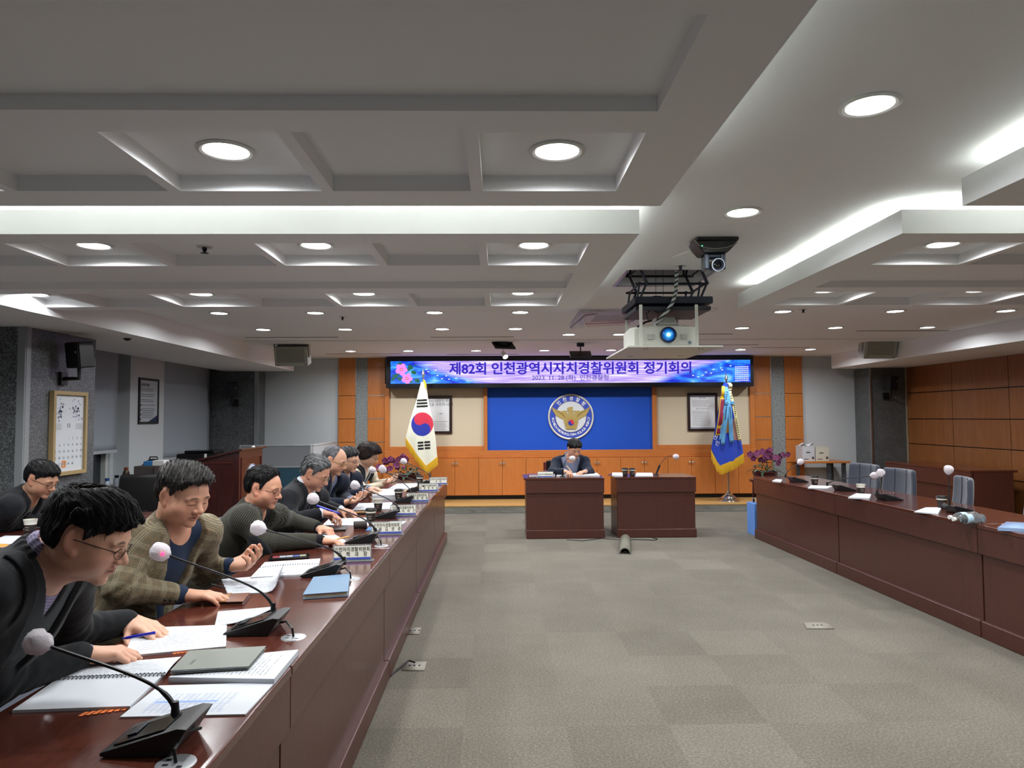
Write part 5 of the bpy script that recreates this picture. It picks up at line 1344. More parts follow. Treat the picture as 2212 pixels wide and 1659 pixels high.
F = lambda y, z: frame4((x+.0215, y, z), (0, 1, 0), (0, 0, 1))
mb = MB(); d = 1
for wk in range(5):
    for dy in range(7):
        if wk == 0 and dy < 3: continue
        if d > 30: break
        add_text(mb, str(d), F(ya+.065+dy*.066, 1.335-.058*wk), size=.03); d += 1
mb.build('dates', mat('calendar_ink', '5a5e66', .8), t, world=True, smooth=False)
mb = MB(); add_text(mb, '11', F(ya+.262, 1.455), size=.06); mb.build('month_number', m_inkb, t, world=True, smooth=False)
mb = MB(); r = random.Random(9)
for (a0, b0, n) in ((.05, 1.50, 10), (.30, 1.50, 10)):
    for k in range(n*5):
        yy = ya+a0+r.gauss(.08, .045); zz = b0+abs(r.gauss(.1, .06)); s = r.uniform(.004, .016)
        if ya+.04 < yy < yb-.05 and zz < zb_-.06: mb.poly([(x+.0212, yy+s*cos(q), zz+s*.8*sin(q)) for q in [2*pi*i/6+.2 for i in range(6)]])
mb.build('ink_landscape', mat('calendar_wash', '8f93a6', .8), t, world=True, smooth=False)
mb = MB(); lines(MB(), 0, 1, 0, 1, 1, 0)
for a0 in (.05, .37):
    for k in range(5):
        for j in range(6): mb.poly([(x+.0212, ya+a0+j*.018, 1.47-k*.012), (x+.0212, ya+a0+j*.018+.01, 1.47-k*.012), (x+.0212, ya+a0+j*.018+.01, 1.474-k*.012), (x+.0212, ya+a0+j*.018, 1.474-k*.012)])
mb.build('small_months', mat('calendar_ink', ''), t, world=True, smooth=False)
mb = MB(); yy, zz = ya+.065+2*.066, 1.335-.058*4
for k in range(24):
    a, b = 2*pi*k/24, 2*pi*(k+1)/24; sq = lambda q, rr: (x+.0225, yy+rr*max(-.8, min(.8, cos(q)))*1.15, zz+rr*max(-.8, min(.8, sin(q)))*1.15)
    mb.poly([sq(a, .02), sq(a, .034), sq(b, .034), sq(b, .02)])
mb.build('date_marker', mat('marker_orange', 'e07c1c', .5), t, world=True, smooth=False)
t = thing('framed_poster', 'black framed text poster on the white pier of the left wall', 'framed poster', (-4.75, 9.66, 1.75))
x = X0+.2; ya, yb, za, zb_ = 9.40, 9.94, 1.45, 2.065
MB().box(x, x+.02, ya, yb, za, za+.03).box(x, x+.02, ya, yb, zb_-.03, zb_).box(x, x+.02, ya, ya+.03, za+.03, zb_-.03).box(x, x+.02, yb-.03, yb, za+.03, zb_-.03).build('frame', m_blackp, t, world=True, bevel=.002)
MB().box(x, x+.01, ya+.025, yb-.025, za+.025, zb_-.025).build('sheet', mat('poster_paper', 'b4bcc4', .6), t, world=True, smooth=False)
F = lambda y, z: frame4((x+.0115, y, z), (0, 1, 0), (0, 0, 1))
mb = MB(); add_text(mb, '공무원 헌장', F(ya+.17, zb_-.095), size=.045, offset=.001); mb.build('poster_title', m_inkb, t, world=True, smooth=False)
mb = MB(); r = random.Random(4)
for k in range(17):
    z = zb_-.15-k*.024
    if k in (2, 5, 8, 10): continue
    mb.poly([(x+.0112, ya+(.08 if k > 9 else .05), z), (x+.0112, ya+.40+r.uniform(-.06, .07), z), (x+.0112, ya+.42, z+.007), (x+.0112, ya+(.08 if k > 9 else .05), z+.007)])
mb.build('poster_text', mat('calendar_ink', ''), t, world=True, smooth=False)
mb = MB()
for k in range(4): mb.poly([(x+.0114, ya+.055+.014*cos(q), za+.25-k*.062+.014*sin(q)) for q in [2*pi*i/10 for i in range(10)]])
mb.add([(x+.0114, ya+.25, za+.026), (x+.0114, yb-.026, za+.026), (x+.0114, yb-.026, za+.12)], [(0, 1, 2)])
mb.build('blue_marks', mat('navy_print', ''), t, world=True, smooth=False)
# ------------------------------------------------------------------ lectern, partitions, back-left clutter
m_lect = wood('lectern_mahogany', '2e1413', '3a1917', '45201c', .3, 'z', 1, coat=.3)
t = thing('lectern', 'dark mahogany lectern with a slanted top and round white emblem', 'lectern', (-3.25, 8.6, 0))
pf = [(-3.62, 0), (-2.98, 0), (-2.98, 1.14), (-3.62, .985)]
mb = MB(); mb.prism(pf, .80, (0, 9.0, 0), (1, 0, 0), (0, 0, 1), (0, -1, 0)); mb.build('body', m_lect, t, world=True, bevel=.006)
mb = MB(); mb.add([(-2.94, 8.17, 1.145), (-2.94, 9.03, 1.145), (-3.64, 9.03, .985), (-3.64, 8.17, .985), (-2.94, 8.17, 1.17), (-2.94, 9.03, 1.17), (-3.64, 9.03, 1.005), (-3.64, 8.17, 1.005)], [(0, 1, 2, 3), (7, 6, 5, 4), (0, 4, 5, 1), (1, 5, 6, 2), (2, 6, 7, 3), (3, 7, 4, 0)]); mb.build('top_board', m_lect, t, world=True, bevel=.004)
mb = MB().box(-2.979, -2.970, 8.26, 8.94, 1.05, 1.065).box(-2.979, -2.970, 8.26, 8.275, .1, 1.05).box(-2.979, -2.970, 8.925, 8.94, .1, 1.05); mb.box(-3.4, -3.05, 8.191, 8.199, 1.0, 1.012); mb.build('moulding', mat('lectern_moulding', '54251f', .35), t, world=True, bevel=.002)
M = Matrix.Translation((-2.972, 8.62, .80)) @ Matrix.Rotation(pi/2, 4, 'Y')
mb = MB(); mb.M = M; mb.lathe([(.001, .006), (.165, .006), (.17, .003), (.17, -.006)], 44, False); e_ = mb.build('emblem_disc', mat('emblem_white', ''), t, world=True, label='round white emblem disc')
mb = MB(); mb.M = M; mb.lathe([(.158, .0068), (.165, .0072), (.166, .0066)], 44, False); mb.lathe([(.112, .0068), (.114, .0072), (.116, .0068)], 44, False); mb.build('blue_ring', mat('emblem_blue', ''), e_, world=True)
mb = MB()
for s_ in (1, -1): mb.prism([(-.02*s_, -.05), (-.11*s_, .07), (-.08*s_, .0), (-.03*s_, -.07)][::s_], .004, (-2.965, 8.62, .81), (0, 1, 0), (0, 0, 1))
mb.prism([(-.03, -.02), (.03, -.02), (.04, -.09), (-.04, -.09)], .004, (-2.965, 8.62, .81), (0, 1, 0), (0, 0, 1))
mb.build('orange_eagle', mat('emblem_orange', 'd0762c', .5), e_, world=True, smooth=False)
t = thing('white_container', 'small white container resting on top of the lectern', 'container', (-3.0, 8.72, 1.157)); MB().lathe([(.02, .0), (.022, .012), (.012, .024), (.001, .026)], 14).build('shell', m_white, t)
m_pgrey = mat('partition_grey', '8c9096', .8); m_pblue = mat('partition_blue', '2f5264', .8)
t = thing('office_partition', 'grey fabric office partition with a teal lower panel behind the lectern', 'partition', (-3.3, 10.6, 0))
mb = MB().box(-3.83, -2.80, 10.6, 10.64, .80, 1.10); mb.build('upper_panel', m_pgrey, t, world=True, smooth=False)
MB().box(-3.83, -2.80, 10.6, 10.64, .06, .79).build('lower_panel', m_pblue, t, world=True, smooth=False)
MB().box(-3.85, -2.79, 10.59, 10.65, 1.10, 1.12).box(-3.85, -3.83, 10.59, 10.65, 0, 1.10).box(-2.82, -2.79, 10.59, 10.65, 0, 1.10).box(-3.85, -2.79, 10.592, 10.648, .785, .805).build('frame', mat('partition_frame', 'a8acae', .5), t, world=True, bevel=.003)
t = thing('office_partition', 'pale partition wing running back to the front wall', 'partition', (-2.79, 11.4, 0))
MB().box(-2.82, -2.78, 10.66, 12.23, .06, 1.10).build('panel', mat('partition_pale', 'a9adb2', .8), t, world=True, smooth=False)
MB().box(-2.825, -2.775, 10.66, 12.23, 1.10, 1.12).box(-2.825, -2.775, 10.66, 12.23, 0, .06).build('frame', mat('partition_frame', ''), t, world=True, bevel=.003)
t = thing('printer_stand', 'dark cabinet behind the lectern carrying a black printer', 'cabinet', (-3.95, 9.55, 0)); MB().box(-4.3, -3.55, 9.25, 9.85, 0, .82).build('body', m_lect, t, world=True, bevel=.004); MB().box(-4.28, -3.93, 9.23, 9.249, .04, .8).build('door', m_lect, t, world=True, bevel=.003); MB().box(-3.92, -3.57, 9.23, 9.249, .04, .8).build('door', m_lect, t, world=True, bevel=.003)
t = thing('printer', 'black printer on the dark cabinet behind the checked jacket man', 'printer', (-3.95, 9.5, .82)); MB().box(-4.2, -3.65, 9.3, 9.72, .821, 1.06).build('body', m_blackp, t, world=True, bevel=.02); MB().box(-4.1, -3.72, 9.32, 9.68, 1.06, 1.10).build('paper_lid', m_panel, t, world=True, bevel=.008); MB().box(-3.83, -3.80, 9.295, 9.3, 1.0, 1.06).build('label', m_white, t, world=True)
t = thing('side_table', 'low dark side table under the left wall clutter', 'side table', (-4.15, 8.3, 0))
MB().box(-4.72, -3.70, 7.85, 8.5, .72, .75).build('top', m_lect, t, world=True, bevel=.003)
for x_, y_ in ((-4.68, 7.90), (-3.76, 7.90), (-4.68, 8.44), (-3.76, 8.44)): MB().box(x_, x_+.04, y_, y_+.04, 0, .72).build('leg', m_lect, t, world=True)
t = thing('cardboard_box', 'taupe open box on the side table beside the left wall', 'box', (-3.95, 8.2, .75))
MB().box(-4.10, -3.85, 8.05, 8.3, .751, .985).build('body', mat('taupe_box', '4b4442', .8), t, world=True, bevel=.003); MB().box(-3.86, -3.76, 8.02, 8.06, .87, .985).box(-3.85, -3.72, 8.06, 8.3, .98, .985).build('flap', mat('taupe_box', ''), t, world=True)
t = thing('tissue_pack', 'blue and white tissue pack in the taupe box', 'tissue pack', (-3.93, 8.22, .985)); MB().box(-4.03, -3.93, 8.12, 8.25, .986, 1.035).build('blue_half', mat('tissue_blue', '3578b4', .5), t, world=True, bevel=.004); MB().box(-3.929, -3.80, 8.12, 8.25, .986, 1.045).build('white_half', m_white, t, world=True, bevel=.004)
t = thing('black_bag', 'black rounded bag on the side table behind the box', 'bag', (-4.1, 8.4, .75)); mb = MB(); mb.ball((-4.06, 8.42, .90), .15, 18, (1, .6, 1.0)); mb.build('body', m_black, t, world=True); MB().tube([(-4.12, 8.42, 1.0), (-4.1, 8.42, 1.07), (-4.02, 8.42, 1.07), (-4.0, 8.42, 1.0)], .008, 8).build('handle', m_black, t, world=True)
def jar(name, label, x_, y_, prof, mc, capm, cz):
    t = thing(name, label, 'bottle', (x_, y_, .75)); MB().lathe(prof, 20).build('body', mc, t); MB().lathe([(.022, cz), (.024, cz+.03), (.001, cz+.031)], 18, False).build('cap', capm, t)
jar('thermos_bottle', 'tall brown bottle on the side table by the left wall', -4.22, 8.12, [(.034, .001), (.036, .15), (.03, .18), (.022, .19)], mat('brown_bottle', '3e2c22', .4), m_brn if 'm_brn' in globals() else m_leather, .19)
jar('dark_jar', 'short black capped jar with a pale label by the left wall', -4.34, 8.15, [(.034, .001), (.034, .085), (.024, .10)], mat('jar_pale', '9aa2ac', .4), m_blackp, .10)
jar('dark_jar', 'small amber jar with black cap behind the brown bottle', -4.17, 8.28, [(.028, .001), (.028, .11), (.022, .12)], mat('amber_glass', '6a5638', .3), m_blackp, .12)
jar('white_jar', 'tiny white bottle leaning at the left end of the side table', -4.42, 8.1, [(.03, .001), (.032, .05), (.02, .07)], mat('jar_white', 'b8c4d0', .4), mat('jar_blue_cap', '2a4a8c', .4), .07)
t = office_chair('black empty office chair beside the left wall clutter', (-3.55, 7.35, 0), .25, mt=m_chairk)
# ------------------------------------------------------------------ right back corner table with boxes
t = thing('side_table', 'brown topped side table with grey steel legs in the right back corner', 'side table', (5.4, 11.9, 0))
MB().box(5.05, 5.80, 11.6, 12.2, .725, .755).build('top', m_orangeh, t, world=True, bevel=.003)
for x_, y_ in ((5.43, 11.66), (5.68, 11.66), (5.68, 12.1), (5.1, 12.1)): MB().box(x_, x_+.06, y_, y_+.04, 0, .725).build('leg', mat('steel_leg_grey', '5a6068', .4, metal=.5), t, world=True)
def carton(label, x0, x1, y0, y1, h, c, crumple=0):
    t = thing('carton', label, 'box', ((x0+x1)/2, (y0+y1)/2, .756))
    MB().box(x0, x1, y0, y1, .756, .756+h).build('body', mat('carton_'+c, c, .8), t, world=True, bevel=.003)
    MB().box(x0-.002, x1+.002, y0-.002, y0+.1, .756+h, .756+h+.004).build('flap', mat('carton_'+c, ''), t, world=True)
    mb = MB(); lines(mb, x0+.03, x1-.1, .78, .80, 2, y0-.0005, .006, .2, 3); mb.box(x1-.05, x1-.015, y0-.001, y0-.0003, .79, .83); mb.box(x0+.06, x0+.13, y0-.001, y0-.0003, .756+h*.55, .756+h*.62)
    mb.build('carton_print', m_ink, t, world=True, smooth=False)
    return t
t = carton('white crumpled carton on the corner table, next to the pilaster', 5.03, 5.235, 11.68, 11.95, .25, 'c2c4ca')
r = random.Random(2); mb = MB()
mb.grid(lambda u, v: (5.03+.2*u, 11.70+.2*v, 1.008+.02+.03*sin(9*u+4*v)*cos(7*v)), 12, 10); mb.build('torn_flap', mat('carton_c2c4ca', ''), t, world=True, solid=.002, ang=0)
carton('cream carton with small print on the corner table', 5.25, 5.47, 11.68, 11.92, .23, 'c6c3b4')
# ------------------------------------------------------------------ orchids
m_orch = mat('orchid_purple', '5e1448', .6, sheen=.3); m_orchc = mat('orchid_throat', '9c3a74', .5); m_leafg = mat('leaf_green', '24402a', .5); m_fern = mat('fern_green', '2f4a34', .6)
m_pot = mat('pot_maroon_ceramic', '4a1f1c', .3); m_stem = mat('stem_green', '2c3a22', .6)
def leafmesh(mb, root, d, L, W, droop):
    d = Vector(d).normalized(); s = d.cross(Vector((0, 0, 1))).normalized(); n = 7; R = Vector(root); vs = []
    for i in range(n+1):
        u = i/n; c = R+d*L*u+Vector((0, 0, L*(.45*u-droop*u*u))); w = W*sin(pi*(.08+.92*u))**.7*(1-.0*u)
        vs += [c-s*w, c+Vector((0, 0, -.15*w)), c+s*w]
    b = [(3*i, 3*i+1, 3*i+4, 3*i+3) for i in range(n)]+[(3*i+1, 3*i+2, 3*i+5, 3*i+4) for i in range(n)]
    mb.add(vs, b)
def orchid(label, pos, sprays, seed, size=1., extra=None):
    r = random.Random(seed); t = thing('potted_orchid', label, 'potted plant', pos)
    P = Vector(pos)
    mb = MB(); mb.M = Matrix.Translation(P); mb.lathe([(.09, 0), (.13, .03), (.155, .09), (.16, .10), (.145, .10), (.13, .07), (.001, .07)], 28); mb.build('pot', m_pot, t, world=True)
    for k in range(9):
        mb = MB(); a = r.uniform(0, 2*pi); leafmesh(mb, P+Vector((.03*cos(a), .03*sin(a), .09)), (cos(a), sin(a), .2), r.uniform(.16, .26)*size, .022, r.uniform(.5, 1.1)); mb.build('leaf', m_leafg, t, world=True, ang=0)
    mb = MB()
    for k in range(60):
        a = r.uniform(0, 2*pi); e = r.uniform(.1, 1.2); c = P+Vector((.11*cos(a), .11*sin(a)*.8, .10+.05*e))
        leafmesh(mb, c, (cos(a+r.uniform(-1, 1)), sin(a+r.uniform(-1, 1)), e), r.uniform(.04, .09), .008, .8)
    mb.build('fern_foliage', m_fern, t, world=True, kind='stuff', ang=0)
    for si, (top, n, spread) in enumerate(sprays):
        T = Vector(top); b = P+Vector((r.uniform(-.04, .04), r.uniform(-.04, .04), .09))
        pts = [b.lerp(T, s)+Vector((0, 0, .04*sin(pi*s))) for s in [i/10 for i in range(11)]]
        st = MB().tube(pts, .004, 6).build('stem', m_stem, t, world=True)
        for k in range(n):
            c = T+Vector((r.gauss(0, spread), r.gauss(0, .03), r.gauss(0, spread*.62)-.01)); f = MB()
            yaw = r.uniform(-.9, .9); pit = r.uniform(-.5, .4); M = Matrix.Translation(c) @ Matrix.Rotation(yaw, 4, 'Z') @ Matrix.Rotation(pit, 4, 'X'); f.M = M; S = r.uniform(.036, .047)*size
            for q in range(5):
                a = pi/2+2*pi*q/5; wide = 1.25 if q in (1, 4) else .8
                def pet(u, v, a=a, wide=wide):
                    L = S*u; W = S*.52*wide*sin(pi*min(u*.9+.08, 1))**.6*(v-.5)*2
                    return (cos(a)*L-sin(a)*W, -.012*u*u+.006*abs(v-.5), sin(a)*L+cos(a)*W)
                f.grid(pet, 4, 4)
            fo = f.build('flower', m_orch, t, world=True, ang=0)
            g = MB(); g.M = M; g.ball((0, -.008, -.004), .008, 6); g.build('throat', m_orchc, fo, world=True)
    if extra:
        for (a, b, c) in extra:
            MB().tube([P+Vector((.02, 0, .09)), (P+Vector(a))/2+Vector(a)*0+Vector((0, 0, 0)) if False else P.lerp(Vector(a), .6)+Vector((.02, 0, .03)), Vector(a)], .003, 6).build('stem', m_stem, t, world=True)
            mb = MB(); mb.ball(a, b, 10, (1, 1, 1.1)); mb.build('bud', mat('bud_pink', '8c3c80', .5), t, world=True)
# stands for the orchids
for lb, x_, y_ in (('small dark pot stand carrying the left orchid', -1.16, 9.05), ('small dark pot stand carrying the right orchid', 3.40, 9.05)):
    t = thing('plant_stand', lb, 'plant stand', (x_, y_, 0)); zt = .70
    mb = MB(); mb.M = Matrix.Translation((x_, y_, 0)); mb.lathe([(.19, zt-.03), (.19, zt)], 24); mb.build('top', m_lect, t, world=True)
    for k in range(4): a = pi/4+k*pi/2; MB().cyl((x_+.15*cos(a), y_+.15*sin(a), zt-.03), (x_+.17*cos(a), y_+.17*sin(a), 0), .014).build('leg', m_lect, t, world=True)
Y_ = 9.05
op = lambda px, py, y=Y_: tuple(ony(px, py, y))
orchid('potted purple orchid at the far end of the left bench', (-1.16, 9.05, .70), [(op(838, 995), 9, .075), (op(872, 990), 5, .045), (op(858, 1000), 4, .05)], 1, extra=[(op(871, 1009), .018, 0)])
Y_ = 9.2
orchid('potted purple orchid at the far end of the right bench', (3.40, 9.05, .70), [(op(1626, 982, 9.0), 5, .045), (op(1655, 975, 9.05), 9, .06), (op(1686, 985, 9.05), 9, .055), (op(1655, 992, 9.05), 5, .08)], 2)
# ------------------------------------------------------------------ on the floor
m_roll = mat('carpet_remnant', '77756a', .95); m_roll.bump(m_roll.noise(m_roll.coord('Object'), 140, 3), .5, .005)
A, B = onz(1351, 1167, 0), onz(1350, 1197, 0)
t = thing('carpet_cable_cover', 'rolled grey carpet strip covering cables on the floor before the head desks', 'cable cover', tuple((A+B)/2))
mb = MB(); d = (B-A).normalized(); s_ = Vector((-d.y, d.x, 0)); n = 12
rings = []
for P_ in (A, B):
    rings.append([P_+s_*(.058*cos(pi*k/n))+Vector((0, 0, .004+.062*sin(pi*k/n))) for k in range(n+1)])
mb.add(rings[0]+rings[1], [(k, k+1, n+2+k, n+1+k) for k in range(n)]); mb.build('shell', m_roll, t, world=True, solid=.012)
mb = MB().tube([B-d*.02+Vector((0, 0, .02)), A+Vector((0, 0, .02))], .012, 8).tube([B-d*.02+Vector((.02, 0, .015)), A+Vector((.02, 0, .015))], .01, 8); mb.build('cable', m_blackp, t, world=True)
g = lambda px, py: tuple(onz(px, py, .005))
t = thing('floor_cable', 'thin black cable trailing on the floor along the head desks', 'cable', g(1390, 1166)); MB().tube([g(1225, 1166), g(1260, 1168), g(1300, 1163), g(1330, 1165), g(1345, 1166)], .005, 6).tube([g(1356, 1165), g(1390, 1166), g(1415, 1167), g(1420, 1164), g(1410, 1162)], .005, 6).build('cable', m_blackp, t, world=True)
def floorbox(label, quad, cable=None):
    t = thing('floor_outlet', label, 'floor outlet', tuple(sum((onz(a, b, 0) for a, b in quad), Vector())/4))
    mb = MB(); P_ = [onz(a, b, .004) for a, b in quad]; mb.poly(P_); mb.build('cover', mat('outlet_cover', '8d897e', .6, metal=.2), t, world=True, solid=.006)
    c = sum(P_, Vector())/4; mb = MB()
    for k in range(3): mb.box(c.x-.03+k*.03-.006, c.x-.03+k*.03+.006, c.y-.01, c.y+.01, .0075, .009)
    mb.build('socket', m_dark, t, world=True)
    if cable: MB().tube([Vector(q) for q in cable], .006, 6).build('cable', m_blackp, t, world=True)
floorbox('metal floor outlet beside the left bench with a black cable plugged in', ((868, 1448), (874, 1430), (922, 1430), (917, 1448)), [(-.52, 4.4, .02), (-.56, 4.42, .025), (-.62, 4.30, .008), (-.64, 4.22, .008)])
floorbox('small floor outlet beside the left bench farther along', ((882, 1370), (887, 1356), (910, 1356), (906, 1370)))
floorbox('flush metal floor outlet in the open aisle toward the right bench', ((1743, 1358), (1736, 1345), (1782, 1345), (1803, 1358)))
t = thing('paper_bag', 'light blue paper bag standing at the far end of the right bench', 'bag', (3.26, 9.0, 0))
MB().box(3.215, 3.315, 8.93, 9.2, .001, .40).build('body', mat('bag_blue', '5f8fd8', .6), t, world=True, bevel=.003)
MB().tube([(3.26, 8.97, .40), (3.26, 8.99, .46), (3.26, 9.1, .46), (3.26, 9.12, .40)], .003, 6).build('handle', m_white, t, world=True)
mb = MB(); add_text(mb, '인천', frame4((3.225, 8.928, .06), (1, 0, 0), (0, 0, 1)), size=.025); mb.build('bag_print', m_white, t, world=True, smooth=False)
# ------------------------------------------------------------------ organic surfaces from distance fields
def nrm(v): v = np.asarray(v, float); return v/np.linalg.norm(v)
def p_ell(c, r, R=None, k=.02, op='+'):
    c = np.asarray(c, float); r = np.asarray(r, float)
    def f(P):
        q = P-c
        if R is not None: q = q @ R
        a = np.sqrt(((q/r)**2).sum(1))+1e-9; b = np.sqrt(((q/(r*r))**2).sum(1))+1e-9
        return a*(a-1)/b
    return (f, c, float(max(r)), k, op)
def p_cone(a, b, ra, rb, k=.02, op='+', flat=None):
    a = np.asarray(a, float); b = np.asarray(b, float); ab = b-a; L2 = max((ab**2).sum(), 1e-12)
    def f(P):
        q = P-a; t = np.clip((q @ ab)/L2, 0, 1); w = q-t[:, None]*ab
        if flat is not None:
            n, s = flat; n = np.asarray(n); w = w+(w @ n)[:, None]*n*(s-1)
        return np.sqrt((w**2).sum(1))-(ra+(rb-ra)*t)
    return (f, (a+b)/2, math.sqrt(L2)/2+max(ra, rb), k, op)
def smin(a, b, k):
    h = np.maximum(k-np.abs(a-b), 0)/k
    return np.minimum(a, b)-h*h*k*.25
def evalf(prims, P, c=None, R=None):
    d = np.full(len(P), .25)
    for f, pc, pr, k, op in prims:
        if c is not None and np.linalg.norm(pc-c) > R+pr+k+.012+(.06 if op == 'c' else 0): continue
        v = f(P)
        if op == '+': d = smin(d, v, k)
        elif op == '-': d = -smin(-d, v, k)
        elif op == 'c': d = f(P, d) if False else d
    return d
class Field:
    def __init__(s, prims, post=None): s.p = prims; s.post = post
    def __call__(s, P, c=None, R=None):
        d = evalf(s.p, P, c, R)
        return s.post(P, d) if s.post is not None else d
def nets(field, lo, hi, h, B=20):
    """naive surface nets on sparse blocks"""
    lo = np.asarray(lo, float); hi = np.asarray(hi, float)
    n = np.ceil((hi-lo)/h).astype(int); nb = np.ceil(n/B).astype(int)
    ii = np.stack(np.meshgrid(*[np.arange(x) for x in nb], indexing='ij'), -1).reshape(-1, 3)
    cen = lo+(ii+.5)*B*h; rad_ = B*h*.5*1.7321
    dc = field(cen)
    act = ii[np.abs(dc) < rad_*1.35+.012]
    g = np.stack(np.meshgrid(*[np.arange(B+2)]*3, indexing='ij'), -1).reshape(-1, 3)
    D = int(max(n)+2*B+8); VK = []; VP = []; FQ = []
    key = lambda a: (a[..., 0]*D+a[..., 1])*D+a[..., 2]
    offs = np.array([(x, y, z) for x in (0, 1) for y in (0, 1) for z in (0, 1)])
    edges = [(a, b) for a in range(8) for b in range(8) if a < b and np.abs(offs[a]-offs[b]).sum() == 1]
    for bi in act:
        base = bi*B-1+0
        P = lo+(base+g)*h
        c = lo+(bi+.5)*B*h
        d = field(P, c, rad_+h*3).reshape(B+2, B+2, B+2)
        if d.min() > 0 or d.max() < 0: continue
        s = d < 0; m = B+1
        C = np.stack([s[o[0]:o[0]+m, o[1]:o[1]+m, o[2]:o[2]+m] for o in offs]).astype(np.int8).sum(0)
        cell = np.argwhere((C > 0) & (C < 8))
        if not len(cell): continue
        vals = np.stack([d[cell[:, 0]+o[0], cell[:, 1]+o[1], cell[:, 2]+o[2]] for o in offs], 1)
        acc = np.zeros((len(cell), 3)); cnt = np.zeros(len(cell))
        for a, b in edges:
            va, vb = vals[:, a], vals[:, b]; x = (va < 0) != (vb < 0)
            t = np.where(x, va/np.where(x, va-vb, 1), 0)
            acc += np.where(x[:, None], offs[a]+(offs[b]-offs[a])*t[:, None], 0); cnt += x
        VP.append(lo+(base+cell+acc/cnt[:, None])*h); VK.append(key(base+cell+2))
        # faces: edges starting at interior corners (local index 1..B) along each axis
        for ax in range(3):
            o1 = [0, 0, 0]; o1[ax] = 1; u_, v_ = (ax+1) % 3, (ax+2) % 3
            I = slice(1, B+1); s0 = s[1:B+1, 1:B+1, 1:B+1]
            s1 = s[1+o1[0]:B+1+o1[0], 1+o1[1]:B+1+o1[1], 1+o1[2]:B+1+o1[2]]
            e = np.argwhere(s0 != s1)
            if not len(e): continue
            fl = s0[e[:, 0], e[:, 1], e[:, 2]]; e = e+1
            du = np.zeros(3, int); du[u_] = 1; dv = np.zeros(3, int); dv[v_] = 1
            q = np.stack([key(base+e-du-dv+2), key(base+e-dv+2), key(base+e+2), key(base+e-du+2)], 1)
            q[~fl] = q[~fl][:, ::-1]
            FQ.append(q)
    if not VP: return np.zeros((0, 3)), np.zeros((0, 4), int)
    K = np.concatenate(VK); V = np.concatenate(VP); uk, ix = np.unique(K, return_index=True); V = V[ix]
    F = np.concatenate(FQ); Fi = np.searchsorted(uk, F); Fi = np.clip(Fi, 0, len(uk)-1)
    ok = (uk[Fi] == F).all(1)
    return V, Fi[ok]
def np_mesh(name, V, F, mats, parent, col=None, uv=None, mi=None):
    me = bpy.data.meshes.new(name)
    inv = np.array(wm(parent).inverted()); V = V @ inv[:3, :3].T+inv[:3, 3]
    k = F.shape[1]
    me.vertices.add(len(V)); me.vertices.foreach_set('co', V.astype(np.float32).ravel())
    me.loops.add(len(F)*k); me.loops.foreach_set('vertex_index', F.astype(np.int32).ravel())
    me.polygons.add(len(F)); me.polygons.foreach_set('loop_start', np.arange(0, len(F)*k, k, dtype=np.int32))
    me.update(calc_edges=True)
    me.polygons.foreach_set('use_smooth', np.ones(len(F), bool))
    if col is not None:
        a = me.color_attributes.new('col', 'FLOAT_COLOR', 'POINT'); c = np.ones((len(V), 4), np.float32); c[:, :3] = col; a.data.foreach_set('color', c.ravel())
    if uv is not None:
        u = me.uv_layers.new(name='UVMap'); u.data.foreach_set('uv', uv.astype(np.float32).ravel())
    for m in mats: me.materials.append(m.m)
    if mi is not None: me.polygons.foreach_set('material_index', mi.astype(np.int32))
    o = bpy.data.objects.new(name, me); put(o, parent); return o
_W = rng.normal(size=(24, 3)); _PH = rng.uniform(0, 6.28, 24)
def wob(P, scale, seed=0, n=6):
    v = 0
    for i in range(n):
        j = (i+seed*3) % 24; v = v+np.sin(P @ (_W[j]*scale*(1+.35*i))+_PH[j])/(1+.3*i)
    return v/n*1.6
def smooth01(x): x = np.clip(x, 0, 1); return x*x*(3-2*x)
def L3(c): return np.array(lin(c)[:3])
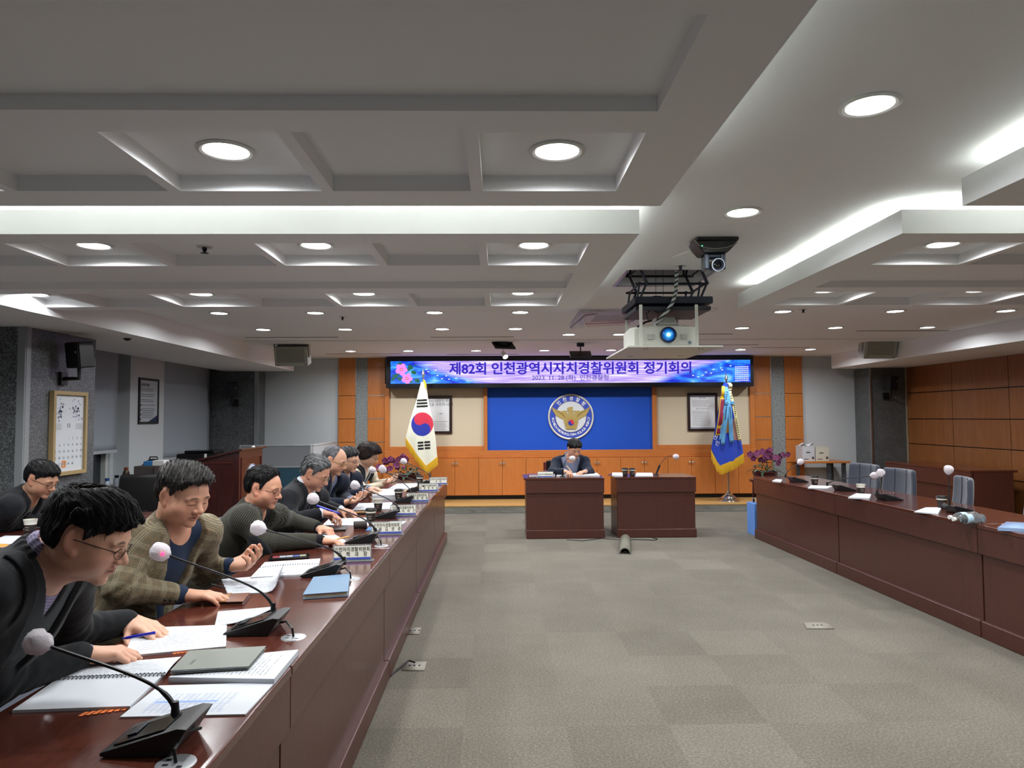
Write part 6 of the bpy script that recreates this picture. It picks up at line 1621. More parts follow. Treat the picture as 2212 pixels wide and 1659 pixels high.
# ---- materials driven by the vertex colour or by the cloth's own thread direction
def colmat(name, rough, sss=0, spec=.4, bump=0, bs=200):
    M = mat(name, 'ffffff', rough, spec=spec)
    a = M.n('ShaderNodeAttribute', attribute_name='col'); M.color(a.outputs['Color'])
    if sss:
        M.b.inputs['Subsurface Weight'].default_value = sss; M.b.inputs['Subsurface Radius'].default_value = (.012, .005, .003); M.b.inputs['Subsurface Scale'].default_value = .6
    if bump: M.bump(M.noise(M.coord('Object'), bs, 3), bump, .002)
    return M
m_skin = colmat('skin', .48, .12, .4, .12, 260)
m_hair = colmat('hair', .52, 0, .3)
def cloth(name, c, rough=.85, pat=None, c2=None, c3=None, sheen=.08):
    M = mat(name, c, rough, sheen=sheen, spec=.2)
    uvn = M.n('ShaderNodeUVMap'); s = M.sep(uvn.outputs[0])
    tri = lambda v, f: M.math('PINGPONG', M.math('MULTIPLY', v, f), 1.)
    if pat == 'plaid':
        sz = 1/.062
        fx = M.math('FRACT', M.math('MULTIPLY', s[0], sz)); fy = M.math('FRACT', M.math('MULTIPLY', s[1], sz))
        bx = M.math('LESS_THAN', M.math('ABSOLUTE', M.math('SUBTRACT', fx, .3)), .17); by = M.math('LESS_THAN', M.math('ABSOLUTE', M.math('SUBTRACT', fy, .3)), .17)
        tx = M.math('LESS_THAN', tri(s[0], 330), .5); ty = M.math('LESS_THAN', tri(s[1], 330), .5)
        on = M.math('ADD', M.math('MULTIPLY', bx, tx), M.math('MULTIPLY', by, ty)); cl = M.n('ShaderNodeClamp'); M.l(on, cl.inputs[0])
        lx = M.math('LESS_THAN', M.math('ABSOLUTE', M.math('SUBTRACT', fx, .8)), .02); ly = M.math('LESS_THAN', M.math('ABSOLUTE', M.math('SUBTRACT', fy, .8)), .02)
        k = M.mix(M.math('MULTIPLY', cl.outputs[0], .5), c, c2); k = M.mix(M.math('MULTIPLY', M.math('MAXIMUM', lx, ly), .5), k, c3)
        M.color(M.mix(.35, k, M.ramp(M.noise(M.coord('Object'), 260, 2), [(.35, '606060'), (.65, 'ffffff')]), 'MULTIPLY'))
    elif pat == 'tweed':
        a = M.math('LESS_THAN', tri(s[0], 340), .5); b = M.math('LESS_THAN', tri(s[1], 340), .5)
        k = M.mix(M.math('MULTIPLY', M.math('MULTIPLY', a, b), .75), c, c2)
        M.color(M.mix(.35, k, M.ramp(M.noise(M.coord('Object'), 300, 2), [(.35, '505050'), (.65, 'ffffff')]), 'MULTIPLY'))
    elif pat == 'check':
        a = M.math('LESS_THAN', tri(s[0], 260), .5); b = M.math('LESS_THAN', tri(s[1], 260), .5)
        M.color(M.mix(M.math('MULTIPLY', M.math('MULTIPLY', a, b), .8), c, c2))
    else:
        M.color(M.mix(.25, c, M.ramp(M.noise(M.coord('Object'), 220, 3), [(.3, '808080'), (.7, 'ffffff')]), 'MULTIPLY'))
    M.bump(M.noise(M.coord('Object'), 420, 2), .25, .0015)
    return M
# ---- a person
def basis(fwd, up):
    f = nrm(fwd); r = nrm(np.cross(f, up)); u = np.cross(r, f); return np.stack([r, f, u], 1)      # columns right, forward, up
def head_prims(c, R, st):
    w = st.get('width', 1.); fat = st.get('fat', 0.); S = np.array([w, 1, 1])
    T = lambda x, y, z: c+R @ (np.array([x*w, y, z]))
    E = lambda x, y, z, rx, ry, rz, k=.02, op='+', RR=None: p_ell(T(x, y, z), (rx*w, ry, rz), R if RR is None else R @ RR, k, op)
    p = [E(0, -.014, .030, .078, .098, .087, .03), E(0, .026, -.004, .066+fat*.4, .066, .088, .04), E(0, .028, -.060, .053+fat, .056, .046, .03),
         E(0, .074, -.094, .022, .018, .016, .022)]
    for s in (-1, 1):
        p += [E(s*.042, .048, -.030, .027+fat, .032, .034, .025), E(s*.050, .0, -.056, .018+fat, .032, .030, .03), E(s*.028, .082, .021, .026, .011, .009, .016)]
    for s in (-1, 1): p.append(E(s*.031, .100, .003, .021, .013, .0115, .012, '-'))
    p += [p_cone(T(0, .086, .008), T(0, .110, -.026), .0085, .0125, .014)]
    for s in (-1, 1): p += [E(s*.0125, .099, -.031, .0095, .011, .008, .008), E(s*.031, .0775, .0015, .0175, .0145, .0105, .006)]
    for s in (-1, 1): p.append(E(s*.006, .108, -.0395, .004, .006, .003, .004, '-'))
    p += [E(0, .089, -.054, .0235, .011, .0055, .007), E(0, .088, -.0645, .0200, .0115, .0065, .007), E(0, .1, -.0592, .024, .012, .0011, .003, '-')]
    for s in (-1, 1):     # eyelid line, ear
        p.append(p_cone(T(s*.016, .0955, -.0035), T(s*.044, .087, -.0035), .0011, .0011, .002, '-'))
        t = .25
        RE = np.array([[1, 0, 0], [0, cos(t), -sin(t)], [0, sin(t), cos(t)]])
        a = .45*s; RY = np.array([[cos(a), -sin(a), 0], [sin(a), cos(a), 0], [0, 0, 1]])
        p += [E(s*.080, -.010, -.004, .0065, .020, .033, .010, '+', RY @ RE), E(s*.0885, -.006, .0, .006, .0115, .020, .006, '-', RY @ RE), E(s*.078, .002, -.030, .006, .009, .009, .008)]
    return p, T
def head_colors(V, c, R, st):
    q = (V-c) @ R; q[:, 0] /= st.get('width', 1.); ax = np.abs(q[:, 0])
    base = L3(st['skin']); col = np.tile(base, (len(V), 1))
    red = np.exp(-((ax-.045)**2+(q[:, 1]-.07)**2+(q[:, 2]+.03)**2)/.0011)+np.exp(-(q[:, 0]**2+(q[:, 1]-.11)**2+(q[:, 2]+.028)**2)/.0003)+1.2*(ax > .077)*(q[:, 1] < .03)
    col = col*(1-np.clip(red, 0, 1)[:, None]*np.array([.02, .13, .14]))
    col *= (1+.06*wob(V, 55, 2)+.04*wob(V, 160, 4))[:, None]
    face = q[:, 1] > .06
    lip = np.exp(-((ax/.022)**4+((q[:, 2]+.0592)/.0085)**4))*(q[:, 1] > .083)
    lipc = L3(st.get('lip', '9a5a52')); col = col*(1-lip[:, None]*.75)+lipc*lip[:, None]*.75
    br = np.exp(-(((ax-.031)/.018)**4+((q[:, 2]-.0225-.004*(1-((ax-.03)/.02)**2))/.0042)**4))*face
    lash = np.exp(-(((ax-.030)/.0155)**6+((q[:, 2]+.0035)/.0023)**2))*face
    slit = np.exp(-((ax/.024)**6+((q[:, 2]+.0592)/.0013)**2))*(q[:, 1] > .08)
    for m_, cc, a in ((br, L3(st.get('brow', '2a2220')), st.get('browa', .9)), (lash, L3('1c1412'), .95), (slit, L3('56302a'), .85)):
        m_ = np.clip(m_, 0, 1)[:, None]*a; col = col*(1-m_)+cc*m_
    return col
def hand_prims(w, d, n, side, curl=(.35, .4, .45, .5), thumb=.4, spread=.10, S=1., pinch=0):
    """w wrist, d finger direction, n palm normal (out of the palm), side=+1 thumb lies on +s"""
    d = nrm(d); n = np.asarray(n, float); n = nrm(n-d*(n @ d)); s = np.cross(d, n)*side
    w = np.asarray(w, float); P = lambda a, b, c_: w+(d*a+s*b+n*c_)*S
    pr = [p_cone(P(-.03, 0, 0), P(.02, .0, 0), .026*S, .027*S, .02, flat=(n, 1.35))]
    F = []
    mc = [(.086, .027), (.090, .008), (.085, -.012), (.077, -.030)]
    for i, (l, b) in enumerate(mc): pr.append(p_cone(P(.018, b*.55, 0), P(l, b, -.003), .0135*S, .0108*S, .016))
    pr.append(p_ell(P(.045, .002, .004), (.034*S, .034*S, .013*S), np.stack([d, s, n], 1), .02))
    pr.append(p_cone(P(.012, .020, .006), P(.045, .036, .012), .015*S, .012*S, .018))
    L = [(.042, .026, .021), (.046, .029, .022), (.042, .027, .022), (.033, .020, .019)]
    for i, (l, b) in enumerate(mc):
        p = P(l, b, -.003); ang = 0; sp = (1.5-i)*spread*.5
        for j, ll in enumerate(L[i]):
            ang += curl[i]*(1.0 if j == 0 else 1.15 if j == 1 else .8)
            dr = (d*cos(ang)+n*sin(ang)); dr = nrm(dr+s*sp*cos(ang))
            q = p+dr*ll*S; r0 = (.0110, .0099, .0088)[j]*(1 if i < 3 else .88)*S; r1 = (.0099, .0088, .0073)[j]*(1 if i < 3 else .88)*S
            pr.append(p_cone(p, q, r0, r1, .004 if j else .008)); F.append((p, q, r1)) if j == 2 else None; p = q
    p = P(.040, .036, .012); dr = nrm(d*.75+s*(.75-thumb*.5)+n*(.25+thumb*.55)); q = p+dr*.035*S; pr.append(p_cone(p, q, .0118*S, .0102*S, .008))
    dr2 = nrm(dr+d*.35+n*thumb*.3-s*thumb*.35); q2 = q+dr2*.028*S; pr.append(p_cone(q, q2, .0102*S, .0082*S, .004)); F.append((q, q2, .0082*S))
    return pr, F
HAIR = {}
def hair_build(par, c, R, T, hp, st, field):
    hs = st['hair']; w = st.get('width', 1.); col = L3(hs['col']); grey = L3(hs.get('grey', hs['col']))
    def local(P): q = (P-c) @ R; q = q.copy(); q[:, 0] /= w; return q
    hl = hs.get('line', [(0, .070), (25, .066), (45, .058), (62, .045), (72, .012), (80, -.012), (87, .036), (114, .034), (126, -.040), (150, -.066), (180, -.072)])
    ha, hz = np.array(hl).T
    bald = hs.get('bald', 0)
    def thick(q):
        phi = np.degrees(np.arctan2(np.abs(q[:, 0]), q[:, 1])); z0 = np.interp(phi, ha, hz)
        m = np.clip((q[:, 2]-z0+.004*wob(q, 160, 1)+.008*wob(q, 70, 3)*(q[:, 1] > .03))/.034, 0, 1)**.6
        top = smooth01((q[:, 2]-.03)/.07); fr = smooth01((q[:, 1]+.0)/.08)
        t = hs.get('side', .009)+(hs.get('top', .022)-hs.get('side', .009))*top+hs.get('front', .0)*fr*top
        if bald: t = t*(1-smooth01((q[:, 2]-bald)/.02))-.004*smooth01((q[:, 2]-bald)/.02)
        dirs = hs.get('flow', (1., .3, 0))
        st_ = q @ np.cross(np.array(dirs), [0, 0, 1.])+.15*q[:, 2]
        t = t+(.0009*np.sin(st_*420+3*wob(q, 25, 3))+.0042*wob(q, 45, 4))*hs.get('messy', 1.)
        return m*(t+.003)-.003
    skull = Field(hp)
    def post(P, d): return d-thick(local(P))
    f = Field(hp, post)
    e = .135
    V, F = nets(f, c-e, c+e, hs.get('h', .004))
    q = local(V); keep = thick(q) > -.0005
    fm = keep[F].any(1); F = F[fm]
    used = np.unique(F); mp = -np.ones(len(V), int); mp[used] = np.arange(len(used)); V = V[used]; F = mp[F]; q = q[used]
    gr = np.clip(hs.get('gamt', 0)*(1+.8*wob(V, 90, 5))+hs.get('gside', 0)*smooth01((.05-q[:, 2])/.05), 0, 1)[:, None]
    co = col*(1-gr)+grey*gr; co = co*(1+.25*wob(q, 130, 6))[:, None]
    np_mesh('hair', V, F, [m_hair], par, co)
    # loose strands lying over the volume
    n = hs.get('n', 800)
    if not n: return
    idx = rng.integers(0, len(V), n*2); Vt = thick(local(V[idx])); idx = idx[Vt > .004][:n]; p = V[idx].copy(); n = len(p)
    flow = R @ nrm(np.array(hs.get('flow', (1., .3, 0)))*np.array([1, 1, 1]))
    down = -R[:, 2]; L = hs.get('len', .045)*rng.uniform(.6, 1.3, n); steps = 7
    crown = c+R @ np.array([.01, -.05, .12]); path = [p]
    jit = rng.normal(0, .25, (n, 3)); lift = rng.uniform(-.0012, hs.get('lift', .0022), n)
    for k in range(steps):
        eps = .002; g = np.stack([f(p+np.eye(3)[i]*eps)-f(p-np.eye(3)[i]*eps) for i in range(3)], 1); g /= np.linalg.norm(g, axis=1)[:, None]+1e-9
        d0 = f(p); ql = local(p)
        rad_ = p-crown; rad_ /= np.linalg.norm(rad_, axis=1)[:, None]
        tp = smooth01((ql[:, 2]-.045)/.05)[:, None]
        dr = rad_*(1-tp*hs.get('comb', .5))+flow*tp*hs.get('comb', .5)*1.4+down*(1-tp)*.8+jit*.6
        dr = dr-(dr*g).sum(1)[:, None]*g; dr /= np.linalg.norm(dr, axis=1)[:, None]+1e-9
        p = p+dr*(L/steps)[:, None]-g*(d0-lift*(k/steps*2))[:, None]*.8; path.append(p)
    pts = np.stack(path, 1); lq = ((pts.reshape(-1, 3)-c) @ R).reshape(pts.shape); bad = ((np.abs(lq[..., 0]) > .066) & (lq[..., 1] > -.045) & (lq[..., 1] < .03) & (lq[..., 2] < .034)).any(1) | ((lq[..., 1] > .05) & (lq[..., 2] < hs.get('fmin', .035))).any(1)
    pts = pts[~bad]; n = len(pts); m = steps+1; rr = np.array([1, 1, 1, .95, .85, .7, .45, .08])*hs.get('r', .0009)
    t = np.gradient(pts, axis=1); t /= np.linalg.norm(t, axis=2)[..., None]+1e-9
    a = np.cross(t, R[:, 0]+.01); a /= np.linalg.norm(a, axis=2)[..., None]+1e-9; b = np.cross(t, a)
    V3 = np.stack([pts+(a*cos(x)+b*sin(x))*rr[None, :, None] for x in (0, 2.094, 4.189)], 2)      # n,m,3,3
    idx = np.arange(n*m*3).reshape(n, m, 3); F = []
    for k in range(3):
        k2 = (k+1) % 3; F.append(np.stack([idx[:, :-1, k], idx[:, :-1, k2], idx[:, 1:, k2], idx[:, 1:, k]], -1).reshape(-1, 4))
    g1 = (rng.uniform(0, 1, n) < hs.get('gamt', 0)*1.3+hs.get('gside', 0)*(local(pts[:, 0])[:, 2] < .03)).astype(float)
    cs = col*(1-g1[:, None])+grey*g1[:, None]; cs = cs*rng.uniform(.6, 1.5, (n, 1))
    np_mesh('hair_strands', V3.reshape(-1, 3), np.concatenate(F), [m_hair], par, np.repeat(cs, m*3, 0))
def Jp(j): return np.array(ony(j[0], j[1], j[2])) if len(j) == 3 else np.array(onz(j[0], j[1], j[2]))
def person(label, st, head, hf, hup, neck, pelvis, facing, sh, el, wr, hands, group=None):
    """joints are world points; sh/el/wr = (right, left); hands = list of (dir, palm normal, curl, thumb)"""
    h = st['h']; head, neck, pelvis = map(np.array, (head, neck, pelvis))
    P = thing('person', label, 'person', (pelvis[0], pelvis[1], 0), group=group)
    HR = basis(hf, hup); fv = nrm(facing); up = nrm(neck-pelvis)
    rt = nrm(np.cross(fv, up)); ft = np.cross(up, rt); TR = np.stack([rt, ft, up], 1); Lt = np.linalg.norm(neck-pelvis)
    hp, T = head_prims(head, HR, st)
    TT = lambda x, y, z: neck+TR @ np.array([x, y, z])
    b = st.get('bulk', 1.)
    nk = [p_cone(T(0, -.022, -.055), TT(0, -.012, .0), .056*st.get('neck', 1), .062, .03), p_cone(T(0, .012, -.075), TT(0, .02, -.02), .034, .048, .022)]
    def torso(t, k=.05):
        z2 = -Lt
        return [p_ell(TT(0, .0, -.19), ((.175+t)*b, .112*b+t, .19+t), TR, k), p_ell(TT(0, .02, -.40), ((.16+t)*b, .125*b+st.get('belly', 0)+t, .17+t), TR, k),
                p_ell(TT(0, 0, z2+.02), ((.165+t)*b, .14+t, .13+t), TR, k),
                p_cone(sh[0], TT(0, -.01, -.07), .058+t, .075+t, k), p_cone(sh[1], TT(0, -.01, -.07), .058+t, .075+t, k),
                p_cone(TT(0, -.01, -.005), sh[0], .05+t*.6, .050+t, k), p_cone(TT(0, -.01, -.005), sh[1], .05+t*.6, .050+t, k)]
    def arms(t, cut=1., k=.03):
        o = []
        for i in (0, 1):
            e = el[i]; w_ = e+(wr[i]-e)*cut
            o += [p_cone(sh[i], e, .052+t, .043+t, k), p_cone(e, w_, .043+t, .029+t*(.8 if t > .01 else 1), k)]
        return o
    # body: head, neck, torso, arms and hands in one surface
    hpr = []; tips = []
    for i, (d, n, cu, th) in enumerate(hands):
        pr, F = hand_prims(wr[i], d, n, (1 if i == 0 else -1)*(1), cu, th, S=st.get('hs', 1.)); hpr += pr; tips += F
    bodyf = Field(hp+nk+torso(-.012)+arms(-.004)+hpr)
    sh_ = [np.array(x) for x in sh]
    allp = np.array([head, neck, pelvis, *sh, *el, *wr, *[t_[1] for t_ in tips]]); lo = allp.min(0)-.16; hi = allp.max(0)+.16; lo[2] = max(lo[2], .42)
    hh = st.get('hb', h)
    V, F = nets(bodyf, lo, hi, hh)
    col = head_colors(V, head, HR, st)
    hd = np.min([np.linalg.norm(V-t_[1], axis=1) for t_ in tips], 0); kn = smooth01((.03-hd)/.03)[:, None]; col = col*(1-kn*np.array([.0, .10, .10]))
    # finger nails
    for (p_, q_, r_) in tips:
        d_ = nrm(q_-p_); k_ = np.linalg.norm(V-(q_-d_*.001), axis=1) < r_*1.35; 
    np_mesh('body', V, F, [m_skin], P, col)
    hair_build(P, head, HR, T, hp, st, None)
    # clothes
    q3 = lambda X: (X-neck) @ TR
    vz = st.get('vz', .34); vw = st.get('vw', .085)
    def wV(z): return np.clip(.010+(vw-.010)*(z+vz)/vz, .004, .2)
    inner = st.get('inner', {})
    def dress(name, t, mt, post, cut, colr=None, extra=(), hres=None, k=.045, wr_amp=.0):
        ar = arms(t, cut, .03 if k > .03 else .012) if name != 'vest' else []
        def pst(X, d):
            d = d-wr_amp*(wob(X, 26, 7)*1.0+.6*np.abs(wob(X, 60, 8)))
            if wr_amp:
                for i in (0, 1):
                    r_ = np.linalg.norm(X-el[i], axis=1); ax_ = nrm(wr[i]-sh[i]); s_ = (X-el[i]) @ ax_
                    d = d-.0045*np.exp(-(r_/.085)**2)*np.sin(s_*150+2.5*wob(X, 14, 9+i))
            return post(X, d) if post else d
        f = Field(torso(t, k)+ar+list(extra), pst)
        V, F = nets(f, lo-.03, hi+.03, hres or h)
        C = V[F].mean(1); q = q3(C); best = q[:, 0]*0+1e9; uvo = np.zeros((len(F), 4, 2)); lab = np.zeros(len(F), int)
        segs = [(sh[0], el[0]), (el[0], wr[0]), (sh[1], el[1]), (el[1], wr[1])]
        dist = []
        for a_, b_ in segs:
            ab = b_-a_; tt = np.clip((C-a_) @ ab/(ab @ ab), 0, 1); dist.append(np.linalg.norm(C-a_-tt[:, None]*ab, axis=1)-.055)
        dt = np.abs(evalf(torso(t, k), C)) if len(C) else np.zeros(0)
        dist.insert(0, dt-.012); lab = np.argmin(np.stack(dist), 0)
        X = V[F].reshape(-1, 3); qq = q3(X); u0 = np.arctan2(qq[:, 0], qq[:, 1]+.0)*.15; v0 = qq[:, 2]
        uv = np.stack([u0, v0], 1).reshape(-1, 4, 2)
        bk = uv[:, :, 0]; sp = (bk.max(1)-bk.min(1)) > .3; bk[sp] = np.where(bk[sp] < 0, bk[sp]+2*pi*.15, bk[sp]); uv[:, :, 0] = bk
        for i_, (a_, b_) in enumerate(segs):
            s_ = lab == i_+1
            if not s_.any(): continue
            ax_ = nrm(b_-a_); e1 = nrm(np.cross(ax_, up+.01)); e2 = np.cross(ax_, e1); X = V[F[s_]].reshape(-1, 3)-a_
            ang = np.arctan2(X @ e2, X @ e1); uu = np.stack([ang*.056, X @ ax_], 1).reshape(-1, 4, 2)
            bk = uu[:, :, 0]; sp = (bk.max(1)-bk.min(1)) > .15; bk[sp] = np.where(bk[sp] < 0, bk[sp]+2*pi*.056, bk[sp]); uu[:, :, 0] = bk; uv[s_] = uu
        return np_mesh(name, V, F, [mt], P, None, uv.reshape(-1, 2))
    # inner layer (shirt, sweater)
    neckc = TT(0, .0, .04)
    def cutneck(r0, dep=.06):
        def g(X, d):
            q = q3(X); a_ = q-np.array([0, .004, 0]); rr = np.sqrt(a_[:, 0]**2+(a_[:, 1]*.95)**2)
            return np.maximum(d, -np.maximum(rr-r0, -(q[:, 2]+dep)))
        return g
    ic = inner.get('cuff', 1.0)
    if inner:
        cl = []
        if inner.get('collar'):
            pts = [TT(.068*sin(a)*1.0, -.006+.064*cos(a), .040-.046*max(0, cos(a))) for a in np.linspace(rad(22), rad(338), 15)]
            for i in range(14): cl.append(p_cone(pts[i], pts[i+1], .0095, .0095, .004, flat=(up, .38)))
            for s in (-1, 1): cl.append(p_cone(TT(s*.028, .058, -.006), TT(s*.052, .075, -.062), .010, .004, .004, flat=(ft, 1.6)))
        elif inner.get('crew'):
            pts = [TT(.064*sin(a), -.004+.062*cos(a), .006-.022*max(0, cos(a))) for a in np.linspace(0, 2*pi, 18)]
            for i in range(17): cl.append(p_cone(pts[i], pts[i+1], .009, .009, .004))
        dress(inner.get('name', 'shirt'), .004, inner['mat'], cutneck(.056, .05) if not cl else None, ic, extra=cl, hres=h*1.1, wr_amp=.0010, k=.03)
        if inner.get('tie'):
            mb_ = MB(); n_ = 14; prev = None
            zs = np.linspace(-.045, -.36, n_); vs = []
            for i, z in enumerate(zs):
                w_ = .017+.014*i/n_ if i > 1 else .015
                o = TT(0, .2, z); 
                for s in (-1, 1):
                    a_ = TT(s*w_, .30, z); 
                    for _ in range(25): a_ = a_-ft*max(evalf(torso(.004), a_[None])[0]-.006, 0)*.9
                    vs.append(tuple(a_))
            mb_.add(vs, [(2*i, 2*i+1, 2*i+3, 2*i+2) for i in range(n_-1)]); mb_.build('tie', inner['tie'], P, world=True, solid=.006)
    if st.get('vest') is not None:
        def vpost(X, d):
            q = q3(X); ax_ = np.abs(q[:, 0]); d = np.maximum(d, -np.maximum.reduce([ax_-wV(q[:, 2]), -(q[:, 1]-.01), -(q[:, 2]+vz)]))
            rr = np.sqrt(q[:, 0]**2+(q[:, 1]-.002)**2); d = np.maximum(d, -np.maximum(rr-.075, -(q[:, 2]+.05)))
            for i in (0, 1): d = np.maximum(d, -(np.linalg.norm((X-sh[i]-(1-2*i)*0*rt), axis=1)-.085))
            return d
        dress('vest', .012, st['vest'], vpost, .9, wr_amp=.002)
        mb_ = MB()
        for s in (-1, 1):
            pts = []
            for z in np.linspace(-vz, .0, 9):
                a_ = TT(s*(float(wV(z))+.002), .3, z)
                for _ in range(25): a_ = a_-ft*max(evalf(torso(.012, .045), a_[None])[0]-.002, 0)*.9
                pts.append(Vector(a_))
            mb_.tube(pts, .0045, 6)
        mb_.build('vest_trim', c_white, P, world=True)
    if st.get('innervest'):
        def ivp(X, d):
            q = q3(X); ax_ = np.abs(q[:, 0]); return np.maximum(d, -np.maximum.reduce([ax_-np.clip(.004+.6*(q[:, 2]+.085), .0, .2), -(q[:, 1]-.0), -(q[:, 2]+.085)]))
        dress('vest', .009, st['innervest'], ivp, .9, hres=h*1.1, wr_amp=.0015)
    jk = st.get('jacket')
    if jk:
        to = torso(.016, .045); jarm = arms(.014, 1.)
        def jpost(X, d):
            q = q3(X); x, y, z = q[:, 0], q[:, 1], q[:, 2]; ax_ = np.abs(x)
            if jk.get('lapel', True):
                w_ = wV(z); wid = np.interp(z, [-vz-.02, -vz+.06, -.150, -.128, -.122, -.06, .03], [.0, .045, .078, .080, .058, .048, .040])*jk.get('lw', 1.)
                inl = (ax_ > w_-.004) & (ax_ < w_+wid) & (y > -.02) & (z > -vz) & (z < .05)
                dt = evalf(to, X)
                lap = np.maximum.reduce([dt-.010, -(dt+.004), ax_-(w_+wid), w_-ax_-.004, -(y+.02), -(z+vz), z-.05])
                d = np.minimum(d, lap)
                # collar round the back of the neck
            carve = np.maximum.reduce([ax_-wV(z), -(y-.01), -(z+vz), evalf(to, X)-.022, -evalf(jarm, X)])
            if jk.get('open', True): d = np.maximum(d, -carve)
            # closing line below the button
            ln = np.maximum.reduce([np.abs(x-.012)-.0022, -(y-.02), z+vz, evalf(to, X)-.022])
            d = np.maximum(d, -np.maximum(ln, -(d+.006)))
            rr = np.sqrt(x**2+(y-.002)**2)
            d = np.maximum(d, -np.maximum(rr-jk.get('nr', .072), -(z+.045)))
            return d
        ex = []
        pts = [TT(.083*sin(a), -.006+.078*cos(a), .012-.045*smooth01(np.array([max(0, cos(a))]))[0]) for a in np.linspace(rad(48), rad(312), 15)]
        if jk.get('collar', True):
            for i in range(14): ex.append(p_cone(pts[i], pts[i+1], .010, .010, .008, flat=(up, .36)))
        o = dress('jacket', jk.get('t', .016), jk['mat'], jpost, jk.get('cut', .93), extra=ex, wr_amp=jk.get('wr', .0028))
        if jk.get('cuffs'):
            pass
        for i in (0, 1):    # cuff of the shirt or sweater showing between sleeve and hand
            cm_ = st.get('cuffmat')
            if cm_:
                a_ = el[i]+(wr[i]-el[i])*.86; b_ = el[i]+(wr[i]-el[i])*(st.get('cuffend', 1.03))
                MB().tube([a_, b_, b_-(b_-a_)*.02], [.041, .037, .030], 18).build('cuff', cm_, P, world=True)
        if jk.get('buttons'):
            for i in (0,):
                mb_ = MB()
                ax_ = nrm(wr[0]-el[0]); sd = nrm(np.cross(ax_, [0, 0, 1.])); 
                for k_ in range(3): c_ = wr[0]-ax_*(.05+.022*k_)+sd*.043*(1)-np.array([0, 0, .022]); mb_.ball(c_, .006, 8)
                mb_.build('sleeve_button', m_blackp, P, world=True)
    if st.get('patch'):
        e_ = el[0]; ax_ = nrm(wr[0]-sh[0]); o_ = nrm(e_-(sh[0]+wr[0])/2+np.array([0, -.05, -.01])); s_ = np.cross(ax_, o_); Rp = np.stack([ax_, s_, o_], 1)
        V, F = nets(Field([p_ell(e_+o_*.043, (.085, .05, .028), Rp)]), e_-.14, e_+.14, .006); np_mesh('elbow_patch', V, F, [c_blk], P)
    # trousers and shoes (under the bench)
    tm = st.get('trousers', m_black); kf = nrm([fv[0], fv[1], 0]); sd = np.array([kf[1], -kf[0], 0]); pr = [p_ell(pelvis+np.array([0, 0, -.02]), (.17, .15, .11), TR, .04)]
    kz = .47
    for s in (-1, 1):
        hip = pelvis+sd*s*.085+np.array([0, 0, -.03]); kn_ = pelvis+kf*.40+sd*s*.11; kn_[2] = kz; an = kn_+kf*.02; an[2] = .08
        pr += [p_cone(hip, kn_, .088, .062, .03), p_cone(kn_, an, .062, .048, .03)]
    V, F = nets(Field(pr), np.array([pelvis[0]-.75, pelvis[1]-.75, .03]), np.array([pelvis[0]+.75, pelvis[1]+.75, .85]), .014)
    np_mesh('trousers', V, F, [tm], P)
    for s in (-1, 1):
        an = pelvis+kf*.42+sd*s*.11; an[2] = 0; mb_ = MB()
        mb_.M = frame4(an, sd, kf); mb_.ball((0, .06, .04), .045, 12, (.9, 2.6, .85)); mb_.box(-.04, .04, -.05, .17, .002, .02); mb_.build('shoe', m_blackp, P, world=True)
    # glasses
    g = st.get('glasses')
    if g:
        gm = mat('frame_'+g, g, .25, metal=.8); mb_ = MB(); R3 = st.get('gr', .0012)
        for s in (-1, 1):
            ring = [T(s*(.032+.0225*cos(a)), .1045-.010*abs(cos(a))*(cos(a)*1 > 0), .0+.0155*sin(a)-.002) for a in np.linspace(0, 2*pi, 25)]
            mb_.tube([Vector(p_) for p_ in ring], R3, 5, cap=False)
            mb_.tube([T(s*.0545, .095, .004), T(s*.068, .075, .006), T(s*.0775, .03, .006), T(s*.082, -.012, .004), T(s*.082, -.028, -.008)], R3*1.25, 5)
        mb_.tube([T(-.0095, .106, .003), T(0, .110, .006), T(.0095, .106, .003)], R3, 5)
        gf = mb_.build('glasses', gm, P, world=True)
        mb_ = MB()
        for s in (-1, 1): mb_.poly([T(s*(.032+.0222*cos(a)), .1035-.010*abs(cos(a))*(cos(a) > 0), .0+.0152*sin(a)-.002) for a in np.linspace(0, 2*pi, 20)[:-1]])
        mb_.build('lens', mat('lens_clear', 'ffffff', .03, trans=1., alpha=.16, ior=1.05, spec=.8), gf, world=True, smooth=False)
    # nails
    mb_ = MB()
    for k_, (p_, q_, r_) in enumerate(tips):
        hi_ = 0 if k_ < 5 else 1; n_ = np.array(hands[hi_][1], float); d_ = nrm(q_-p_); o_ = -nrm(n_-d_*(n_ @ d_)); s_ = np.cross(d_, o_)
        if k_ % 5 == 4: o_ = nrm(o_*.5+np.array([0, 0, .6])-d_*0); o_ = nrm(o_-d_*(o_ @ d_)); s_ = np.cross(d_, o_)
        c_ = q_-d_*r_*.15
        mb_.add([tuple(c_+d_*a_*r_*.75+s_*b_*r_*.62+o_*(r_*(1.02-.28*b_*b_-.12*(a_ > .5)))) for a_ in (-1, 0, .9) for b_ in (-1, 0, 1)], [(0, 1, 4, 3), (1, 2, 5, 4), (3, 4, 7, 6), (4, 5, 8, 7)])
    if h < .0045: mb_.build('nails', mat('nail', 'c79a88', .3), P, world=True, ang=0)
    return P
A3 = lambda *a: np.array(a, float)
def yawv(deg, pitch=0): return A3(cos(rad(deg))*cos(rad(pitch)), sin(rad(deg))*cos(rad(pitch)), sin(rad(pitch)))
UP = A3(0, 0, 1)
def Jz(px, py, z=.795): return np.array(onz(px, py, z))
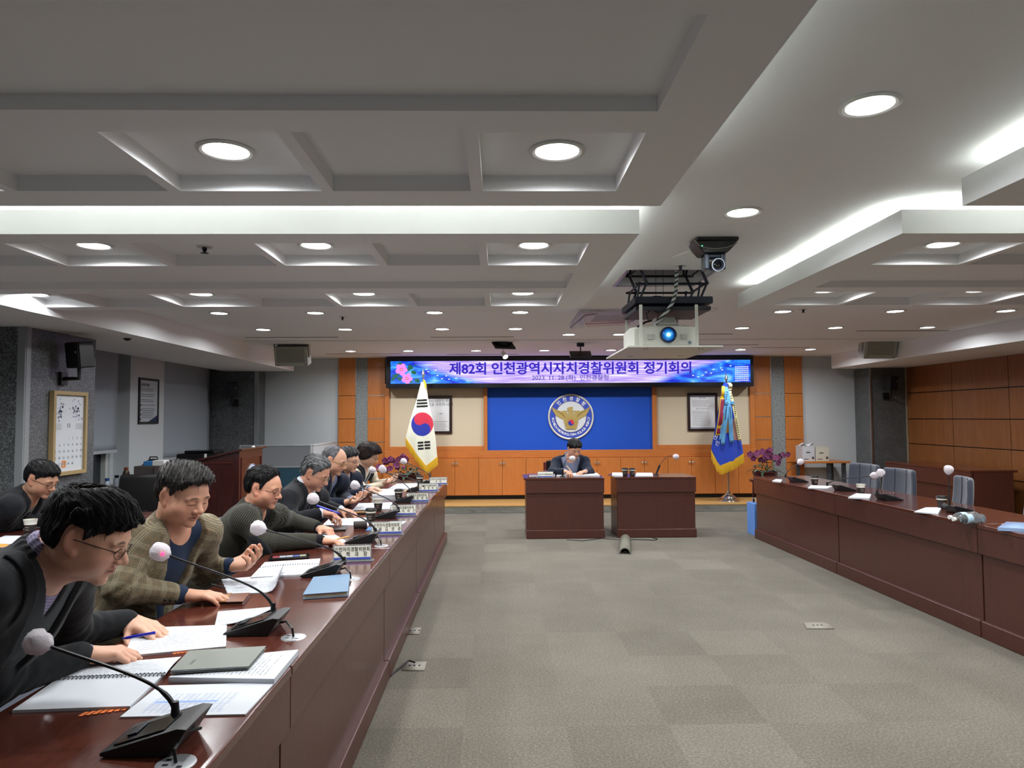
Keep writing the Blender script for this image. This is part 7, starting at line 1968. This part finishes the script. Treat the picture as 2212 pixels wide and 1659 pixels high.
# ------------------------------------------------------------------ the people at the table
c_char = cloth('jacket_charcoal', '17191c'); c_navy = cloth('jacket_navy', '141b2c'); c_black = cloth('jacket_black', '15171c')
c_plaid = cloth('jacket_plaid', '675d49', pat='plaid', c2='a39a80', c3='8a6a48'); c_tweed = cloth('jacket_tweed', '24241f', pat='tweed', c2='6c6a5c')
c_knit = cloth('sweater_navy', '1b2a42'); c_chk = cloth('shirt_check', '9a92b0', pat='check', c2='3e3a58')
c_white = cloth('shirt_white', 'c9ced8'); c_cream = cloth('knit_cream', 'cdc3ac'); c_blk = cloth('vest_black', '121318'); c_blues = cloth('shirt_blue_grey', '767d96')
c_dk = cloth('trousers_dark', '1a1b20'); c_tie = cloth('tie_dark', '14161e'); c_gchk = cloth('shirt_grey_check', '6c6c66', pat='check', c2='2c2c2a')
LN = [(0, .060), (25, .056), (45, .046), (62, .032), (72, .020), (80, .004), (87, .036), (114, .034), (128, -.045), (150, -.068), (180, -.075)]
DN = (0, 0, -1)
P1 = dict(hs=1.1, h=.0042, hb=.0030, skin='cf9f86', lip='9c5c50', width=1.0, fat=.001, bulk=1.02, glasses='6a5a54', neck=1.0,
          hair=dict(col='0c0c0e', grey='2a2a2c', gamt=.12, top=.027, side=.013, front=.004, n=5200, len=.06, r=.0008, h=.0034, flow=(.25, 1, -.2), comb=.7, messy=1.3, lift=.003, fmin=.020, line=LN),
          inner=dict(mat=c_chk, collar=True, name='shirt'), innervest=cloth('sweater_grey', '34383b'), vz=.34, vw=.10, jacket=dict(mat=c_char, wr=.003), trousers=c_dk)
person('man in charcoal jacket and glasses nearest the viewer, reading with a blue pen', P1,
       head=Jp((192, 1160, 1.97)), hf=yawv(8, -24), hup=UP, neck=Jp((92, 1222, 1.98)), pelvis=A3(-1.70, 1.86, .56), facing=yawv(-6, -16),
       sh=(Jp((-40, 1290, 1.80)), Jp((158, 1222, 2.17))), el=(Jz(-25, 1475, .81), Jp((150, 1365, 2.38))), wr=(Jz(182, 1415, .80), Jz(280, 1342, .80)),
       hands=[(yawv(28, -6), (.15, .1, -1), (.40, .48, .55, .60), .6), (yawv(-24, -9), DN, (.16, .14, .16, .22), .2)])
P2 = dict(hs=1.08, h=.0050, hb=.0034, skin='c8967c', lip='96584c', width=1.05, fat=.009, bulk=1.12, belly=.03, neck=1.18,
          hair=dict(col='1c1a1a', grey='4c4a48', gamt=.34, top=.027, side=.011, front=.006, n=4200, len=.055, r=.0009, h=.0038, flow=(.8, .8, .15), comb=.8, messy=1.6, lift=.005, line=[(0, .078), (25, .074), (45, .060), (62, .040), (72, .020), (80, .004), (87, .036), (114, .034), (128, -.045), (150, -.068), (180, -.075)]),
          inner=dict(mat=c_knit, crew=True, name='sweater'), cuffmat=c_knit, cuffend=1.0, vz=.40, vw=.10, jacket=dict(mat=c_plaid, wr=.003, cut=.80, buttons=True), trousers=c_dk)
person('heavy man in beige checked jacket and navy sweater looking down', P2,
       head=Jp((396, 1070, 2.95)), hf=yawv(-24, -20), hup=UP, neck=Jp((370, 1142, 3.02)), pelvis=A3(-1.66, 2.98, .57), facing=yawv(-14, -12),
       sh=(Jp((300, 1172, 2.86)), Jp((440, 1150, 3.20))), el=(Jp((262, 1272, 2.74)), Jp((440, 1236, 3.38))), wr=(Jz(395, 1285, .80), Jp((502, 1222, 3.32))),
       hands=[(yawv(14, -6), DN, (.18, .2, .24, .3), .35), (yawv(-12, 10), (.2, -.45, .9), (.5, .6, .68, .75), .6)])
P3 = dict(h=.0062, hb=.0045, skin='c89278', lip='94564a', width=1.04, fat=.010, bulk=1.06, belly=.03, neck=1.12, glasses='4a4038', patch=True,
          hair=dict(col='0e0d0f', grey='2c2a2a', gamt=.10, top=.020, side=.011, front=.0, n=2200, len=.05, r=.0011, h=.0048, flow=(.3, -.6, .2), comb=.8, messy=1.2, lift=.003,
                    line=[(0, .088), (25, .084), (45, .070), (62, .048), (72, .014), (80, -.010), (87, .036), (114, .034), (128, -.045), (150, -.068), (180, -.075)]),
          inner=dict(mat=c_blk, crew=True, name='sweater'), cuffmat=c_blk, cuffend=1.02, vz=.40, vw=.075, jacket=dict(mat=c_tweed, wr=.003, cut=.86), trousers=c_dk)
person('man in dark tweed jacket with a black elbow patch, writing with a yellow pencil', P3,
       head=Jp((570, 1055, 4.28)), hf=yawv(-8, -14), hup=UP, neck=Jp((546, 1103, 4.32)), pelvis=A3(-1.72, 4.28, .56), facing=yawv(-4, -16),
       sh=(Jp((528, 1122, 4.10)), Jp((596, 1115, 4.52))), el=(Jz(572, 1172, .81), A3(-1.40, 4.74, .84)), wr=(Jz(693, 1168, .795), Jz(690, 1140, .80)),
       hands=[(yawv(6, -6), (.1, -.1, -1), (.45, .5, .55, .6), .6), (yawv(-30, -8), (.2, -.2, -1), (.7, .75, .8, .85), .5)])
P4 = dict(h=.0068, hb=.0050, skin='be8c74', lip='8a5246', bulk=1.0, glasses='b8a890', gr=.0014,
          hair=dict(col='1e1f21', grey='76787a', gamt=.45, gside=.2, top=.022, side=.013, front=.0, n=1800, len=.05, r=.0012, h=.0052, flow=(.3, -.8, .2), comb=.8, messy=1.3, lift=.003,
                    line=[(0, .080), (25, .074), (45, .060), (62, .036), (72, .012), (80, -.012), (87, .036), (114, .034), (128, -.045), (150, -.070), (180, -.080)]),
          inner=dict(mat=c_white, collar=True, name='shirt', tie=c_tie), cuffmat=c_white, cuffend=1.0, vz=.36, vw=.07, jacket=dict(mat=c_black, wr=.003, cut=.88), trousers=c_dk)
person('grey haired man in dark suit, white collar and glasses holding a blue pen', P4,
       head=Jp((681, 1023, 5.2)), hf=yawv(-10, -28), hup=UP, neck=Jp((655, 1056, 5.22)), pelvis=A3(-1.72, 5.2, .55), facing=yawv(-4, -20),
       sh=(Jp((622, 1080, 5.02)), Jp((688, 1075, 5.42))), el=(Jp((622, 1128, 4.88)), A3(-1.42, 5.62, .84)), wr=(Jp((696, 1108, 4.98)), A3(-1.22, 5.52, .80)),
       hands=[(yawv(-2, -10), (.15, -.25, -1), (.5, .6, .7, .75), .7), (yawv(-20, -8), DN, (.3, .3, .35, .4), .4)])
P5 = dict(h=.0075, hb=.0056, skin='c4967c', lip='8c584a', glasses='a88848', gr=.0015,
          hair=dict(col='26262a', grey='808084', gamt=.5, top=.010, side=.012, n=900, len=.035, r=.0012, h=.0056, flow=(.3, -.8, .2), comb=.6, messy=.8, lift=.002,
                    line=[(0, .125), (30, .122), (50, .112), (66, .085), (76, .03), (80, .0), (87, .036), (114, .034), (128, -.045), (150, -.070), (180, -.075)]),
          inner=dict(mat=c_blues, collar=True, name='shirt'), cuffmat=c_blues, cuffend=.98, vz=.36, vw=.06, jacket=dict(mat=c_navy, wr=.003, cut=.90), trousers=c_dk)
person('balding man with gold rimmed glasses in navy jacket looking at a black phone', P5,
       head=Jp((723, 995, 6.12)), hf=yawv(-12, -22), hup=UP, neck=Jp((704, 1024, 6.16)), pelvis=A3(-1.74, 6.12, .55), facing=yawv(-4, -16),
       sh=(Jp((680, 1046, 5.95)), Jp((736, 1042, 6.34))), el=(Jp((694, 1090, 5.80)), Jp((742, 1076, 6.42))), wr=(Jp((742, 1086, 5.86)), Jp((758, 1080, 6.05))),
       hands=[(yawv(10, 8), (.1, -.1, 1), (.35, .4, .5, .55), .7), (yawv(-30, 8), (0, -.2, 1), (.3, .4, .5, .5), .5)])
P6 = dict(h=.0085, hb=.0064, skin='c4987e', lip='8c584a', glasses='6c6058', gr=.0016,
          hair=dict(col='17171a', grey='4a4a4e', gamt=.3, top=.022, side=.012, n=900, len=.045, r=.0013, h=.006, flow=(.6, .6, .1), comb=.7, messy=1., line=LN),
          inner=dict(mat=c_blues, collar=True, name='shirt'), cuffmat=c_white, cuffend=1.0, vz=.22, vw=.05, jacket=dict(mat=c_navy, wr=.003, cut=.90, lapel=False), trousers=c_dk)
person('man in zipped navy jacket and glasses, fourth face behind the row of microphones', P6,
       head=Jp((753, 994, 7.0)), hf=yawv(-18, -12), hup=UP, neck=Jp((738, 1020, 7.05)), pelvis=A3(-1.72, 7.0, .55), facing=yawv(-8, -10),
       sh=(Jp((714, 1036, 6.86)), Jp((766, 1034, 7.24))), el=(Jp((738, 1072, 6.72)), Jp((775, 1062, 7.25))), wr=(Jp((786, 1064, 6.72)), Jp((798, 1056, 7.0))),
       hands=[(yawv(8, 5), (.1, -.2, -1), (.4, .45, .5, .55), .5), (yawv(-20, 0), DN, (.3, .35, .4, .4), .4)])
P7 = dict(h=.0085, hb=.0064, skin='c8a088', lip='9c5a54', width=.95, glasses='8c6c60', gr=.0014, hs=.9, bulk=.88, neck=.85, hw=1,
          hair=dict(col='1d1412', grey='1d1412', top=.034, side=.030, front=.008, n=1400, len=.06, r=.0012, h=.006, flow=(.3, 1, -.5), comb=.6, messy=.8, lift=.002,
                    line=[(0, .055), (25, .050), (45, .036), (60, -.005), (75, -.03), (90, -.045), (112, -.06), (128, -.07), (150, -.080), (180, -.085)]),
          inner=dict(mat=c_cream, crew=True, name='sweater', cuff=1.0), vz=.24, vw=.055, jacket=None, trousers=c_dk, vest=c_blk)
person('short haired woman in black knit vest over cream sweater holding a phone', P7,
       head=Jp((796, 984, 7.65)), hf=yawv(-6, -22), hup=UP, neck=Jp((780, 1008, 7.68)), pelvis=A3(-1.66, 7.66, .55), facing=yawv(-4, -12),
       sh=(Jp((764, 1027, 7.53)), Jp((802, 1024, 7.86))), el=(Jp((784, 1058, 7.36)), Jp((812, 1046, 7.9))), wr=(Jp((826, 1046, 7.46)), Jp((836, 1040, 7.66))),
       hands=[(yawv(4, 14), (.1, .2, 1), (.4, .5, .6, .65), .7), (yawv(-20, 14), (0, -.2, 1), (.4, .5, .55, .6), .6)])
P8 = dict(h=.0095, hb=.0068, skin='c29078', lip='8c584a', fat=.003,
          hair=dict(col='0d0d0f', grey='2a2a2c', gamt=.1, top=.024, side=.013, front=.004, n=900, len=.045, r=.0014, h=.0062, flow=(.8, .5, -.2), comb=.7, messy=1., line=LN),
          inner=dict(mat=c_blues, collar=True, name='shirt'), cuffmat=c_blues, cuffend=1.0, vz=.46, vw=.12, jacket=dict(mat=c_navy, wr=.003, cut=.88), trousers=c_dk)
person('chairman in navy jacket over grey shirt writing at the head desk', P8,
       head=Jp((1241, 970, 9.36)), hf=A3(.22, -1, -.50), hup=UP, neck=Jp((1232, 989, 9.48)), pelvis=A3(.95, 9.68, .52), facing=A3(.0, -1, -.15),
       sh=(Jp((1203, 1000, 9.48)), Jp((1262, 998, 9.48))), el=(Jp((1193, 1021, 9.26)), Jp((1273, 1020, 9.28))), wr=(Jp((1219, 1018, 9.10)), Jp((1266, 1018, 9.16))),
       hands=[(A3(.55, -.8, -.1), (0, -.1, -1), (.5, .55, .6, .6), .7), (A3(-.75, -.6, -.1), DN, (.25, .3, .3, .35), .4)])
P0 = dict(h=.0068, hb=.0050, skin='bc8e74', lip='8a5246', glasses='3a3634', gr=.0013,
          hair=dict(col='0d0d0f', grey='222224', gamt=.05, top=.020, side=.010, front=.004, n=1600, len=.045, r=.0012, h=.0052, flow=(.3, 1, -.1), comb=.7, messy=1., line=LN),
          inner=dict(mat=c_gchk, collar=True, name='shirt', tie=c_tie), vz=.34, vw=.07, jacket=dict(mat=c_black, wr=.003), trousers=c_dk)
person('man with round glasses in dark suit writing at the back row table', P0,
       head=Jp((89, 1036, 4.95)), hf=yawv(-6, -24), hup=UP, neck=Jp((60, 1073, 4.98)), pelvis=A3(-3.82, 4.95, .55), facing=yawv(0, -20),
       sh=(Jp((22, 1096, 4.80)), Jp((82, 1086, 5.18))), el=(Jz(10, 1128, .82), Jp((105, 1112, 5.25))), wr=(Jz(112, 1122, .80), Jp((128, 1112, 5.12))),
       hands=[(yawv(10, -5), DN, (.4, .45, .5, .55), .6), (yawv(-30, -5), DN, (.3, .35, .4, .4), .4)])
# things held in hands
def held(name, label, cat, a, b, r, mc, tip=None):
    A, B = Vector(a), Vector(b); t = thing(name, label, cat, tuple((A+B)/2))
    MB().cyl(A, A.lerp(B, .82), r, n=10).build('barrel', mc, t, world=True); MB().cyl(A.lerp(B, .82), B, r*.95, r*.15, 10).build('tip', tip or mc, t, world=True); return t
held('pen', 'blue pen in the hand of the nearest man', 'pen', onz(333, 1367, .845), onz(262, 1380, .80), .0048, m_pen)
held('pen', 'black pen under the hand of the man in the checked jacket', 'pen', onz(455, 1262, .80), onz(488, 1270, .765), .0045, m_blackp)
held('pencil', 'yellow pencil in the hand of the tweed jacket man', 'pencil', onz(722, 1166, .80), onz(758, 1158, .775), .0045, m_pencil, m_woodtip)
held('pen', 'blue pen in the hand of the grey haired man', 'pen', Jp((684, 1092, 4.97)), Jp((736, 1110, 4.97)), .0055, m_pen)
held('pencil', 'pale pencil in the hand of the chairman', 'pencil', Jp((1224, 1006, 9.10)), Jp((1237, 1022, 9.06)), .006, mat('pale_pencil', 'c8a684', .5))
def phone(label, c, d, n):
    t = thing('smartphone', label, 'smartphone', tuple(c)); d = Vector(d).normalized(); n = Vector(n).normalized(); s = d.cross(n).normalized(); n = s.cross(d)
    mb = MB(); mb.M = frame4(c, d, s); mb.box(-.07, .07, -.035, .035, -.004, .004); mb.build('body', m_blackp, t, world=True, bevel=.003)
    mb = MB(); mb.M = frame4(c, d, s); mb.box(-.065, .065, -.032, .032, .0041 if d.cross(s).dot(n) > 0 else -.0046, .0046 if d.cross(s).dot(n) > 0 else -.0041); mb.build('screen', m_panel, t, world=True)
phone('black smartphone held by the balding man', Jp((766, 1078, 5.9)), (1, .1, .3), (-.3, -.2, 1))
phone('smartphone held by the woman in the black vest', Jp((846, 1043, 7.52)), (1, .1, .35), (-.4, 0, 1))
# chairs under the seated people
for lb, x_, y_, rz_ in (('grey-blue chair of the nearest man in charcoal', -1.78, 1.84, -pi/2+.2), ('grey-blue chair of the man in the checked jacket', -1.76, 2.98, -pi/2-.1), ('grey-blue chair of the tweed jacket man', -1.80, 4.28, -pi/2),
                        ('grey-blue chair of the grey haired man', -1.80, 5.2, -pi/2), ('grey-blue chair of the balding man', -1.82, 6.12, -pi/2), ('grey-blue chair of the man in the zipped navy jacket', -1.80, 7.0, -pi/2),
                        ('grey-blue chair of the woman', -1.74, 7.66, -pi/2), ('grey-blue chair of the man at the back row table', -3.9, 4.95, -pi/2)):
    office_chair(lb, (x_, y_, 0), rz_, proto=ch0).scale = (1, 1, .80)
m_wchair = wood('chair_red_wood', '4a1c18', '5c2620', '6a3028', .35)
t = thing('wooden_armchair', 'dark red wooden armchair of the chairman', 'chair', (.95, 9.78, 0))
MB().box(.66, 1.24, 9.50, 10.02, .38, .46).build('seat', c_blk, t, world=True, bevel=.03)
for s in (-1, 1):
    MB().box(.95+s*.31-.025, .95+s*.31+.025, 9.42, 9.98, .74, .775).build('armrest', m_wchair, t, world=True, bevel=.012)
    for y_ in (9.48, 9.96): MB().box(.95+s*.31-.02, .95+s*.31+.02, y_-.02, y_+.02, 0, .74 if y_ < 9.9 else .88).build('leg', m_wchair, t, world=True, bevel=.004)
MB().box(.66, 1.24, 9.97, 10.02, .45, .90).build('backrest', c_blk, t, world=True, bevel=.02)
